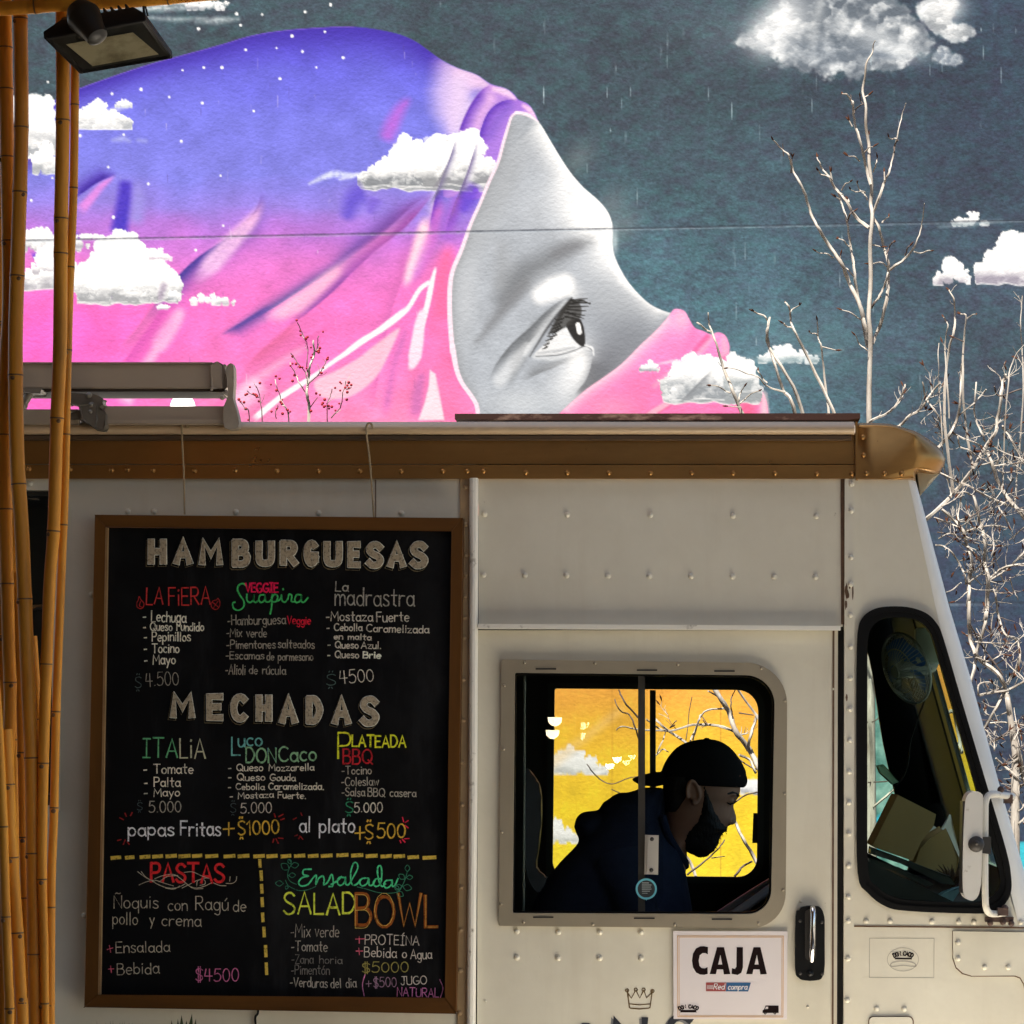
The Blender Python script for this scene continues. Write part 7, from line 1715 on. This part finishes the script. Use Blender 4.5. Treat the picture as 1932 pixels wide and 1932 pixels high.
L([(1088, 1020), (1055, 880), (1015, 740), (992, 620), (985, 575), (960, 555), (930, 540)], 6, 2.5, buds=1, y1=-.1); L([(985, 580), (980, 520)], 2, 1, thin=True); L([(995, 630), (1010, 595), (1045, 575), (1030, 530)], 3, 2, buds=1, thin=True); L([(992, 690), (975, 655)], 2.5, 2, buds=1)
L([(1100, 1175), (1150, 1050), (1170, 985), (1200, 920), (1230, 790), (1260, 650), (1290, 540)], 6, 1.5, y1=.1); L([(1238, 775), (1215, 760), (1188, 758)], 3, 2, buds=1); L([(1218, 845), (1220, 800), (1238, 775)], 3, 3, thin=True); L([(1165, 990), (1165, 940)], 3, 2, buds=1)
L([(1103, 1180), (1140, 1270), (1170, 1370), (1190, 1470), (1186, 1600), (1150, 1760), (1100, 1880)], 5, 7, y0=0, y1=.05)
L([(1196, 1480), (1260, 1440), (1320, 1375), (1358, 1270), (1366, 1160)], 6, 1.5, y1=-.15); L([(1328, 1386), (1380, 1385), (1420, 1380)], 3, 2.5, buds=1); L([(1280, 1400), (1295, 1360), (1310, 1345)], 3, 2, buds=1, thin=True); L([(1192, 1465), (1140, 1445), (1085, 1445)], 3, 2, buds=1); L([(1175, 1400), (1195, 1350), (1215, 1332)], 3, 3, buds=1, thin=True)
L([(1083, 1700), (1130, 1640), (1165, 1570), (1185, 1500)], 4, 4); L([(1095, 1690), (1120, 1650), (1145, 1630)], 5, 3, thin=True)
for a in ([(1045, 1755), (985, 1725), (930, 1697)], [(1070, 1930), (1030, 1890), (1005, 1845)], [(888, 1412), (840, 1395), (792, 1378)], [(980, 1352), (945, 1330), (915, 1305)], [(1072, 1100), (1040, 1050), (1012, 1010)], [(1060, 1060), (1020, 1050), (975, 1045)], [(1050, 842), (1080, 815), (1110, 798)], [(1032, 880), (1000, 865), (965, 850)], [(1105, 940), (1120, 900), (1128, 860)], [(920, 1430), (925, 1405)], [(1000, 1515), (960, 1480), (940, 1460)], [(1150, 1230), (1165, 1205), (1190, 1195)], [(930, 1040), (955, 1010), (978, 995)], [(1060, 530), (1080, 515)], [(920, 1090), (895, 1080)], [(1075, 760), (1080, 735)], [(1100, 1340), (1150, 1352)]):
    L(a, 3, 1.8, buds=1)
T.done()
# low multi-stemmed tree whose tips stand over the roof and whose limbs show through the cab
T = Tree(3.1, "low spreading bare tree seen through the cab window with tips over the roof", (1540, 2000), group="bare trees behind the truck")
def L(c, pts, w0, w1, **k): T.limb(c(pts), w0, w1, **k)
L(C5, [(1720, 1300), (1690, 1170), (1620, 1010), (1570, 880), (1520, 720), (1482, 600), (1476, 540)], 9, 2, y1=.1, twigs=1, tl=24); L(C5, [(1492, 665), (1450, 640), (1412, 612)], 4, 3, buds=1); L(C5, [(1600, 1000), (1550, 975), (1490, 955)], 3, 2, buds=1); L(C5, [(1640, 1050), (1650, 1000), (1675, 965)], 3, 2, buds=1); L(C5, [(1650, 1060), (1700, 1010), (1755, 990)], 3, 2, buds=1); L(C5, [(1660, 1080), (1580, 1075)], 2.5, 2, buds=1)
L(C5, [(1990, 1250), (1930, 1045), (1890, 980), (1835, 830), (1802, 690), (1805, 600)], 8, 3.5); L(C5, [(1806, 605), (1770, 570), (1725, 552)], 3.5, 3, buds=1); L(C5, [(1895, 1000), (1800, 960), (1740, 910), (1660, 880), (1580, 862)], 4, 1.5, buds=1); L(C5, [(1800, 950), (1770, 910), (1745, 880)], 3, 2.5, buds=1)
L(C3, [(780, 2520), (690, 2180), (545, 1930), (520, 1840), (535, 1740)], 8, 4); L(C3, [(960, 2520), (880, 2250), (730, 1930), (660, 1800), (648, 1710), (622, 1660)], 7, 3, buds=1); L(C3, [(650, 1720), (670, 1690), (700, 1680)], 3, 2, buds=1); L(C3, [(655, 1805), (630, 1790), (610, 1780)], 3, 3, buds=1)
L(C3, [(880, 2520), (850, 2180), (820, 1930), (805, 1860), (795, 1760)], 5, 2, buds=1); L(C3, [(800, 1845), (775, 1830), (750, 1825)], 3, 2, buds=1); L(C3, [(815, 1900), (900, 1925)], 3, 2, buds=1)
wl = dict(twigs=3, tl=50)
L(CW, [(1240, 0), (1370, 265), (1440, 380), (1480, 490), (1560, 600), (1620, 720)], 9, 11, **wl); L(CW, [(1440, 180), (1590, 400), (1700, 520)], 4, 6); L(CW, [(1600, 400), (1560, 520), (1545, 600)], 6, 6)
L(CW, [(1470, 490), (1380, 460), (1250, 455), (1100, 490), (990, 425)], 6, 3, **wl); L(CW, [(1300, 640), (1200, 548), (1100, 480), (1040, 425)], 6, 4); L(CW, [(1100, 488), (950, 482), (860, 465), (825, 485)], 4, 2); L(CW, [(950, 420), (870, 330), (838, 262)], 4, 3, thin=True); L(CW, [(955, 545), (905, 410), (850, 380), (815, 315)], 3.5, 2, thin=True)
L(CW, [(1240, 300), (1160, 680), (905, 745), (800, 780), (720, 742), (665, 672)], 1.5, 2.5, thin=True); L(CW, [(870, 840), (800, 810)], 2.5, 2, thin=True); L(CW, [(1420, 365), (1310, 385), (1250, 500), (1230, 545)], 4, 3); L(CW, [(1460, 400), (1455, 320), (1480, 262)], 3, 2, thin=True); L(CW, [(1440, 370), (1380, 300), (1330, 270)], 4, 3); L(CW, [(1500, 390), (1580, 402)], 3, 2, thin=True); L(CW, [(1490, 640), (1570, 690), (1600, 700)], 3, 3, thin=True)
L(CW, [(1700, 1450), (1590, 1200), (1525, 1085), (1478, 990), (1440, 900)], 8, 5); L(CW, [(1310, 1500), (1255, 1270), (1185, 1125), (1150, 1000)], 7, 5); L(CW, [(1215, 1278), (1330, 1190), (1380, 1140), (1422, 1088)], 4, 2.5, thin=True); L(CW, [(1345, 1188), (1425, 1178)], 2.5, 1.5, thin=True); L(CW, [(1475, 1285), (1520, 1235), (1570, 1205)], 5, 4, thin=True); L(CW, [(1480, 880), (1540, 840), (1600, 825)], 3, 3, thin=True); L(CW, [(1040, 625), (1080, 590), (1110, 605)], 3, 2); L(CW, [(1050, 610), (1085, 530), (1095, 480)], 3, 2)
L(CW, [(1150, 455), (1120, 470), (1155, 432)], 2.5, 2, thin=True); L(CW, [(1290, 400), (1275, 440), (1245, 540)], 4, 3); L(CW, [(1300, 410), (1330, 460), (1300, 430)], 2, 2, thin=True); L(CW, [(1500, 620), (1560, 650), (1590, 720)], 5, 5)
L(CQ, [(175, 740), (215, 735), (260, 700)], 3, 2, thin=True); L(CQ, [(200, 1500), (205, 1000), (190, 700), (195, 500)], 8, 6); L(CQ, [(185, 1075), (270, 1070), (330, 1060)], 3, 2, thin=True); L(CQ, [(210, 1210), (330, 1110), (420, 1000)], 5, 4); L(CQ, [(480, 870), (520, 860), (560, 780)], 3, 3, thin=True); L(CQ, [(470, 820), (500, 740), (470, 690)], 3, 2, thin=True); L(CQ, [(560, 1110), (600, 1150), (640, 1290)], 6, 5); L(CQ, [(600, 700), (660, 690), (700, 900), (690, 860)], 8, 6, twigs=3)
tr_ = MB(); tr_.tube([P(1540, 2290, 3.1), P(1545, 1900, 3.1), P(1552, 1500, 3.1), P(1540, 1150, 3.1), P(1500, 900, 3.1)], [.05, .04, .035, .024, .012], 10); tr_.build("trunk", BARK, T.root, sharp=60, recalc=False)
T.done()
# crowded bare tree to the right of the truck
T = Tree(3.4, "dense pale bare tree tangled against the dark wall beside the windscreen pillar", (1900, 2000), group="bare trees behind the truck")
tk = dict(twigs=9, tl=56); tm = dict(twigs=6, tl=44)
L(CC, [(1040, 1190), (1085, 1150), (1300, 950), (1480, 720), (1600, 520), (1690, 380), (1720, 230), (1750, 0), (1790, -140)], 8, 6, y1=.1, **tk)
L(CC, [(1150, 560), (1205, 500), (1290, 390), (1350, 250), (1372, 0), (1385, -200)], 7, 4, **tm); L(CC, [(1610, 560), (1650, 700), (1770, 950), (1930, 1150), (2050, 1300)], 7, 8, **tk); L(CC, [(1195, 750), (1300, 815), (1400, 850), (1560, 940), (1930, 1090)], 3.5, 4.5, **tm)
L(CC, [(1480, 960), (1540, 1170), (1580, 1350), (1590, 1550), (1612, 1700), (1606, 1930), (1580, 2050)], 6, 8, **tk); L(CC, [(1200, 1080), (1330, 1180), (1400, 1290), (1440, 1420), (1465, 1560), (1448, 1760), (1430, 1930)], 6, 7, **tk)
L(CC, [(1390, 1370), (1480, 1450), (1560, 1540)], 4, 3); L(CC, [(1400, 1275), (1520, 1240), (1640, 1215), (1780, 1240)], 4, 2, **tm); L(CC, [(1620, 1690), (1750, 1590), (1930, 1558), (2050, 1540)], 5, 5, **tm); L(CC, [(1625, 1700), (1780, 1600), (1880, 1500), (1990, 1380)], 4, 4, **tm)
L(CC, [(560, 320), (600, 292), (720, 232), (800, 170), (845, 90), (885, -20)], 6, 3, **tm); L(CC, [(800, 370), (860, 318), (930, 250), (1020, 190), (1100, 70), (1190, -30)], 6, 4, **tm); L(CC, [(1290, 390), (1430, 470), (1570, 520)], 4, 3, twigs=3); L(CC, [(1340, 440), (1370, 520), (1440, 560), (1530, 610), (1640, 690)], 3.5, 2, **tm)
L(CC, [(1030, -40), (1070, 90), (1150, 230), (1250, 370)], 3, 4, **tm); L(CC, [(1510, -40), (1490, 190), (1550, 400), (1590, 475)], 3.5, 4, **tm); L(CC, [(1600, 20), (1480, 150), (1350, 255)], 3, 3, twigs=2); L(CC, [(1660, 0), (1720, 75), (1900, 20)], 3, 3, thin=True)
L(CC, [(1740, 340), (1790, 430), (1890, 600), (1930, 690)], 4, 4, **tm); L(CC, [(1740, 600), (1850, 690), (1930, 760)], 3, 2, **tm); L(CC, [(1700, 740), (1790, 750), (1900, 735)], 3, 2, twigs=2); L(CC, [(1640, 760), (1700, 640), (1660, 560)], 3, 2, twigs=3)
L(CC, [(1130, 1150), (1290, 1200), (1390, 1260)], 3, 4, **tm); L(CC, [(1150, 1390), (1220, 1400), (1330, 1500), (1400, 1640), (1420, 1730)], 3, 4, **tm); L(CC, [(1180, 1330), (1280, 1290), (1390, 1320)], 3, 3, **tm); L(CC, [(1340, 930), (1420, 930), (1500, 960)], 3, 4, twigs=3); L(CC, [(1360, 1200), (1350, 1140), (1400, 870)], 4, 3, twigs=3); L(CC, [(1690, 1000), (1740, 1120), (1790, 1200)], 3, 3, **tm); L(CC, [(1400, 1630), (1480, 1620), (1570, 1540)], 4, 3, **tm); L(CC, [(1440, 1720), (1550, 1640), (1600, 1600)], 4, 3, **tm)
tb = [tuple(q) for q in CQ([(754, -137), (742, 0), (745, 200), (765, 330), (800, 385), (900, 470), (950, 560), (960, 650), (1000, 800), (1030, 960), (1060, 1080)])]
T.limb(tb, 8, 9, **tk); L(CQ, [(834, -143), (846, 0), (838, 160), (800, 300), (760, 480), (700, 640)], 8, 6, **tm); L(CQ, [(950, 560), (880, 680), (820, 800)], 7, 5, **tm); L(CQ, [(800, 590), (870, 575), (960, 560), (1049, 512), (1110, 480)], 5, 5, **tm); L(CQ, [(860, 745), (940, 740), (1060, 760)], 4, 3, **tm); L(CQ, [(880, 0), (900, 90), (940, 250), (1010, 280), (1022, 400), (960, 530)], 4, 6, **tk); L(CQ, [(1100, 1030), (1049, 1085), (980, 1125)], 6, 5, **tm)
L(CQ, [(890, 940), (960, 1000), (1030, 1070)], 4, 4, **tm); L(CQ, [(1060, 1265), (1010, 1310), (985, 1330)], 4, 3, **tm); L(CQ, [(870, 850), (960, 790), (1060, 690)], 3.5, 2.5, thin=True, twigs=3); L(CQ, [(745, 190), (820, 320), (930, 480)], 3, 3, thin=True, twigs=3); L(CQ, [(790, 590), (800, 530), (860, 520), (930, 560)], 3, 3, **tm); L(CQ, [(880, 900), (890, 850), (930, 820)], 3, 3, **tm); L(CQ, [(760, 290), (860, 300), (1000, 300)], 3, 2.5, **tm); L(CQ, [(780, 380), (850, 400), (910, 370), (930, 320)], 3.5, 2.5, **tm); L(CQ, [(950, 1240), (1020, 1230), (1060, 1180)], 3, 2, **tm); L(CQ, [(900, 1000), (1000, 920), (1060, 860)], 2.5, 2, thin=True, twigs=2)
L(C3, [(1548, 2710), (1492, 2300), (1520, 1930), (1550, 1800), (1552, 1680), (1520, 1592)], 6, 3, buds=1, twigs=3, tl=24); L(C3, [(1652, 2576), (1598, 2200), (1600, 1930), (1612, 1750), (1588, 1720)], 5, 2.5, buds=1); L(C3, [(1612, 1752), (1640, 1735), (1672, 1726)], 3, 2, buds=1); L(C3, [(1600, 1880), (1545, 1858)], 2.5, 2, buds=1, thin=True); L(C3, [(1520, 2300), (1500, 1930), (1510, 1800), (1505, 1760), (1485, 1745)], 3, 2, buds=1); L(C3, [(1482, 2440), (1470, 2200), (1460, 2000), (1465, 1880)], 2.5, 1.5)
L(C3, [(1883, 2780), (1920, 2300), (1925, 1930), (1910, 1800), (1928, 1620)], 3.5, 1.5, twigs=3, tl=24); L(C3, [(1818, 2693), (1835, 2200), (1870, 1990), (1960, 1860)], 3, 2, twigs=3, tl=24)
for k in range(40):
    x, y = rt.uniform(1770, 1940), rt.uniform(800, 1560)
    if x < xe(y) + 12 if y > 900 else x < 1800: continue
    a = rt.uniform(0, 6.28); L(lambda q: q, [(x, y), (x + 28 * math.cos(a) + rt.uniform(-8, 8), y + 24 * math.sin(a)), (x + 62 * math.cos(a), y + 52 * math.sin(a) - 10)], 2.6, 1.6, twigs=3, tl=30, y0=rt.uniform(-.3, .3), thin=rt.random() < .3)
tr_ = MB(); tr_.tube([P(1900, 2270, 3.4), P(1905, 1950, 3.4), P(1915, 1700, 3.4), P(1916, 1420, 3.4), P(1900, 1310, 3.4)], [.03, .025, .02, .014, .010], 10); tr_.build("trunk", BARK, T.root, sharp=60, recalc=False)
T.done()
# shrub with red berries over the roof, left of the middle
T = Tree(2.9, "small white-stemmed shrub dotted with red berries above the truck roof", (588, 2000), name="berry_shrub")
T.root["category"] = "shrub"
BERRY = mat("red_berry", (.15, .008, .012), .7, spec=.1, var=.4, vscale=60)
bm_ = MB()
def S(pts, w0, w1, nb=0, **k):
    pp = T.limb(CH(pts), w0, w1, **k)
    for _ in range(nb):
        q = rt.choice(pp[len(pp) // 3:]); bm_.ball(q + Vector((rt.uniform(-.022, .022), rt.uniform(-.02, .02), rt.uniform(-.018, .018))), rt.uniform(.0034, .0056), seg=8, rings=6)
kt = dict(twigs=3, tl=18)
S([(690, 1600), (695, 880), (692, 700), (685, 560), (715, 450), (735, 360), (740, 260)], 7, 3, 4); S([(690, 560), (660, 490), (610, 430), (555, 355)], 2.2, 1.2, 5, thin=True, **kt); S([(735, 370), (760, 310), (780, 225)], 2.2, 1.2, 4, thin=True, **kt); S([(680, 500), (690, 380), (680, 270), (655, 230), (615, 120)], 2.2, 1, 7, thin=True, **kt)
S([(690, 690), (620, 580), (580, 500), (550, 430)], 2.6, 1.5, 4, **kt); S([(690, 620), (760, 530), (810, 480), (835, 380)], 2.4, 1.2, 5, thin=True, **kt); S([(700, 780), (760, 700)], 2, 1, 3, thin=True); S([(330, 1500), (335, 860), (310, 700), (290, 620)], 2.6, 1.2, 5, thin=True, **kt); S([(300, 700), (250, 680), (210, 650)], 2, 1, 4, thin=True); S([(540, 1500), (540, 860), (490, 760), (455, 640), (430, 560)], 3, 1.2, 8, **kt); S([(480, 740), (520, 790), (540, 830)], 2, 1.5, 4, thin=True)
S([(830, 1500), (840, 860), (850, 740), (875, 635)], 2.6, 1.2, 9, thin=True, **kt); S([(880, 870), (940, 780), (970, 670), (985, 570)], 2.6, 1.2, 9, thin=True, **kt); S([(985, 640), (1030, 620)], 1.8, 1, 3, thin=True); S([(220, 1500), (225, 860), (200, 800), (155, 735)], 2.4, 1.4, 6, thin=True); S([(440, 870), (445, 800), (455, 770)], 1.8, 1, 2, thin=True)
bm_.build("berries", BERRY, T.root, sharp=60, recalc=False)
T.bd = MB(); T.done()

# ------------------------------------------------------------------ plants whose tips reach into the bottom edge
LEAF = mat("dark_green_leaf", (.045, .075, .022), .5, var=.4, vscale=30)
def plant(x, Y, ytop, label, n, mat_, spread, w):
    base_ = P(x, 2600, Y); mb = MB(); base_.z = 0; top = P(x, ytop, Y)
    for k in range(n):
        a = rb.uniform(0, 6.28); s = rb.uniform(.2, 1) * spread
        tip = top + Vector((math.cos(a) * s, math.sin(a) * s * .6, -rb.uniform(0, .5) * spread)); b0 = Vector((base_.x, Y, top.z - .35)) 
        d = (tip - b0); sd = d.cross(Vector((0, 1, 0))).normalized() * w
        mid = b0 + d * .6 + Vector((0, 0, .05 * (1 if s < .6 * spread else .6)))
        mb.add([b0 - sd * .3, b0 + sd * .3, mid + sd, tip, mid - sd, mid + Vector((0, -.004, .004))], [(0, 1, 2, 5), (5, 2, 3), (0, 5, 4), (5, 3, 4)])
    mb.tube([base_ + Vector((0, 0, .3)), Vector((base_.x, Y, top.z - .3))], .012, 6)
    root = empty("potted_plant", base_, label, "plant"); mb.build("foliage", mat_, root, sharp=60)
    p = MB(); p.tube([base_ + Vector((0, 0, z)) for z in (0, .02, .28, .31, .31)], [.10, .11, .15, .155, .12], 20); p.build("pot", mat("clay_pot", (.30, .13, .07), .8), root)
plant(222, -.30, 1921, "spiky olive plant whose tips poke up under the menu board corner nearest the bamboo", 46, mat("olive_leaf", (.10, .085, .03), .6, var=.4, vscale=30), .075, .0035)
plant(345, -.28, 1912, "leafy green plant with a single broad leaf tip showing under the menu board", 9, LEAF, .05, .016)

# ------------------------------------------------------------------ pergola roof over the seating side, and the pendant lamps that reflect in the pane
roofm = MB()
pr = empty("pergola_roof", (-2, -5, 3.6), "reed covered bamboo pergola roof shading the seating side", "pergola")
roofm.box(-9, PERG_X, -14, OP_Y0, 3.62, 3.70); roofm.box(-9, OP_X, OP_Y0, PERG_Y, 3.62, 3.70); roofm.box(OP_X1, PERG_X, OP_Y0, PERG_Y, 3.62, 3.70); roofm.box(OP_X, OP_X1, OP_Y1, PERG_Y, 3.62, 3.70)
roofm.build("reed_cover", mat("reed_mat", (.12, .062, .024), .9, var=.5, vscale=12, stretch=(1, .05, 1)), pr, sharp=0)
pm = MB()
for k in range(9): y = -13.5 + k * 1.6; pm.tube([(-9, y, 3.58), (OP_X if OP_Y0 < y < OP_Y1 else PERG_X, y, 3.58)], .04, 8)
pm.build("roof_poles", BAM, pr)
GLOW = emit("warm_lamp_glow", (1.0, .78, .45), 14.0)
for i, (u, v, Yv, nm) in enumerate(((487, 425, 9.5, "upper"), (474, 496, 10.2, "lower"), (828, 640, 11.5, "small"), (790, 676, 11.5, "small"))):
    (x, y), = CW([(u, v)]); q = P(x, y, Yv); q.y = -Yv + .03
    lamp = empty("pendant_lamp", (q.x, q.y, q.z + .03), ["larger lit warm pendant lamp, the higher one mirrored in the sliding pane", "larger lit warm pendant lamp, the lower one mirrored in the sliding pane", "small lit warm pendant lamp hanging higher than its small twin", "small lit warm pendant lamp hanging lower than its small twin"][i], "lamp", "pendant lamps")
    r = .040 if i < 2 else .030
    m = MB(); m.tube([(q.x, q.y, q.z + z * r) for z in (.3, .0, -.4, -.75, -.95, -1.0)], [r, r, r * .92, r * .66, r * .31, r * .03], 20); m.build("lamp_bowl", GLOW, lamp)
    m = MB(); m.tube([(q.x, q.y, q.z + z) for z in (.013, .03, .075)], [r * 1.05, r * .8, .012], 20); m.tube([(q.x, q.y, q.z + .07), (q.x, q.y, 3.6)], .004, 6); m.build("lamp_cap", BLACKMETAL, lamp)
m = MB(); m.box(-9, PERG_X, -14.3, -14, 0, 3.7)
tag(setbase(m.build("dark_backdrop_wall", mat("dark_backdrop_planks", (.045, .028, .016), .7, var=.5, vscale=10, stretch=(1, 1, .06)), sharp=0), (-4, -14.1, 0)), "added unseen dark wall behind the viewer that darkens the pane reflections", "wall")  # added wall out of view, gives the panes something dark to reflect

m = MB(); m.box(-2.75, -2.70, -14, -0.9, 0.03, 3.58)
tag(setbase(m.build("light_block_screen", mat("light_block_reed", (.16, .095, .04), .9, vcol=(.07, .04, .016), vscale=14, stretch=(1, 1, .04)), sharp=0), (-2.72, -7, 0)), "added unseen brown screen blocking light from the left of the pergola", "screen")  # added out of view to cut the sky light from the left
